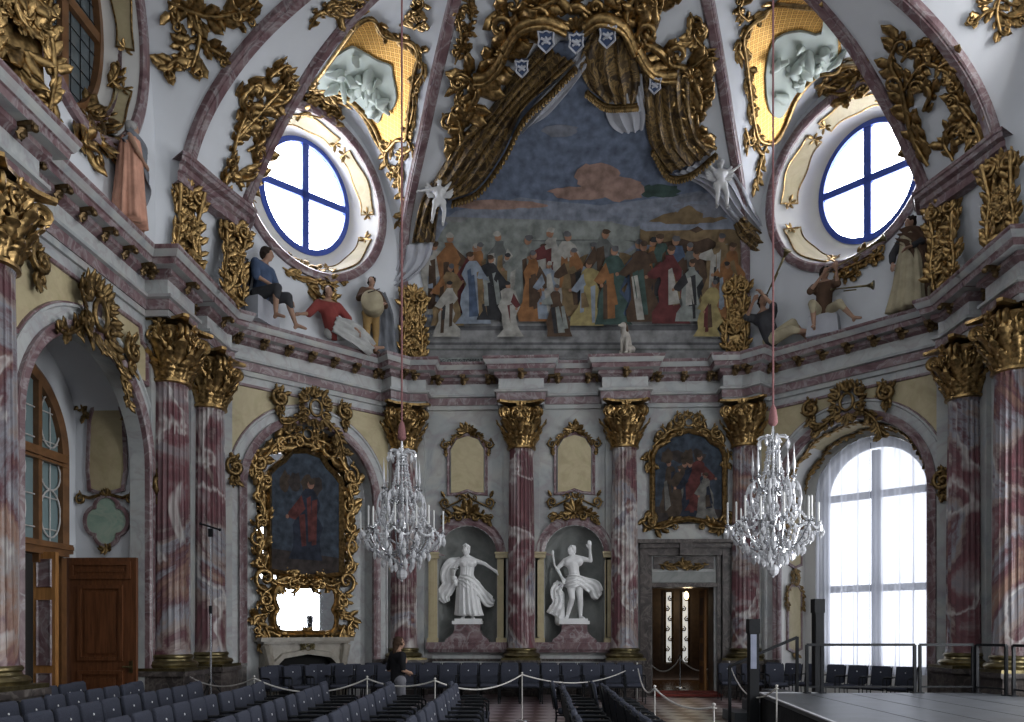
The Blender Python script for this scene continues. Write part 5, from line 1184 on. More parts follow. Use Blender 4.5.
for y0, y1 in ((.1, 1.0), (1.15, 2.35), (2.6, 3.1)):
    mb = MB(); mb.poly(rect(.08, wlf-.08, y0, y1), z=.06, depth=.01); mb.tube([(.08, y0, .06), (wlf-.08, y0, .06), (wlf-.08, y1, .06), (.08, y1, .06)], .025, 4, 0, True); e = mb.obj('marbled_panel', W_PURP, d2, angle=20)
mb = MB(); mb.box((13.45, 3.28, .05), (3.0, .14, .25)); mb.box((13.45, 3.38, .08), (3.1, .07, .32)); mb.box((12.0, 1.6, .0), (.16, 3.2, .2)); mb.box((14.9, 1.6, .0), (.16, 3.2, .2)); struct(mb.obj('trim_12', WOOD_W, M=MA, angle=20))
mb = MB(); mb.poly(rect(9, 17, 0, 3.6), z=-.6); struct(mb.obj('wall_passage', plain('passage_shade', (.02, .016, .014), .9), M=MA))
# panels on the alcove's far reveal (facing the viewer): local x to the right, measured back from the arch edge
MRV = Matrix(((1, 0, 0, -WL-AD), (0, 0, -1, A1-.01), (0, 1, 0, 0), (0, 0, 0, 1)))
pl = [(.32, 4.62), (.5, 4.56), (.75, 4.56), (.98, 4.62), (1.04, 5.0), (1.0, 6.0), (.9, 6.35), (.66, 6.5), (.42, 6.35), (.32, 6.0), (.28, 5.0)]
root = empty('wall_tablet', MRV @ T(.65, 0, 0), 'cream marble tablet on the alcove reveal, above the green medallion', 'wall tablet')
pl = [(x-.65, y) for x, y in pl]
mb = MB(); mb.poly(pl, z=.03, depth=.03); mb.obj('cream_field', W_CREAM, root); mb = MB(); molding(mb, pl, [(-.05, 0), (-.05, .05), (.02, .06), (.03, 0)], 0, True); mb.obj('moulding', W_PURP, root, angle=25)
mb = MB(); rg = random.Random(31)
cartouche(mb, T(-.05, 6.85, .05), .75, .6, rg)
vine2(mb, [(-.3, 6.7), (-.5, 6.45), (-.45, 6.1)], .035, T(0, 0, .04), rg=rg); vine2(mb, [(.3, 6.6), (.5, 6.4), (.5, 6.0)], .035, T(0, 0, .04), rg=rg)
mb.obj('gilded_crest', GOLD_D, root, angle=70); mb = MB()
for sx in (-1, 1): mb.tube([(sx*.1, 4.5, .05), (sx*.35, 4.44, .05), (sx*.52, 4.5, .05)], .035, 6); scroll(mb, T(0, 0, .04), sx*.5, 4.42, .12, PI/2, 1.2, -sx, .3)
spray(mb, T(0, 4.44, .05), .22, 4, rg, 2); mb.obj('gilded_foot', GOLD_D, root, angle=70)
root = empty('medallion', MRV @ T(.66, 3.98, 0), 'green marble quatrefoil medallion above the open brown door', 'medallion')
q = []
for i in range(48): a = 2*PI*i/48; k = .33+.10*abs(math.cos(2*a))**.7; q.append((k*math.cos(a)*1.02, k*math.sin(a)*1.15))
mb = MB(); mb.poly(q, z=.04, depth=.04); mb.obj('green_field', W_GREEN, root); mb = MB(); molding(mb, q, [(-.04, 0), (-.04, .06), (.03, .07), (.04, 0)], 0, True); mb.obj('moulding', W_PURP, root, angle=25)
mb = MB(); spray(mb, T(0, -.62, .04), .22, 5, rg, 2.6); spray(mb, T(0, -.5, .04) @ R(PI), .2, 3, rg, 1.6); mb.obj('gilded_foot', GOLD_D, root, angle=70); mb = MB(); shell(mb, T(0, .52, .04), .16); mb.obj('gilded_crest', GOLD_D, root, angle=70)
# ------------------------------------------------------------------ curtained window of the right diagonal wall
MW = F_DR @ T(0, 0, -RD-.2)
mb = MB(); mb.poly(arch(WC, WR, .75, WSP), z=-.08, depth=.03); wn = struct(mb.obj('window_8', emis('daylit_tall_pane', (.95, .97, 1), 1.7), M=MW))
WFR = plain('grey_window_bar', (.10, .105, .13), .6)
mb = MB(); molding(mb, archpath(WC, WR-.05, .75, WSP, 32), [(-.09, -.05), (-.09, .06), (.08, .08), (.08, -.05)]); mb.box((WC, .8, 0), (2*WR, .14, .14)); mb.obj('window_frame', WFR, wn, angle=25)
mb = MB(); mb.box((WC, 3.6, 0), (.2, 5.8, .12)); mb.obj('mullion', WFR, wn, angle=20)
for y in (5.35, 2.9): mb = MB(); mb.box((WC, y, 0), (2*WR, .18, .1)); mb.obj('transom', WFR, wn, angle=20)
def sheer():
    m = bpy.data.materials.new('sheer_curtain_fabric'); m.use_nodes = True; nt = m.node_tree; nt.nodes.clear(); L = nt.links
    o = nt.nodes.new('ShaderNodeOutputMaterial'); tr = nt.nodes.new('ShaderNodeBsdfTransparent'); tl = nt.nodes.new('ShaderNodeBsdfTranslucent'); df = nt.nodes.new('ShaderNodeBsdfDiffuse'); a = nt.nodes.new('ShaderNodeMixShader'); b = nt.nodes.new('ShaderNodeMixShader')
    tr.inputs['Color'].default_value = (.9, .92, .98, 1); tl.inputs['Color'].default_value = (.72, .75, .84, 1); df.inputs['Color'].default_value = (.7, .72, .8, 1)
    lw = nt.nodes.new('ShaderNodeLayerWeight'); lw.inputs['Blend'].default_value = .35; r = ramp(nt, [(.0, (.50,)*3), (.5, (.9,)*3)]); L.new(lw.outputs['Facing'], r.inputs['Fac'])
    L.new(tl.outputs[0], a.inputs[1]); L.new(df.outputs[0], a.inputs[2]); a.inputs['Fac'].default_value = .35
    L.new(r.outputs['Color'], b.inputs['Fac']); L.new(tr.outputs[0], b.inputs[1]); L.new(a.outputs[0], b.inputs[2]); L.new(b.outputs[0], o.inputs['Surface']); return m
SHEER = sheer()
root = empty('curtain', F_DR @ T(WC, .6, -RD+.12), 'sheer white curtain hanging over the tall arched window', 'curtain')
for sx in (-1, 1):
    mb = MB(); rg = random.Random(50+sx)
    ph = [rg.uniform(0, 6) for _ in range(4)]
    def fn(s, t):
        x = sx*(.02+(WR+.05)*s); H = 4.7+math.sqrt(max(0.02, (WR+.1)**2-x*x)); y = .05+.03*math.sin(9*s)+(H-.05)*t
        f = math.sin(x*17+ph[0]+.6*math.sin(3*t+ph[1]))*.045+math.sin(x*41+ph[2])*.018
        return (x, y, f*(1.15-.75*t)+.02)
    mb.grid(fn, 90, 30); mb.obj('curtain_half', SHEER, root, angle=180)
mb = MB(); mb.tube([(x-WC, y-.6+.02, 0) for x, y in archpath(WC, WR+.08, WSP, WSP, 24)], .025, 6); mb.obj('curtain_rod', SILVER, root)
# left splay of the window bay: cream panels with gilded trim; local x from the room edge into the wall
def reveal_frame(x, flip):                           # right-hand or left-hand jamb of the bay
    o = F_DR @ V((x, 0, 0)); inn = (F_DR.to_3x3() @ V((0, 0, -1))); n = (F_DR.to_3x3() @ V((1 if flip else -1, 0, 0)))
    xx = inn if not flip else -inn; return Matrix(((-inn.x if flip else inn.x, 0, n.x, o.x), (-inn.y if flip else inn.y, 0, n.y, o.y), (0, 1, 0, 0), (0, 0, 0, 1)))
MJ = reveal_frame(RL-RR+.01, True)
for y0, y1, lb in ((1.2, 3.0, 'lower cream tablet with gilded edge on the jamb left of the curtain'), (3.5, 5.0, 'upper cream tablet with gilded edge on the jamb left of the curtain')):
    root = empty('wall_tablet', MJ @ T(-RD/2, y0, 0), lb, 'wall tablet', 'jamb tablets of the window bay'); h = y1-y0
    sh = [(-.36, .1), (0, 0), (.36, .1), (.36, h-.15), (.2, h), (-.2, h), (-.36, h-.15)]
    mb = MB(); mb.poly(sh, z=.03, depth=.03); mb.obj('cream_field', W_CREAM, root); mb = MB(); molding(mb, sh, [(-.04, 0), (-.04, .05), (.03, .05), (.03, 0)], 0, True); mb.obj('moulding', W_PURP, root, angle=25)
    mb = MB(); rg = random.Random(int(y0*10)); cartouche(mb, T(0, h+.2, .04), .6, .42, rg)
    for sx in (-1, 1): vine2(mb, [(sx*.2, h+.05), (sx*.44, h-.2), (sx*.42, h-.6)], .03, T(0, 0, .03), rg=rg)
    mb.obj('gilded_crest', GOLD_D, root, angle=70); mb = MB(); spray(mb, T(0, 0, .03) @ R(PI), .25, 4, rg, 2); mb.obj('gilded_foot', GOLD_D, root, angle=70)
# soffit of the window arch
root = empty('soffit_tablet', F_DR @ T(RL, RS, 0), 'cream tablet edged with gilded garlands under the arch over the curtain', 'wall tablet')
def sof(a, d, off=.03): rr = RR-off; return V((rr*math.cos(a), rr*math.sin(a), -d))
mb = MB(); mb.grid(lambda s, t: sof(PI*(.3+.42*s), .3+.65*t+.06*math.sin(s*PI*4)), 24, 3); mb.obj('cream_field', W_CREAM, root)
mb = MB(); rg = random.Random(71)
for d in (.18, 1.05):
    P = [sof(PI*(.94-.88*i/10), d+.06*(-1)**i, .05) for i in range(11)]; N = [V((-math.cos(PI*(.94-.88*i/10)), -math.sin(PI*(.94-.88*i/10)), 0)) for i in range(11)]
    vine(mb, P, .035, N, rg=rg, leaves=1.1)
mb.obj('gilded_garland', GOLD, root, angle=70)
# ------------------------------------------------------------------ figures
def capsule(mb, a, ra, b, rb, n=10, mi=0):
    a, b = V(a), V(b); d = b-a; L = max(1e-4, d.length); q = d.to_track_quat('Z', 'Y').to_matrix().to_4x4(); prof = []
    for i in range(6): t = -PI/2+PI/2*i/5; prof.append((max(1e-4, ra*math.cos(t)), ra*math.sin(t)))
    for i in range(6): t = PI/2*i/5; prof.append((max(1e-4, rb*math.cos(t)), L+rb*math.sin(t)))
    mb.lathe(prof, n, mi, Matrix.Translation(a) @ q)
def fuse(mb, voxel, smooth=4):
    # melt overlapping solids into one continuous skin
    me = bpy.data.meshes.new('melt'); me.from_pydata(mb.v, [], mb.f); o = bpy.data.objects.new('melt', me); COL.objects.link(o)
    r = o.modifiers.new('r', 'REMESH'); r.mode = 'VOXEL'; r.voxel_size = voxel; s = o.modifiers.new('s', 'SMOOTH'); s.factor = .5; s.iterations = smooth
    dg = bpy.context.evaluated_depsgraph_get(); m2 = bpy.data.meshes.new_from_object(o.evaluated_get(dg)); bpy.data.objects.remove(o)
    m2.polygons.foreach_set('use_smooth', [True]*len(m2.polygons)); return m2
def add_mesh(name, me, mat, parent):
    me.materials.clear(); me.materials.append(mat); me.name = name; o = bpy.data.objects.new(name, me); COL.objects.link(o); o.parent = parent; return o
BASE = dict(pel=(0, 0, .95), chest=(0, 0, 1.30), neck=(0, .01, 1.48), head=(0, -.03, 1.635), shL=(-.185, .01, 1.41), shR=(.185, .01, 1.41), elL=(-.24, .02, 1.12), elR=(.24, .02, 1.12), wrL=(-.25, -.06, .88), wrR=(.25, -.06, .88),
            hipL=(-.095, 0, .92), hipR=(.095, 0, .92), knL=(-.11, -.02, .50), knR=(.11, -.02, .50), anL=(-.11, .03, .09), anR=(.11, .03, .09), toL=(-.13, -.15, .04), toR=(.13, -.15, .04))
def hand(mb, el, wr, k=1.0, curl=.5):
    el, wr = V(el), V(wr); d = (wr-el).normalized(); up = V((0, 0, 1)) if abs(d.z) < .8 else V((0, -1, 0)); s = d.cross(up).normalized(); u = s.cross(d)
    pc = wr+d*.05*k; capsule(mb, wr, .027*k, pc+d*.03*k, .034*k, 8)
    for i, L in enumerate((.065, .075, .07, .055)):
        o = (i-1.5)*.02*k; p0 = pc+d*.035*k+s*o; p1 = p0+d*L*.55*k-u*curl*.02*k; p2 = p1+d*L*.35*k-u*curl*.05*k; capsule(mb, p0, .0115*k, p1, .0105*k, 6); capsule(mb, p1, .0105*k, p2, .009*k, 6)
    p0 = wr+d*.02*k-s*.025*k; p1 = p0+d*.04*k-s*.03*k; p2 = p1+d*.035*k-s*.005*k; capsule(mb, p0, .014*k, p1, .012*k, 6); capsule(mb, p1, .012*k, p2, .010*k, 6)
def head_at(mb, c, face, k=1.0):
    # c centre of the head, face the direction it looks in
    c = V(c); f = V(face).normalized(); sd = f.cross(V((0, 0, 1))).normalized(); u = sd.cross(f)
    Q = Matrix(((sd.x, f.x, u.x, c.x), (sd.y, f.y, u.y, c.y), (sd.z, f.z, u.z, c.z), (0, 0, 0, 1))) @ S(k)
    mb.ball((0, -.012, .03), (.076, .095, .088), 0, 10, Q); mb.ball((0, .02, -.03), (.062, .072, .085), 0, 10, Q); mb.ball((0, .062, -.09), (.026, .026, .022), 0, 6, Q)
    def cq(a, ra, b, rb): capsule(mb, Q @ V(a), ra*k, Q @ V(b), rb*k, 6)
    cq((0, .088, .022), .011, (0, .11, -.018), .015); cq((-.045, .082, .034), .011, (.045, .082, .034), .011); cq((-.022, .09, -.052), .009, (.022, .09, -.052), .009)
    for s_ in (-1, 1): cq((s_*.076, .0, .02), .012, (s_*.074, -.005, -.03), .010); mb.ball((s_*.03, .082, .012), .013, 0, 5, Q); mb.ball((s_*.042, .06, -.02), .024, 0, 5, Q)
    return Q
def body(P, face=(0, -1, 0), k=1.0, female=False, voxel=.014, hands=True, thin=1.0, feet=True, hk=1.0):
    mb = MB(); J = {n: V(P.get(n, BASE[n])) for n in BASE}; th = thin
    c = lambda a, ra, b, rb: capsule(mb, J[a] if isinstance(a, str) else a, ra*th, J[b] if isinstance(b, str) else b, rb*th)
    hips = (J['hipL']+J['hipR'])/2
    c('hipL', .105, 'hipR', .105); c('pel', .115, J['pel'].lerp(J['chest'], .5), .098 if female else .108); c(J['pel'].lerp(J['chest'], .45), .10, 'chest', .125)
    sl = J['chest'].lerp(J['shL'], .55); sr = J['chest'].lerp(J['shR'], .55); c(sl, .105, sr, .105); c('shL', .055, J['neck'], .06); c('shR', .055, J['neck'], .06)
    if female:
        for s_ in (-1, 1): mb.ball(J['chest']+V((s_*.075, -.095, .0)), .065, 0, 8)
    c('neck', .055, J['head']-V((0, 0, .06)), .05)
    for s_ in 'LR':
        c('sh'+s_, .057, 'el'+s_, .041); c('el'+s_, .042, 'wr'+s_, .027)
        c('hip'+s_, .092, 'kn'+s_, .058); c('kn'+s_, .056, J['kn'+s_].lerp(J['an'+s_], .35)+V((0, .015, 0)), .058); c(J['kn'+s_].lerp(J['an'+s_], .35)+V((0, .015, 0)), .056, 'an'+s_, .034)
        if feet: c('an'+s_, .036, 'to'+s_, .028); mb.ball(J['an'+s_]+V((0, .02, -.04)), .036, 0, 6)
        if hands: hand(mb, J['el'+s_], J['wr'+s_], hk)
    head_at(mb, J['head'], face, 1.0)
    return mb, J
def hair(c, face, style='short', k=1.0):
    mb = MB(); c = V(c); f = V(face).normalized()
    mb.ball(c+V((0, 0, .045))-f*.028, (.087*k, .095*k, .085*k), 0, 10); mb.ball(c-f*.06+V((0, 0, -.01)), (.078*k, .065*k, .095*k), 0, 8)
    if style == 'bun': mb.ball(c-f*.14+V((0, 0, .06)), .05*k, 0, 7)
    if style == 'long': capsule(mb, c-f*.07, .07, c-f*.09-V((0, 0, .2)), .05)
    if style == 'beard': capsule(mb, c+f*.07-V((0, 0, .08)), .045, c+f*.07-V((0, 0, .18)), .02)
    for i in range(14): a = i*2.4; mb.ball(c-f*.02+V((.08*math.cos(a), .08*math.sin(a), .03+.06*math.sin(a*1.7))), .026*k, 0, 5)
    return mb
def skirt(stations, folds=11, amp=.16, n=88, seed=1, top=True):
    # draped cloth tube with hanging folds: stations (centre, rx, ry)
    rg = random.Random(seed); ph = [rg.uniform(0, 6) for _ in range(6)]; mb = MB(); rs = []
    K = len(stations); C = spline([V(s[0]) for s in stations], 5); RX = spline([V((s[1], s[2], 0)) for s in stations], 5); m = len(C)
    for i in range(m):
        t = i/(m-1); ring = []
        for j in range(n):
            a = 2*PI*j/n; f = math.sin(folds*a+ph[0]+1.2*math.sin(2*a+ph[1])+.9*t)*.55+math.sin(folds*1.9*a+ph[2]-1.4*t)*.3+math.sin(3*a+ph[3]+2*t)*.25
            q = 1+amp*(.25+.75*t)*f; ring.append((C[i].x+RX[i].x*q*math.cos(a), C[i].y+RX[i].y*q*math.sin(a), C[i].z+.012*f))
        rs.append(ring)
    mb.rings(rs); return mb
def ribbon(pts, w, amp=.05, folds=3, n=10, seed=0, thick=.02, side=(0, 0, 1)):
    # flying strip of cloth with lengthwise folds
    rg = random.Random(seed); ph = rg.uniform(0, 6); P = spline(pts, 7); K = len(P); mb = MB(); ww = w if isinstance(w, (list, tuple)) else [w]*len(pts); top = []; 
    for i in range(K):
        t = (P[min(K-1, i+1)]-P[max(0, i-1)]).normalized(); sd = V(side); sd = (sd-t*sd.dot(t)).normalized(); nn = t.cross(sd); x = i/(K-1)*(len(ww)-1); j = min(int(x), len(ww)-2); wi = ww[j]+(ww[j+1]-ww[j])*(x-j)
        top.append([P[i]+sd*wi*(s/n-.5)+nn*amp*math.sin(2*PI*folds*s/n+ph+.25*i) for s in range(n+1)]+[P[i]+sd*wi*(s/n-.5)+nn*(amp*math.sin(2*PI*folds*s/n+ph+.25*i)-thick) for s in range(n, -1, -1)])
    mb.rings(top); return mb
def join(*ms):
    o = MB()
    for m in ms: o.add(m.v, m.f)
    return o
# pedestals of the two statues
for i, (c, r) in enumerate(NICHE):
    root = empty('statue_pedestal', F_FRONT @ T(c, NZ0, -.1) @ R(-PI/2, 'X'), 'flared mauve marble pedestal in '+('the statue niche nearer the mirror wall', 'the statue niche nearer the doorway')[i], 'pedestal', 'statue pedestals')
    mb = MB(); rs = []
    for z, a, b in ((0, .62, .30), (.08, .60, .30), (.14, .50, .28), (.24, .40, .26), (.36, .35, .25), (.5, .36, .25)): rs.append([(-a, -b, z), (a, -b, z), (a, b, z), (-a, b, z)])
    mb.rings(rs); mb.obj('block', W_PURP, root, angle=20)
    mb = MB(); mb.box((0, 0, .55), (.84, .56, .09)); mb.obj('plinth', STATUE, root, angle=20)
# statue of a woman in flying drapery
P = dict(pel=(-.02, 0, .98), chest=(.0, .0, 1.32), neck=(-.01, .0, 1.5), head=(-.04, -.03, 1.66), elL=(-.36, -.02, 1.20), wrL=(-.30, -.16, .99), elR=(.40, -.06, 1.34), wrR=(.60, -.12, 1.20), knL=(-.12, -.05, .52), knR=(.12, -.10, .52), anR=(.10, .0, .09), toR=(.16, -.18, .05))
root = empty('marble_statue', F_FRONT @ T(NICHE[0][0], NZ0+.6, -.1) @ R(-PI/2, 'X') @ S(1.2), 'white marble statue of a draped woman with one arm held out, in a niche', 'statue', 'niche statues')
b, J = body(P, (-.35, -1, .05), female=True, voxel=.014, hk=1.3, thin=1.14); add_mesh('body', fuse(b, .014), STATUE, root)
h = hair(J['head'], (-.35, -1, .05), 'bun'); h.tube([(J['head'].x-.07, -.05, J['head'].z+.1), (J['head'].x, -.09, J['head'].z+.14), (J['head'].x+.07, -.05, J['head'].z+.1)], .025, 6); add_mesh('hair', fuse(h, .014, 2), STATUE, root)
skirt([((-.01, 0, 1.40), .17, .13), ((-.01, 0, 1.22), .155, .13), ((-.02, 0, 1.08), .15, .13), ((-.02, -.01, .92), .21, .17), ((0, -.03, .6), .24, .19), ((.02, -.02, .3), .27, .21), ((.04, 0, .12), .30, .22)], 13, .3, seed=3).obj('gown', STATUE, root, angle=180)
join(ribbon([(-.16, .05, 1.42), (-.38, .02, 1.32), (-.50, 0, 1.08), (-.44, -.02, .86), (-.56, 0, .62), (-.50, .0, .44)], [.2, .34, .36, .34, .34, .16], .05, 3, seed=1, side=(1, 0, .2)), ribbon([(-.2, -.1, .98), (0, -.2, .92), (.2, -.12, .80), (.36, 0, .62), (.5, .02, .46), (.62, .0, .42)], [.2, .3, .3, .28, .3, .16], .04, 3, seed=2)).obj('cloak', STATUE, root, angle=180)
mb = MB(); mb.tube([(-.30, -.18, .86), (-.30, -.18, 1.16)], .02, 6); flower(mb, T(-.30, -.18, 1.2), .12); mb.ball((-.3, -.18, .98), .07, 0, 7); mb.obj('held_bouquet', STATUE, root)
mb = MB(); mb.box((.02, 0, .02), (.62, .44, .06)); mb.obj('statue_base', STATUE, root, angle=20)
# statue of a man, one arm raised
P = dict(pel=(.02, 0, .97), chest=(-.03, .0, 1.31), neck=(-.02, 0, 1.49), head=(-.07, -.03, 1.65), shL=(-.21, .01, 1.41), shR=(.18, 0, 1.45), elL=(-.40, .02, 1.22), wrL=(-.30, -.12, 1.02), elR=(.38, -.06, 1.40), wrR=(.36, -.14, 1.66), knL=(-.05, -.12, .52), knR=(.14, -.02, .51), anL=(-.16, .06, .10), toL=(-.2, -.11, .05), anR=(.15, .03, .09), toR=(.22, -.14, .05))
root = empty('marble_statue', F_FRONT @ T(NICHE[1][0], NZ0+.6, -.1) @ R(-PI/2, 'X') @ S(1.2), 'white marble statue of a bare-chested man raising one arm, in a niche', 'statue', 'niche statues')
b, J = body(P, (-.75, -.8, .15), voxel=.014, hk=1.3, thin=1.2); add_mesh('body', fuse(b, .014), STATUE, root)
add_mesh('hair', fuse(hair(J['head'], (-.75, -.8, .15)), .014, 2), STATUE, root)
join(ribbon([(-.18, -.04, .98), (-.02, -.17, .96), (.17, -.12, .92), (.3, .0, .86), (.46, .02, .78), (.54, .0, .62), (.60, .0, .56)], [.16, .24, .26, .3, .36, .34, .18], .04, 3, seed=4), ribbon([(.16, -.1, .98), (0, -.17, .90), (-.16, -.08, .88), (-.2, .08, .9)], [.16, .26, .26, .2], .03, 3, seed=5)).obj('loincloth', STATUE, root, angle=180)
mb = MB(); capsule(mb, (-.34, .06, 0), .13, (-.32, .06, .62), .10); capsule(mb, (-.32, .06, .55), .07, (-.46, .05, .86), .045); mb.ball((-.36, -.02, .3), .12, 0, 7); mb = join(mb, ribbon([(-.32, -.04, .92), (-.42, -.1, .7), (-.38, -.12, .42), (-.5, -.08, .12)], [.2, .3, .3, .36], .045, 3, seed=6, side=(1, 0, 0)))
add_mesh('stump_with_cloth', fuse(mb, .018, 3), STATUE, root)
mb = MB(); mb.tube([(-.3, -.14, 1.0), (-.46, -.1, 1.3), (-.5, -.1, 1.56)], .022, 6); mb.ball((-.5, -.1, 1.58), (.03, .03, .07), 0, 6); mb.obj('held_staff', STATUE, root)
mb = MB(); mb.box((-.02, 0, .02), (.66, .44, .06)); mb.obj('statue_base', STATUE, root, angle=20)
# winged boys on the curtains
PUT = dict(pel=(0, 0, .62), chest=(0, 0, .86), neck=(0, 0, 1.0), head=(0, -.03, 1.16), shL=(-.15, 0, .96), shR=(.15, 0, .96), hipL=(-.09, 0, .6), hipR=(.09, 0, .6))
for lb, (px, py), po, mat in (('white stucco cherub reaching up at the left edge of the mural', (441, 190), dict(elL=(-.36, -.02, .92), wrL=(-.52, -.05, .88), elR=(.30, -.05, 1.12), wrR=(.36, -.08, 1.34), knL=(-.14, -.12, .36), knR=(.14, -.02, .34), anL=(-.2, .06, .12), anR=(.1, .06, .06), toL=(-.22, -.05, .06), toR=(.1, -.06, .0)), STUCCO),
                              ('white stucco cherub lifting the grey drapery at the right edge of the mural', (718, 172), dict(elL=(-.28, -.05, 1.06), wrL=(-.3, -.08, 1.28), elR=(.33, -.03, .98), wrR=(.46, -.05, 1.08), knL=(-.1, -.08, .34), knR=(.16, -.06, .34), anL=(-.08, .06, .08), anR=(.2, .06, .06), toL=(-.08, -.06, .02), toR=(.22, -.06, .0)), STUCCO)):
    p, n = hit(px, py, .62, FR_BVH); root = empty('stucco_cherub', Matrix.Translation(p) @ R(.1), lb, 'cherub', 'cherubs beside the mural'); Q = dict(PUT); Q.update(po)
    b, J = body(Q, (0, -1, -.1), thin=1.05, hk=.95); b.v = [tuple(V(v)*.95-V((0, 0, .55))) for v in b.v]; add_mesh('body', fuse(b, .016), mat, root)
    h = hair(J['head'], (0, -1, 0)); h.v = [tuple(V(v)*.95-V((0, 0, .55))) for v in h.v]; add_mesh('hair', fuse(h, .016, 2), mat, root)
    for s_ in (-1, 1):
        mb = MB()
        for k in range(5): leaf(mb, T(s_*.08, .12, .85*.95-.55) @ R(PI/2, 'X') @ R(-s_*(.7+.25*k)), .42-.04*k, .14, .2, 1)
        mb.obj('wing', mat, root)
# painted stucco figures on the cornice
SKIN = plain('skin', (.34, .20, .135), .6, 0, .1, 4)
def cloth_mat(n, c): return plain('cloth_'+n, c, .85, 0, .2, 4, spec=.15)
C_PINK = cloth_mat('salmon', (.52, .28, .20)); C_GREY = cloth_mat('grey', (.17, .18, .20)); C_BLUE = cloth_mat('blue', (.07, .10, .17)); C_RED = cloth_mat('red', (.22, .05, .045)); C_DARK = cloth_mat('dark', (.05, .05, .055)); C_WHITE = cloth_mat('white', (.42, .42, .41)); C_OCHRE = cloth_mat('ochre', (.34, .22, .09)); C_CREAM = cloth_mat('cream', (.40, .35, .24)); C_BROWN = cloth_mat('brown', (.10, .06, .04)); HAIRB = cloth_mat('dark_hair', (.03, .022, .018)); HAIRG = cloth_mat('grey_hair', (.30, .29, .28))
def stand(M, label, P, face, robe, robemat, extra=(), hairm=None, hstyle='short', sleeves=None, sc=1.1, voxel=.016):
    root = empty('painted_stucco_figure', M @ S(sc), label, 'figure', 'painted figures on the cornice')
    b, J = body(P, face, voxel=voxel, hk=1.1); add_mesh('body', fuse(b, voxel), SKIN, root); add_mesh('hair', fuse(hair(J['head'], face, hstyle), voxel, 2), hairm or HAIRB, root)
    if robe: skirt(robe, 9, .18, seed=len(label)).obj('robe', robemat, root, angle=180)
    if sleeves:
        mb = MB()
        for s_ in 'LR':
            capsule(mb, J['sh'+s_], .085, J['el'+s_], .075); capsule(mb, J['el'+s_], .072, V(J['el'+s_]).lerp(J['wr'+s_], .7), .06)
        c_ = J['chest']; capsule(mb, J['pel'], .15, c_, .155); capsule(mb, c_.lerp(J['shL'], .6), .125, c_.lerp(J['shR'], .6), .125); capsule(mb, J['shL'], .08, J['shR'], .08)
        add_mesh('tunic', fuse(mb, voxel+.004), sleeves, root)
    for nm, m_, mt in extra: m_.obj(nm, mt, root, angle=180)
    return root, J
def legs_cloth(J, k=1.0, low=.9):
    mb = MB()
    for s_ in 'LR': capsule(mb, J['hip'+s_], .115*k, J['kn'+s_], .085*k); capsule(mb, J['kn'+s_], .082*k, V(J['kn'+s_]).lerp(J['an'+s_], low), .055*k)
    capsule(mb, J['hipL'], .125*k, J['hipR'], .125*k); return mb
CZ = E_TOP
# robed old man on the left cornice
p = onY(136, 200, 14.6)
stand(F_LEFT @ T(14.15, CZ, .32) @ R(-PI/2, 'X') @ R(.5), 'painted stucco figure of an old man in a salmon robe, alone on the left cornice', dict(elL=(-.3, -.1, 1.14), wrL=(-.1, -.2, 1.08), elR=(.28, 0, 1.14), wrR=(.24, -.14, .92)), (.4, -1, .1),
      [((0, 0, 1.42), .2, .15), ((0, 0, 1.2), .23, .18), ((0, 0, .9), .27, .2), ((0, 0, .5), .31, .23), ((.02, 0, .04), .36, .26)], C_PINK,
      [('cloak', join(ribbon([(-.2, .05, 1.44), (.06, -.2, 1.25), (.26, -.16, .95), (.3, -.06, .6)], [.3, .42, .44, .4], .05, 3, seed=11), ribbon([(.2, .08, 1.46), (.32, .1, 1.0), (.36, .06, .5), (.42, .0, .05)], [.3, .42, .46, .5], .06, 3, seed=12, side=(1, -.5, 0))), C_GREY)], HAIRG, 'beard')
# man in blue seated on the left cornice
SIT = dict(pel=(0, 0, .50), chest=(.02, -.03, .86), neck=(.02, -.04, 1.03), head=(.04, -.09, 1.19), shL=(-.18, -.02, .97), shR=(.2, -.03, .97), hipL=(-.1, 0, .47), hipR=(.1, 0, .47), elL=(-.27, -.1, .70), wrL=(-.12, -.3, .58), elR=(.3, -.1, .7), wrR=(.34, -.3, .52), knL=(-.12, -.40, .52), knR=(.2, -.38, .50), anL=(-.1, -.36, .1), anR=(.38, -.42, .09), toL=(-.1, -.52, .04), toR=(.46, -.56, .04))
def seated(M, label, tunic, hose, face=(0, -1, 0), P=SIT, sc=1.15, hairm=None, seat=True, seatmat=None, cloak=None, extra=()):
    root = empty('painted_stucco_figure', M @ S(sc), label, 'figure', 'painted figures on the cornice'); b, J = body(P, face, hk=1.1); add_mesh('body', fuse(b, .016), SKIN, root); add_mesh('hair', fuse(hair(J['head'], face), .016, 2), hairm or HAIRB, root)
    mb = MB(); c_ = J['chest']; capsule(mb, J['pel'], .155, c_, .155); capsule(mb, c_.lerp(J['shL'], .6), .12, c_.lerp(J['shR'], .6), .12)
    for s_ in 'LR': capsule(mb, J['sh'+s_], .085, J['el'+s_], .072)
    add_mesh('tunic', fuse(mb, .02), tunic, root); add_mesh('breeches', fuse(legs_cloth(J, 1, .35), .02), hose, root)
    if seat:
        mb = MB(); mb.box((J['pel'].x, J['pel'].y+.05, (J['pel'].z-.1)/2), (.6, .42, max(.05, J['pel'].z-.1)), taper=.85); mb.obj('block_seat', seatmat or STUCCO_G, root, angle=20)
    if cloak is not None: cloak[0].obj('cloak', cloak[1], root, angle=180)
    for nm, m_, mt in extra: m_.obj(nm, mt, root, angle=180)
    return root, J
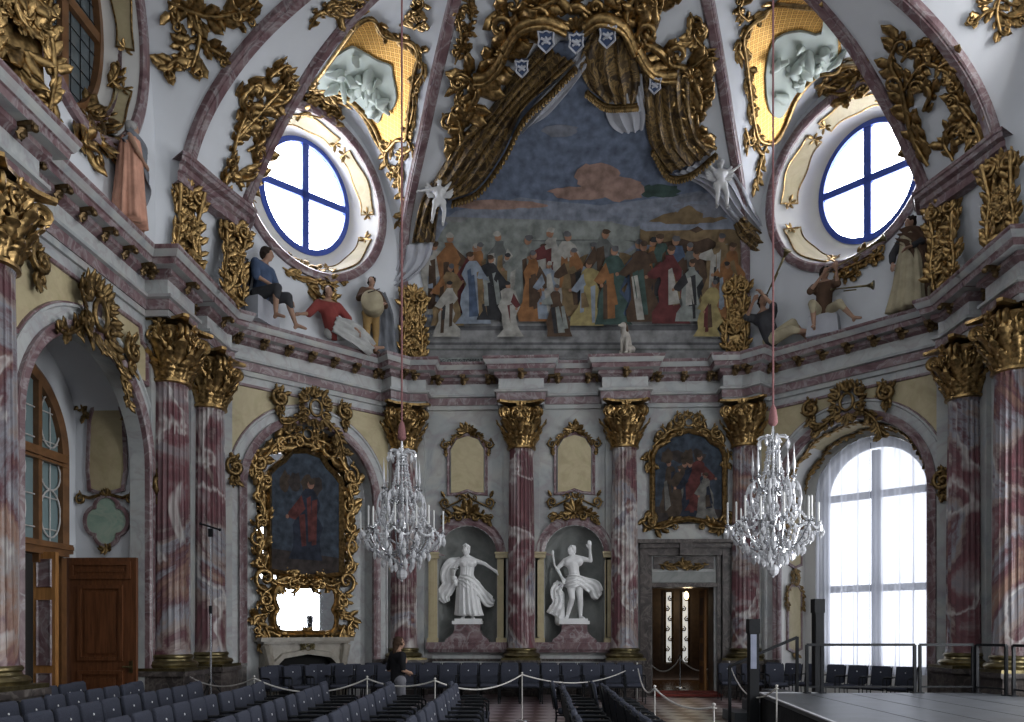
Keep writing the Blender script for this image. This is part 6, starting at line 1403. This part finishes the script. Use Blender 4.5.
seated(F_DL @ T(-1.6, CZ, .30) @ R(-PI/2, 'X') @ R(.5), 'painted stucco figure of a man in a blue tunic, seated under the left oval window', C_BLUE, C_DARK, (.7, -1, -.1), sc=1.45, cloak=(ribbon([(-.25, .1, 1.0), (-.3, .16, .6), (-.36, .1, .1)], [.3, .5, .55], .06, 3, seed=21, side=(1, .3, 0)), C_DARK))
REC = dict(pel=(.0, 0, .22), chest=(-.12, -.02, .56), neck=(-.15, -.04, .73), head=(-.16, -.08, .89), shL=(-.32, 0, .66), shR=(.05, -.06, .68), hipL=(-.06, .02, .2), hipR=(.1, -.06, .2), elL=(-.52, -.02, .42), wrL=(-.72, -.08, .34), elR=(.22, -.14, .48), wrR=(.34, -.22, .3), knL=(.38, .0, .40), knR=(.42, -.16, .22), anL=(.62, .02, .10), anR=(.82, -.14, .09), toL=(.74, -.06, .06), toR=(.96, -.18, .12))
seated(F_DL @ T(.35, CZ, .36) @ R(-PI/2, 'X'), 'painted stucco figure in red and white, reclining on the left cornice beside the drummer', C_RED, C_WHITE, (-.5, -1, 0), P=REC, sc=1.4, seat=False, cloak=(ribbon([(-.1, -.2, .3), (.15, -.24, .22), (.45, -.24, .14), (.72, -.2, .04)], [.3, .4, .4, .3], .05, 3, seed=22), C_WHITE))
# drummer
dr = MB(); dr.lathe([(.001, -.19), (.22, -.19), (.24, -.17), (.24, .17), (.22, .19), (.001, .19)], 24, 0, T(-.12, -.36, 1.0) @ R(PI/2, 'X') @ R(-.5, 'Y'))
st = MB(); st.tube([(-.02, -.5, 1.3), (-.34, -.62, 1.1)], .012, 5)
stand(F_DL @ T(1.5, CZ, .30) @ R(-PI/2, 'X') @ R(-.15), 'painted stucco figure of a drummer in ochre hose, standing in the left corner', dict(elL=(-.34, -.12, 1.16), wrL=(-.26, -.34, 1.2), elR=(.3, -.1, 1.14), wrR=(.16, -.36, 1.06)), (-.4, -1, .2), None, None,
      [('drum', dr, C_CREAM), ('drumstick', st, HAIRB), ('cloak', ribbon([(.2, .1, 1.48), (.32, .12, 1.0), (.36, .1, .5), (.42, .05, .06)], [.36, .5, .52, .56], .07, 3, seed=31, side=(1, -.3, 0)), C_GREY)], sleeves=C_BROWN, sc=1.2)
J_ = {n: V(BASE[n]) for n in BASE}; add_mesh('hose', fuse(legs_cloth(J_, .95, .95), .02), C_OCHRE, [o for o in COL.objects if o.name.startswith('painted_stucco_figure')][-1])
# trumpet players on the right cornice
def trumpet(a, b):
    mb = MB(); a, b = V(a), V(b); d = (b-a); mb.tube([a, a.lerp(b, .5), a.lerp(b, .85)], [.012, .016, .022], 8); mb.tube([a.lerp(b, .85), a.lerp(b, .95), b], [.022, .05, .085], 10); mb.ball(a, .02, 0, 6); mb.tube([a.lerp(b, .3)+V((0, 0, -.05)), a.lerp(b, .6)+V((0, 0, -.05))], .012, 6); return mb
TR = dict(REC); TR.update(elR=(.12, -.22, .72), wrR=(-.02, -.32, .92), elL=(-.4, -.18, .66), wrL=(-.2, -.34, .84), head=(-.14, -.08, .92))
seated(F_DR @ T(-1.75, CZ, .34) @ R(-PI/2, 'X') @ R(.1), 'painted stucco figure of a dark-clad trumpeter reclining with one raised trumpet, right cornice', C_DARK, C_CREAM, (.5, -.8, .4), P=TR, sc=1.45, seat=False, extra=[('trumpet', trumpet((-.04, -.2, .9), (.5, -.5, 1.5)), BRONZE)])
TR2 = dict(SIT); TR2.update(elR=(.3, -.24, .86), wrR=(.3, -.36, 1.08), elL=(-.2, -.22, .84), wrL=(.06, -.34, 1.06), knR=(.34, -.3, .46), anR=(.6, -.34, .12), toR=(.74, -.42, .06))
seated(F_DR @ T(-.35, CZ, .3) @ R(-PI/2, 'X') @ R(.25), 'painted stucco figure of a brown-clad trumpeter seated with two trumpets, right cornice', C_BROWN, C_CREAM, (.7, -.8, .25), P=TR2, sc=1.3, extra=[('trumpet', trumpet((.12, -.24, 1.12), (1.15, -.45, 1.42)), BRONZE), ('lower_trumpet', trumpet((.2, -.3, .75), (.95, -.4, .62)), BRONZE)])
stand(F_DR @ T(1.75, CZ, .30) @ R(-PI/2, 'X') @ R(-.2), 'painted stucco figure in a pale gown and dark mantle, on the right cornice', dict(elL=(-.3, -.1, 1.14), wrL=(-.24, -.2, .92), elR=(.3, -.04, 1.2), wrR=(.12, -.22, 1.1)), (-.3, -1, -.2),
      [((0, 0, 1.42), .2, .15), ((0, 0, 1.2), .2, .16), ((0, 0, .9), .25, .2), ((0, 0, .5), .3, .24), ((-.04, 0, .04), .38, .28)], C_CREAM, [('mantle', ribbon([(-.2, -.08, 1.46), (.1, -.18, 1.3), (.28, -.06, 1.0), (.36, .02, .5), (.42, .02, .05)], [.24, .4, .42, .46, .5], .06, 3, seed=41, side=(.6, 0, 1)), C_BROWN)], sleeves=C_DARK, sc=1.25)
# dog sitting on the cornice over the second column
root = empty('dog_figure', F_FRONT @ T(1.42, CZ, .68) @ R(-PI/2, 'X') @ R(.35), 'white and brown seated dog figure on the cornice below the mural', 'dog figure')
mb = MB(); capsule(mb, (.12, .18, .2), .17, (-.02, -.02, .52), .13); capsule(mb, (-.02, -.02, .50), .12, (-.08, -.06, .68), .085); capsule(mb, (-.09, -.07, .72), .09, (-.13, -.10, .78), .085)
capsule(mb, (-.15, -.12, .77), .06, (-.29, -.19, .73), .035)
for s_ in (-1, 1):
    capsule(mb, (-.06+.05*s_, -.06-.07*s_, .46), .06, (-.10+.04*s_, -.10-.07*s_, .22), .04); capsule(mb, (-.10+.04*s_, -.10-.07*s_, .22), .04, (-.11+.04*s_, -.12-.07*s_, .04), .03); capsule(mb, (-.11+.04*s_, -.12-.07*s_, .03), .032, (-.18+.04*s_, -.16-.07*s_, .025), .026)
    capsule(mb, (.13+.04*s_, .14-.13*s_, .2), .11, (-.02+.04*s_, .02-.15*s_, .16), .06); capsule(mb, (-.02+.04*s_, .02-.15*s_, .14), .05, (.08+.04*s_, .1-.15*s_, .05), .035); capsule(mb, (.08+.04*s_, .1-.15*s_, .04), .035, (-.06+.04*s_, 0-.15*s_, .025), .028)
mb.tube([(.22, .26, .12), (.36, .32, .06), (.5, .28, .04), (.58, .22, .08)], [.04, .03, .025, .012], 6)
add_mesh('body', fuse(mb, .014), cloth_mat('dog_white', (.40, .37, .33)), root)
for s_ in (-1, 1):
    mb = MB(); capsule(mb, (-.08+.03*s_, -.05-.075*s_, .80), .03, (-.06+.035*s_, -.04-.10*s_, .64), .035); mb.ball((-.1+.02*s_, -.07-.03*s_, .82), .055, 0, 6); add_mesh('ear', fuse(mb, .012, 2), C_BROWN, root)
# visitor between the chair rows
M = Matrix.Translation(c2w(-2.08, 14.4, 0)) @ R(TH+2.2)
root = empty('person', M @ S(.955), 'person in a black top and grey trousers standing among the chairs', 'person')
P = dict(elL=(-.28, .04, 1.13), wrL=(-.12, -.17, 1.08), elR=(.29, .05, 1.12), wrR=(.10, -.17, 1.06))
b, J = body(P, (0, -1, -.15), female=True, voxel=.011); add_mesh('body', fuse(b, .0105), SKIN, root); add_mesh('hair', fuse(hair(J['head'], (0, -1, -.1), 'long'), .012, 2), cloth_mat('brown_hair', (.05, .03, .02)), root)
mb = MB(); c_ = J['chest']; capsule(mb, J['pel']+V((0, 0, -.04)), .145, c_, .145); capsule(mb, c_.lerp(J['shL'], .6), .12, c_.lerp(J['shR'], .6), .12); capsule(mb, J['shL'], .075, J['shR'], .075)
for s_ in 'LR': capsule(mb, J['sh'+s_], .075, V(J['sh'+s_]).lerp(J['el'+s_], .9), .06)
add_mesh('black_top', fuse(mb, .014), BLACKCLOTH if 'BLACKCLOTH' in globals() else cloth_mat('black', (.012, .012, .014)), root)
add_mesh('trousers', fuse(legs_cloth(J, .95, .97), .014), cloth_mat('trouser_grey', (.16, .16, .18)), root)
for s_ in 'LR':
    mb = MB(); capsule(mb, V(J['an'+s_])+V((0, .03, -.04)), .046, V(J['to'+s_])+V((0, 0, .005)), .042); add_mesh('shoe', fuse(mb, .012), BLACK, root)
# ------------------------------------------------------------------ chandeliers
def chandelier(M, label, ztop):
    root = empty('chandelier', M, label, 'chandelier', 'crystal chandeliers'); rg = random.Random(4)
    mb = MB(); mb.tube([(0, 0, 3.05), (0, 0, ztop)], .018, 6); mb.obj('rope', REDROPE, root)
    mb = MB(); mb.lathe([(.02, 3.1), (.055, 3.02), (.075, 2.9), (.085, 2.78), (.06, 2.74), (.03, 2.72)], 12); mb.obj('rope_sleeve', REDROPE, root)
    mb = MB(); mb.lathe([(.012, .3), (.05, .36), (.03, .42), (.10, .55), (.12, .64), (.05, .74), (.03, .9), (.07, 1.0), (.09, 1.1), (.035, 1.2), (.03, 1.5), (.06, 1.58), (.10, 1.68), (.06, 1.8), (.03, 1.9), (.03, 2.3), (.06, 2.38), (.08, 2.46), (.04, 2.55), (.02, 2.72)], 16); mb.obj('stem', SILVER, root)
    kinds = {}
    def put(name, key, build, mat, Mx, par=None):
        if key not in kinds: mb = MB(); build(mb); o = mb.obj(name, mat, par or root, smooth=(mat is not CRYSTAL)); kinds[key] = o
        else: o = kinds[key].copy(); COL.objects.link(o); o.parent = par or root
        o.matrix_local = Mx; return o
    def arm(R_, z0, z1):
        def b(mb):
            P = spline([(.04, 0, z0), (R_*.35, 0, z0-.12), (R_*.72, 0, z0-.06), (R_*.97, 0, z1-.06), (R_, 0, z1)], 6); mb.tube(P, .016, 6); mb.lathe([(.012, z1-.03), (.05, z1), (.06, z1+.02), (.02, z1+.02), (.018, z1+.07), (.012, z1+.07)], 10, 0, T(R_, 0, 0)); scroll(mb, R(PI/2, 'X'), R_*.45, z0-.02, .07, PI/2, 1.2, 1, .2)
        return b
    def cnd(h): return lambda mb: mb.lathe([(.017, 0), (.017, h), (.003, h+.015)], 8)
    for i in range(12):
        R_, z1 = ((.80, .93), (.66, 1.0))[i % 2]; a = 2*PI*i/12
        o = put('arm', 'arm%d' % (i % 2), arm(R_, .66, z1), SILVER, R(a)); put('candle', 'candle', cnd(.36), CANDLE, T(R_, 0, z1+.06), o)
    for i in range(6):
        a = 2*PI*(i+.5)/6; o = put('upper_arm', 'upper_arm', arm(.36, 1.62, 1.78), SILVER, R(a)); put('spike', 'spike', lambda mb: mb.lathe([(.002, 0), (.03, .1), (.022, .2), (.002, .52)], 6), CRYSTAL, T(.36, 0, 1.85), o)
    for i in range(8):
        put('crown_leaf', 'crown_leaf', lambda mb: (mb.tube(spline([(.03, 0, 2.42), (.1, 0, 2.52), (.22, 0, 2.52), (.27, 0, 2.47)], 5), [.02]*15+[.035], 6)), CRYSTAL, R(2*PI*i/8))
    def drop(k):
        def b(mb): mb.lathe([(.002, 0), (.010*k, -.012*k), (.010*k, -.03*k), (.028*k, -.06*k), (.036*k, -.095*k), (.022*k, -.135*k), (.002, -.16*k)], 6)
        return b
    spots = []
    for n, r, z, k in ((18, .82, .90, 1.15), (14, .66, .78, 1.2), (14, .52, .62, 1.25), (10, .36, .48, 1.3), (7, .2, .38, 1.3), (10, .36, 1.74, 1.05), (8, .26, 2.46, 1.05), (8, .2, 1.3, 1.1), (8, .42, 1.25, 1.1)):
        for i in range(n): a = 2*PI*(i+rg.uniform(-.25, .25))/n; spots.append((r*math.cos(a), r*math.sin(a), z+rg.uniform(-.03, .05), k))
    for x, y, z, k in spots: put('crystal_drop', 'drop%.2f' % k, drop(k), CRYSTAL, T(x, y, z) @ R(rg.uniform(0, 6)))
    mb = MB(); mb.ball((0, 0, .15), .11, 0, 6); mb.lathe([(.01, .26), (.03, .3), (.01, .33)], 6); mb.lathe([(.002, .0), (.03, .03), (.002, .06)], 6); mb.obj('crystal_ball', CRYSTAL, root, smooth=False)
    def string(mb):                                  # bead chain from the crown down to the main ring
        mb.tube([(.08+.22*i/29+.38*(i/29)**3, 0, 2.44-1.48*i/29-.1*math.sin(PI*i/29)) for i in range(30)], .008, 4)
        for i in range(30):
            t = i/29; x = .08+.22*t+.38*t**3; z = 2.44-1.48*t-.1*math.sin(PI*t); mb.ball((x, 0, z), .02+.012*(i % 3 == 0), 0, 4)
    def string2(mb):
        for i in range(16): t = i/15; mb.ball((.80*math.cos(-.26+.52*t), .8*math.sin(-.26+.52*t), .95-.12*math.sin(PI*t)), .02+.008*(i % 3 == 0), 0, 4)
    def string3(mb):
        for i in range(18): t = i/17; mb.ball((.80-.66*t, 0, .90-.52*t-.10*math.sin(PI*t)), .021+.01*(i % 3 == 0), 0, 4)
    for i in range(12):
        put('crystal_string', 's1', string, CRYSTAL, R(2*PI*(i+.5)/12)); put('crystal_garland', 's2', string2, CRYSTAL, R(2*PI*(i+.5)/12)); put('crystal_swag', 's3', string3, CRYSTAL, R(2*PI*(i+.25)/12))
    for i in range(8):
        put('glass_plume', 'plume', lambda mb: (mb.tube(spline([(.30, 0, 1.0), (.46, 0, 1.3), (.44, 0, 1.62), (.34, 0, 1.72), (.30, 0, 1.62)], 5), .02, 6), mb.ball((.45, 0, 1.34), (.04, .04, .09), 0, 5), mb.ball((.42, 0, 1.6), (.035, .035, .07), 0, 5)), CRYSTAL, R(2*PI*(i+.5)/8))
    return root
chandelier(Matrix.Translation(c2w(-2.12, 15.2, 2.72)), 'crystal chandelier hanging in front of the far left corner column, nearer the mirror', 13.2)
chandelier(Matrix.Translation(c2w(4.66, 14.1, 2.72)), 'crystal chandelier hanging in front of the tall curtained window', 13.2)
# ------------------------------------------------------------------ chairs
def rbox(mb, c, d, r=.02, mi=0, M=None):             # soft-edged pad
    x, y, z = c; a, b, e = d[0]/2, d[1]/2, d[2]/2; rs = []
    for k, (q, o) in enumerate(((-1, r), (-1+r/e*.6, r*.3), (-1+2*r/e*.7, 0), (1-2*r/e*.7, 0), (1-r/e*.6, r*.3), (1, r))):
        ring = []
        for sx, sy, a0 in ((1, 1, 0), (-1, 1, PI/2), (-1, -1, PI), (1, -1, 3*PI/2)):
            for j in range(4): t = a0+PI/2*j/3; ring.append((x+sx*(a-o-r)+(r)*math.cos(t), y+sy*(b-min(o, b*.4)-min(r, b*.5))+min(r, b*.5)*math.sin(t), z+e*q))
        rs.append(ring)
    mb.rings(rs, mi, False, True, M)
def make_chair():
    t = empty('padded_chair', Matrix.Identity(4)); RB = T(0, .2, .44) @ R(-.16, 'X')
    mb = MB(); rbox(mb, (0, .02, .28), (.445, .07, .46), .03, 0, RB); bk = mb.obj('backrest', FABRIC, t, angle=50)
    mb = MB(); mb.lathe([(.001, 0), (.014, 0), (.014, .006), (.001, .006)], 12, 0, RB @ T(0, -.016, .36) @ R(PI/2, 'X')); dk = mb.obj('number_disc', WHITE, bk); dk['label'] = 'small round white number disc'
    mb = MB(); mb.box((0, .064, .28), (.43, .012, .40), 0, RB); mb.obj('back_shell', BLACK, t, angle=20)
    mb = MB(); rbox(mb, (0, -.03, .45), (.43, .46, .08), .025); mb.obj('seat', FABRIC, t, angle=50)
    for s in (-1, 1):
        mb = MB(); mb.tube(spline([(s*.234, .24, .68), (s*.234, .0, .675), (s*.234, -.2, .67), (s*.234, -.235, .64)], 4), .014, 6); rbox(mb, (s*.234, -.04, .69), (.04, .3, .025), .01); mb.obj('armrest', BLACK, t)
        mb = MB(); mb.tube([(s*.234, -.235, .65), (s*.234, -.235, .01)], .013, 6); mb.obj('leg', BLACK, t)
        mb = MB(); mb.tube(spline([(s*.23, .335, .93), (s*.234, .24, .5), (s*.234, .23, .3), (s*.234, .28, .01)], 4), .013, 6); mb.obj('leg', BLACK, t)
    mb = MB(); mb.tube([(-.234, .235, .40), (.234, .235, .40)], .012, 6); mb.tube([(-.234, -.235, .40), (.234, -.235, .40)], .012, 6); mb.tube([(-.234, .235, .40), (-.234, -.235, .40)], .012, 6); mb.tube([(.234, .235, .40), (.234, -.235, .40)], .012, 6); mb.obj('seat_frame', BLACK, t)
    return t
CH0 = make_chair(); first = [True]
ORD = ['first', 'second', 'third', 'fourth', 'fifth', 'sixth', 'seventh', 'eighth', 'ninth', 'tenth', 'eleventh', 'twelfth', 'thirteenth', 'fourteenth', 'fifteenth', 'sixteenth', 'seventeenth', 'eighteenth', 'nineteenth', 'twentieth', 'twenty-first', 'twenty-second', 'twenty-third']
def chair(p, rz, label, group):
    M = Matrix.Translation(p) @ R(rz)
    if first[0]:
        first[0] = False; CH0.matrix_world = M; CH0['label'] = label; CH0['category'] = 'chair'; CH0['group'] = group; CH0_[0] = M; return
    r = copy_tree(CH0, M, label, group); r['category'] = 'chair'
CH0_ = [None]
def seen(p, h=.97, m=24):
    d = V((p.x, p.y, h))-CAM; yc = d.dot(FW)
    if yc < 1: return False
    x = HX+FPX*d.dot(RT)/yc; y = HY-FPX*d.z/yc; return -m < x < 1024+m and y < 722+4
rows = [(-6.8, -6.8, 'row along the left wall'), (-5.7, -5.85, 'second row from the left wall'), (-4.7, -4.85, 'third row from the left wall'), (-3.6, -3.8, 'fourth row from the left wall'), (-2.55, -2.74, 'fifth row from the left wall'), (-1.58, -1.64, 'row ending beside the visitor'), (-.7, -.6, 'row left of the central aisle'), (.95, 1.1, 'row right of the central aisle'), (1.6, 1.76, 'row beside the stage rope')]
rj = random.Random(8)
for xa, xb, nm in rows:
    k = 0
    for i in range(14):
        yc = 13.15-.535*i; x = xa+(xb-xa)*(yc-8)/5.2 - .12*(i == 0); p = c2w(x+rj.uniform(-.02, .02), yc)
        if not seen(p): continue
        chair(p, TH+PI/2+rj.uniform(-.05, .05)-(xb-xa)/5.2, 'slate-blue armchair, %s from the far end of the %s' % (ORD[k], nm), 'chairs facing the stage'); k += 1
for r_, (yc, nm) in enumerate(((19.35, 'front row under the niches'), (20.55, 'back row against the niche wall'))):
    k = 0
    for i in range(19):
        x = 3.0-.51*i; p = c2w(x, yc-(.10*max(0, i-12)))
        if -p.x+p.y > 25.75: continue
        chair(p, TH+rj.uniform(-.04, .04), 'slate-blue armchair, %s from the doorway end of the %s' % (ORD[k], nm), 'chairs along the far wall'); k += 1
for i in range(5):
    p = F_DL @ V((-1.75+.56*i, 0, 1.35)); chair(V((p.x, p.y, 0)), PI/4+rj.uniform(-.05, .05), 'slate-blue armchair before the mantelpiece, %s from the column pair' % ORD[i], 'chairs before the mantelpiece')
for i in range(4):
    p = F_DL @ V((-1.3+.56*i, 0, .72)); chair(V((p.x, p.y, 0)), PI/4+rj.uniform(-.05, .05), 'slate-blue armchair directly at the hearth, %s from the column pair' % ORD[i], 'chairs before the mantelpiece')
for i in range(7):
    p = F_DR @ V((-1.7+.56*i, 0, .62)); chair(V((p.x, p.y, 0)), -PI/4+rj.uniform(-.05, .05), 'slate-blue armchair behind the stage under the curtain, %s from the doorway' % ORD[i], 'chairs under the curtained window')
for i in range(3):
    p = c2w(5.55+.53*i, 20.2-.25*i); chair(p, TH-.1, 'slate-blue padded armchair between doorway and window, %s from the doorway' % ORD[i], 'chairs beside the doorway')
# ------------------------------------------------------------------ stage
DECK = plain('stage_deck', (.055, .06, .068), .42, 0, .25, 3)
SKIRT = plain('black_stage_cloth', (.012, .012, .014), .9, 0, .2, 10)
ZD = .6; pl = [c2w(*p) for p in ((4.72, 15.05), (8.9, 15.12), (9.35, 13.4), (9.35, 8.6), (3.98, 8.6))]; q0 = pl[0]
root = empty('stage_platform', V((q0.x, q0.y, 0)), 'low black stage platform with grey deck and pale edging beside the right wall', 'stage')
pp = [(p.x-q0.x, p.y-q0.y) for p in pl][::-1]
mb = MB(); mb.poly(pp, z=ZD, depth=.07); mb.obj('deck', DECK, root, angle=20)
mb = MB()
for i in range(5):
    a, b = V(pp[i]), V(pp[(i+1) % 5]); d = b-a; n = V((d.y, -d.x)).normalized(); k = max(4, int(d.length/.06)); vs = []
    for j in range(k+1): o = a+d*(j/k)-n*(.03+.02*math.sin(j*2.1)); vs += [(o.x, o.y, ZD-.07), (o.x, o.y, 0.0)]
    mb.add(vs, [(2*j, 2*j+1, 2*j+3, 2*j+2) for j in range(k)])
mb.obj('skirt', SKIRT, root)
mb = MB(); mb.bar((pp[4][0], pp[4][1], ZD+.005), (pp[0][0], pp[0][1], ZD+.005), .05, .02); mb.bar((pp[4][0], pp[4][1], ZD+.004), (pp[4][0]+1.2, pp[4][1]+.07, ZD+.004), .05, .02); 
mb.obj('pale_edging', plain('pale_edge_strip', (.40, .40, .42), .5), root, angle=20)
mb = MB(); 
for i in range(1, 5): a = V(pp[4]).lerp(V(pp[3]), i/5); mb.bar((a.x, a.y, ZD+.001), (a.x+.1, a.y-6, ZD+.001), .012, .003)
mb.obj('deck_joints', BLACK, root, angle=20)
def railing(a, b, lb, mid=()):
    a, b = c2w(*a, ZD), c2w(*b, ZD); root = empty('stage_railing', a, lb, 'railing', 'black stage railings'); d = b-a
    for t in (0, 1)+tuple(mid): mb = MB(); mb.bar(d*t, d*t+V((0, 0, .92)), .05, .05); mb.box((d*t+V((0, 0, .01))), (.12, .12, .02)); mb.obj('post', BLACK, root, angle=20)
    mb = MB(); mb.bar(V((0, 0, .92)), d+V((0, 0, .92)), .05, .05); mb.obj('top_rail', BLACK, root, angle=20)
    mb = MB(); mb.bar(V((0, 0, .12)), d+V((0, 0, .12)), .03, .03); mb.obj('lower_rail', BLACK, root, angle=20)
railing((5.6, 15.0), (7.66, 15.03), 'long black metal railing on the rear stage edge, in front of the curtain', (.14,))
railing((7.76, 15.03), (8.78, 15.05), 'short black metal railing on the rear stage edge, right of the curtain')
railing((8.83, 15.0), (9.02, 14.42), 'black metal railing turning the rear corner of the stage')
railing((9.08, 14.3), (9.25, 13.4), 'black metal railing along the wall side of the stage')
root = empty('stage_steps', c2w(4.3, 15.7, 0), 'small black steps with a sloping handrail at the rear corner of the stage', 'steps')
o = c2w(4.3, 15.7, 0); Rz = R(TH)
for i in range(3): mb = MB(); mb.box((.2+.4*i, 0, .1*(i+1)), (.4, .9, .2*(i+1)), M=Rz); mb.obj('step', DECK, root, angle=20)
mb = MB(); mb.bar((1.2, -.46, .6), (1.2, -.46, 1.67), .05, .05, M=Rz); mb.bar((1.2, -.46, 1.66), (-.1, -.46, 1.1), .05, .05, M=Rz); mb.bar((-.1, -.46, 0), (-.1, -.46, 1.1), .05, .05, M=Rz); mb.obj('handrail', BLACK, root, angle=20)
# column loudspeakers
def colspk(p, h, lb, panel=True):
    root = empty('column_loudspeaker', Matrix.Translation(p) @ R(TH), lb, 'loudspeaker', 'black column loudspeakers')
    mb = MB(); mb.box((0, 0, .02), (.42, .42, .04)); mb.box((0, 0, .055), (.36, .36, .03)); mb.obj('base', BLACK, root, angle=20)
    mb = MB(); mb.box((0, 0, h*.5), (.17, .19, h-.1)); mb.obj('body', BLACK, root, angle=20)
    mb = MB(); mb.box((0, 0, h-.13), (.2, .22, .27)); mb.obj('head', BLACK, root, angle=20)
    mb = MB(); mb.box((-.02, -.1, h-.6), (.11, .012, .64)); mb.obj('grille', plain('pale_grille', (.22, .24, .32), .5) if panel else BLACK, root, angle=20)
colspk(c2w(4.5, 14.75), 2.0, 'black column loudspeaker with pale panel left of the stage, beside the handrail')
colspk(c2w(5.98, 15.45), 2.4, 'tall black column loudspeaker behind the stage rail, at the left edge of the curtain', False)
# tall stand by the paired columns
p = c2w(-5.95, 15.6); root = empty('microphone_stand', Matrix.Translation(p) @ R(TH), 'tall thin silver stand with black crossbar in front of the paired columns', 'stand')
mb = MB(); mb.tube([(0, 0, .5), (0, 0, 2.2)], .022, 8); mb.tube([(0, 0, 2.2), (0, 0, 3.75)], .014, 8); mb.obj('pole', SILVER, root)
for i in range(3): a = i*2*PI/3+.5; mb = MB(); mb.tube([(0, 0, .85), (.55*math.cos(a), .55*math.sin(a), .02)], .014, 6); mb.tube([(0, 0, .45), (.28*math.cos(a), .28*math.sin(a), .43)], .01, 6); mb.obj('leg', BLACK, root)
mb = MB(); mb.lathe([(.03, 2.12), (.035, 2.15), (.035, 2.26), (.03, 2.28)], 10); mb.obj('clamp', BLACK, root)
mb = MB(); mb.tube([(-.2, 0, 3.9), (.18, 0, 3.78)], .018, 6); mb.box((0, 0, 3.72), (.08, .06, .16)); mb.ball((.18, 0, 3.78), .03, 0, 6); mb.ball((-.2, 0, 3.9), .03, 0, 6); mb.obj('crossbar', BLACK, root, angle=30)
# rope barrier
BP = {}
def post(key, xc, yc, lb, h=.95):
    p = c2w(xc, yc); root = empty('barrier_post', p, lb, 'barrier post', 'slim barrier posts'); BP[key] = p+V((0, 0, h-.03))
    mb = MB(); mb.lathe([(.001, 0), (.13, 0), (.13, .012), (.03, .03), (.012, .05)], 20); mb.obj('base', SILVER, root)
    mb = MB(); mb.tube([(0, 0, .04), (0, 0, h)], .011, 8); mb.obj('shaft', ROPE, root)
    mb = MB(); mb.ball((0, 0, h), .022, 0, 8); mb.tube([(.03*math.cos(a*PI/6), .03*math.sin(a*PI/6), h-.04) for a in range(12)], .006, 5, 0, True); mb.obj('cap', ROPE, root)
post('a', -1.34, 13.75, 'slim white barrier post near the visitor, beside the row end'); post('b', .2, 15.6, 'slim white barrier post in the aisle below the niches'); post('c', 3.2, 20.2, 'slim white barrier post at the end of the far rows, left of the doorway'); post('d', 2.15, 11.9, 'slim white barrier post at the rope corner beside the row nearest the stage'); post('e', 5.78, 21.0, 'slim white barrier post right of the doorway'); post('f', 4.02, 12.0, 'slim white barrier post against the stage front edge'); post('g', 2.3, 9.0, 'slim white barrier post by the lower edge of the view'); post('h', -2.62, 14.3, 'slim white barrier post behind the visitor')
post('i', -6.6, 15.95, 'slim white barrier post close to the paired columns'); post('j', -4.7, 14.4, 'slim white barrier post between the paired columns and the mantelpiece')
def rope(a, b, sag, lb):
    a, b = BP[a], BP[b]; mb = MB(); mb.tube([a.lerp(b, i/20)-V((0, 0, sag*4*(i/20)*(1-i/20)))-a for i in range(21)], .014, 6); o = mb.obj('barrier_rope', ROPE, M=Matrix.Translation(a)); tag(o, lb, 'rope', 'barrier ropes')
rope('i', 'j', .2, 'pale rope hanging in front of the paired columns'); rope('j', 'h', .25, 'pale rope stretching from the mantelpiece side towards the visitor'); rope('h', 'a', .12, 'pale rope hanging behind the visitor in black'); rope('a', 'b', .22, 'pale rope across the end of the aisle, starting beside the visitor'); rope('b', 'c', .3, 'pale rope from the aisle post to the post left of the doorway'); rope('d', 'c', .3, 'pale rope running from the rope corner back towards the doorway'); rope('d', 'g', .12, 'pale rope running forward along the row nearest the stage'); rope('e', 'f', .45, 'pale rope sagging from the post right of the doorway to the stage')
p = c2w(5.15, 24.2); root = empty('rope_stanchion', p, 'silver rope stanchion standing in the room beyond the doorway', 'barrier post')
mb = MB(); mb.lathe([(.001, .02), (.17, .02), (.16, .05), (.03, .08), (.022, .12), (.022, .92), (.05, .95), (.05, 1.02), (.001, 1.06)], 16); mb.obj('stanchion_shaft', SILVER, root)
a = V((0, 0, .95))
for sx, e in ((-1, V((-.9, .3, .8))), (1, V((1.2, .2, .85)))): mb = MB(); mb.tube([a.lerp(e, i/12)-V((0, 0, .35*4*(i/12)*(1-i/12))) for i in range(13)], .02, 6); mb.obj('stanchion_rope', ROPE, root)
# ------------------------------------------------------------------ light
w = bpy.data.worlds.new('world'); sc.world = w; w.use_nodes = True
bg = w.node_tree.nodes['Background']; bg.inputs['Color'].default_value = (.92, .96, 1, 1); bg.inputs['Strength'].default_value = 1.0
sc.view_settings.view_transform = 'Standard'; sc.view_settings.look = 'None'; sc.view_settings.gamma = 1; sc.view_settings.use_curve_mapping = False
sc.view_settings.exposure = .1
sc.cycles.max_bounces = 6; sc.cycles.diffuse_bounces = 3; sc.cycles.glossy_bounces = 3; sc.cycles.transparent_max_bounces = 8; sc.cycles.transmission_bounces = 4
sc.cycles.use_denoising = True; sc.cycles.sample_clamp_indirect = 6; sc.cycles.caustics_reflective = False; sc.cycles.caustics_refractive = False
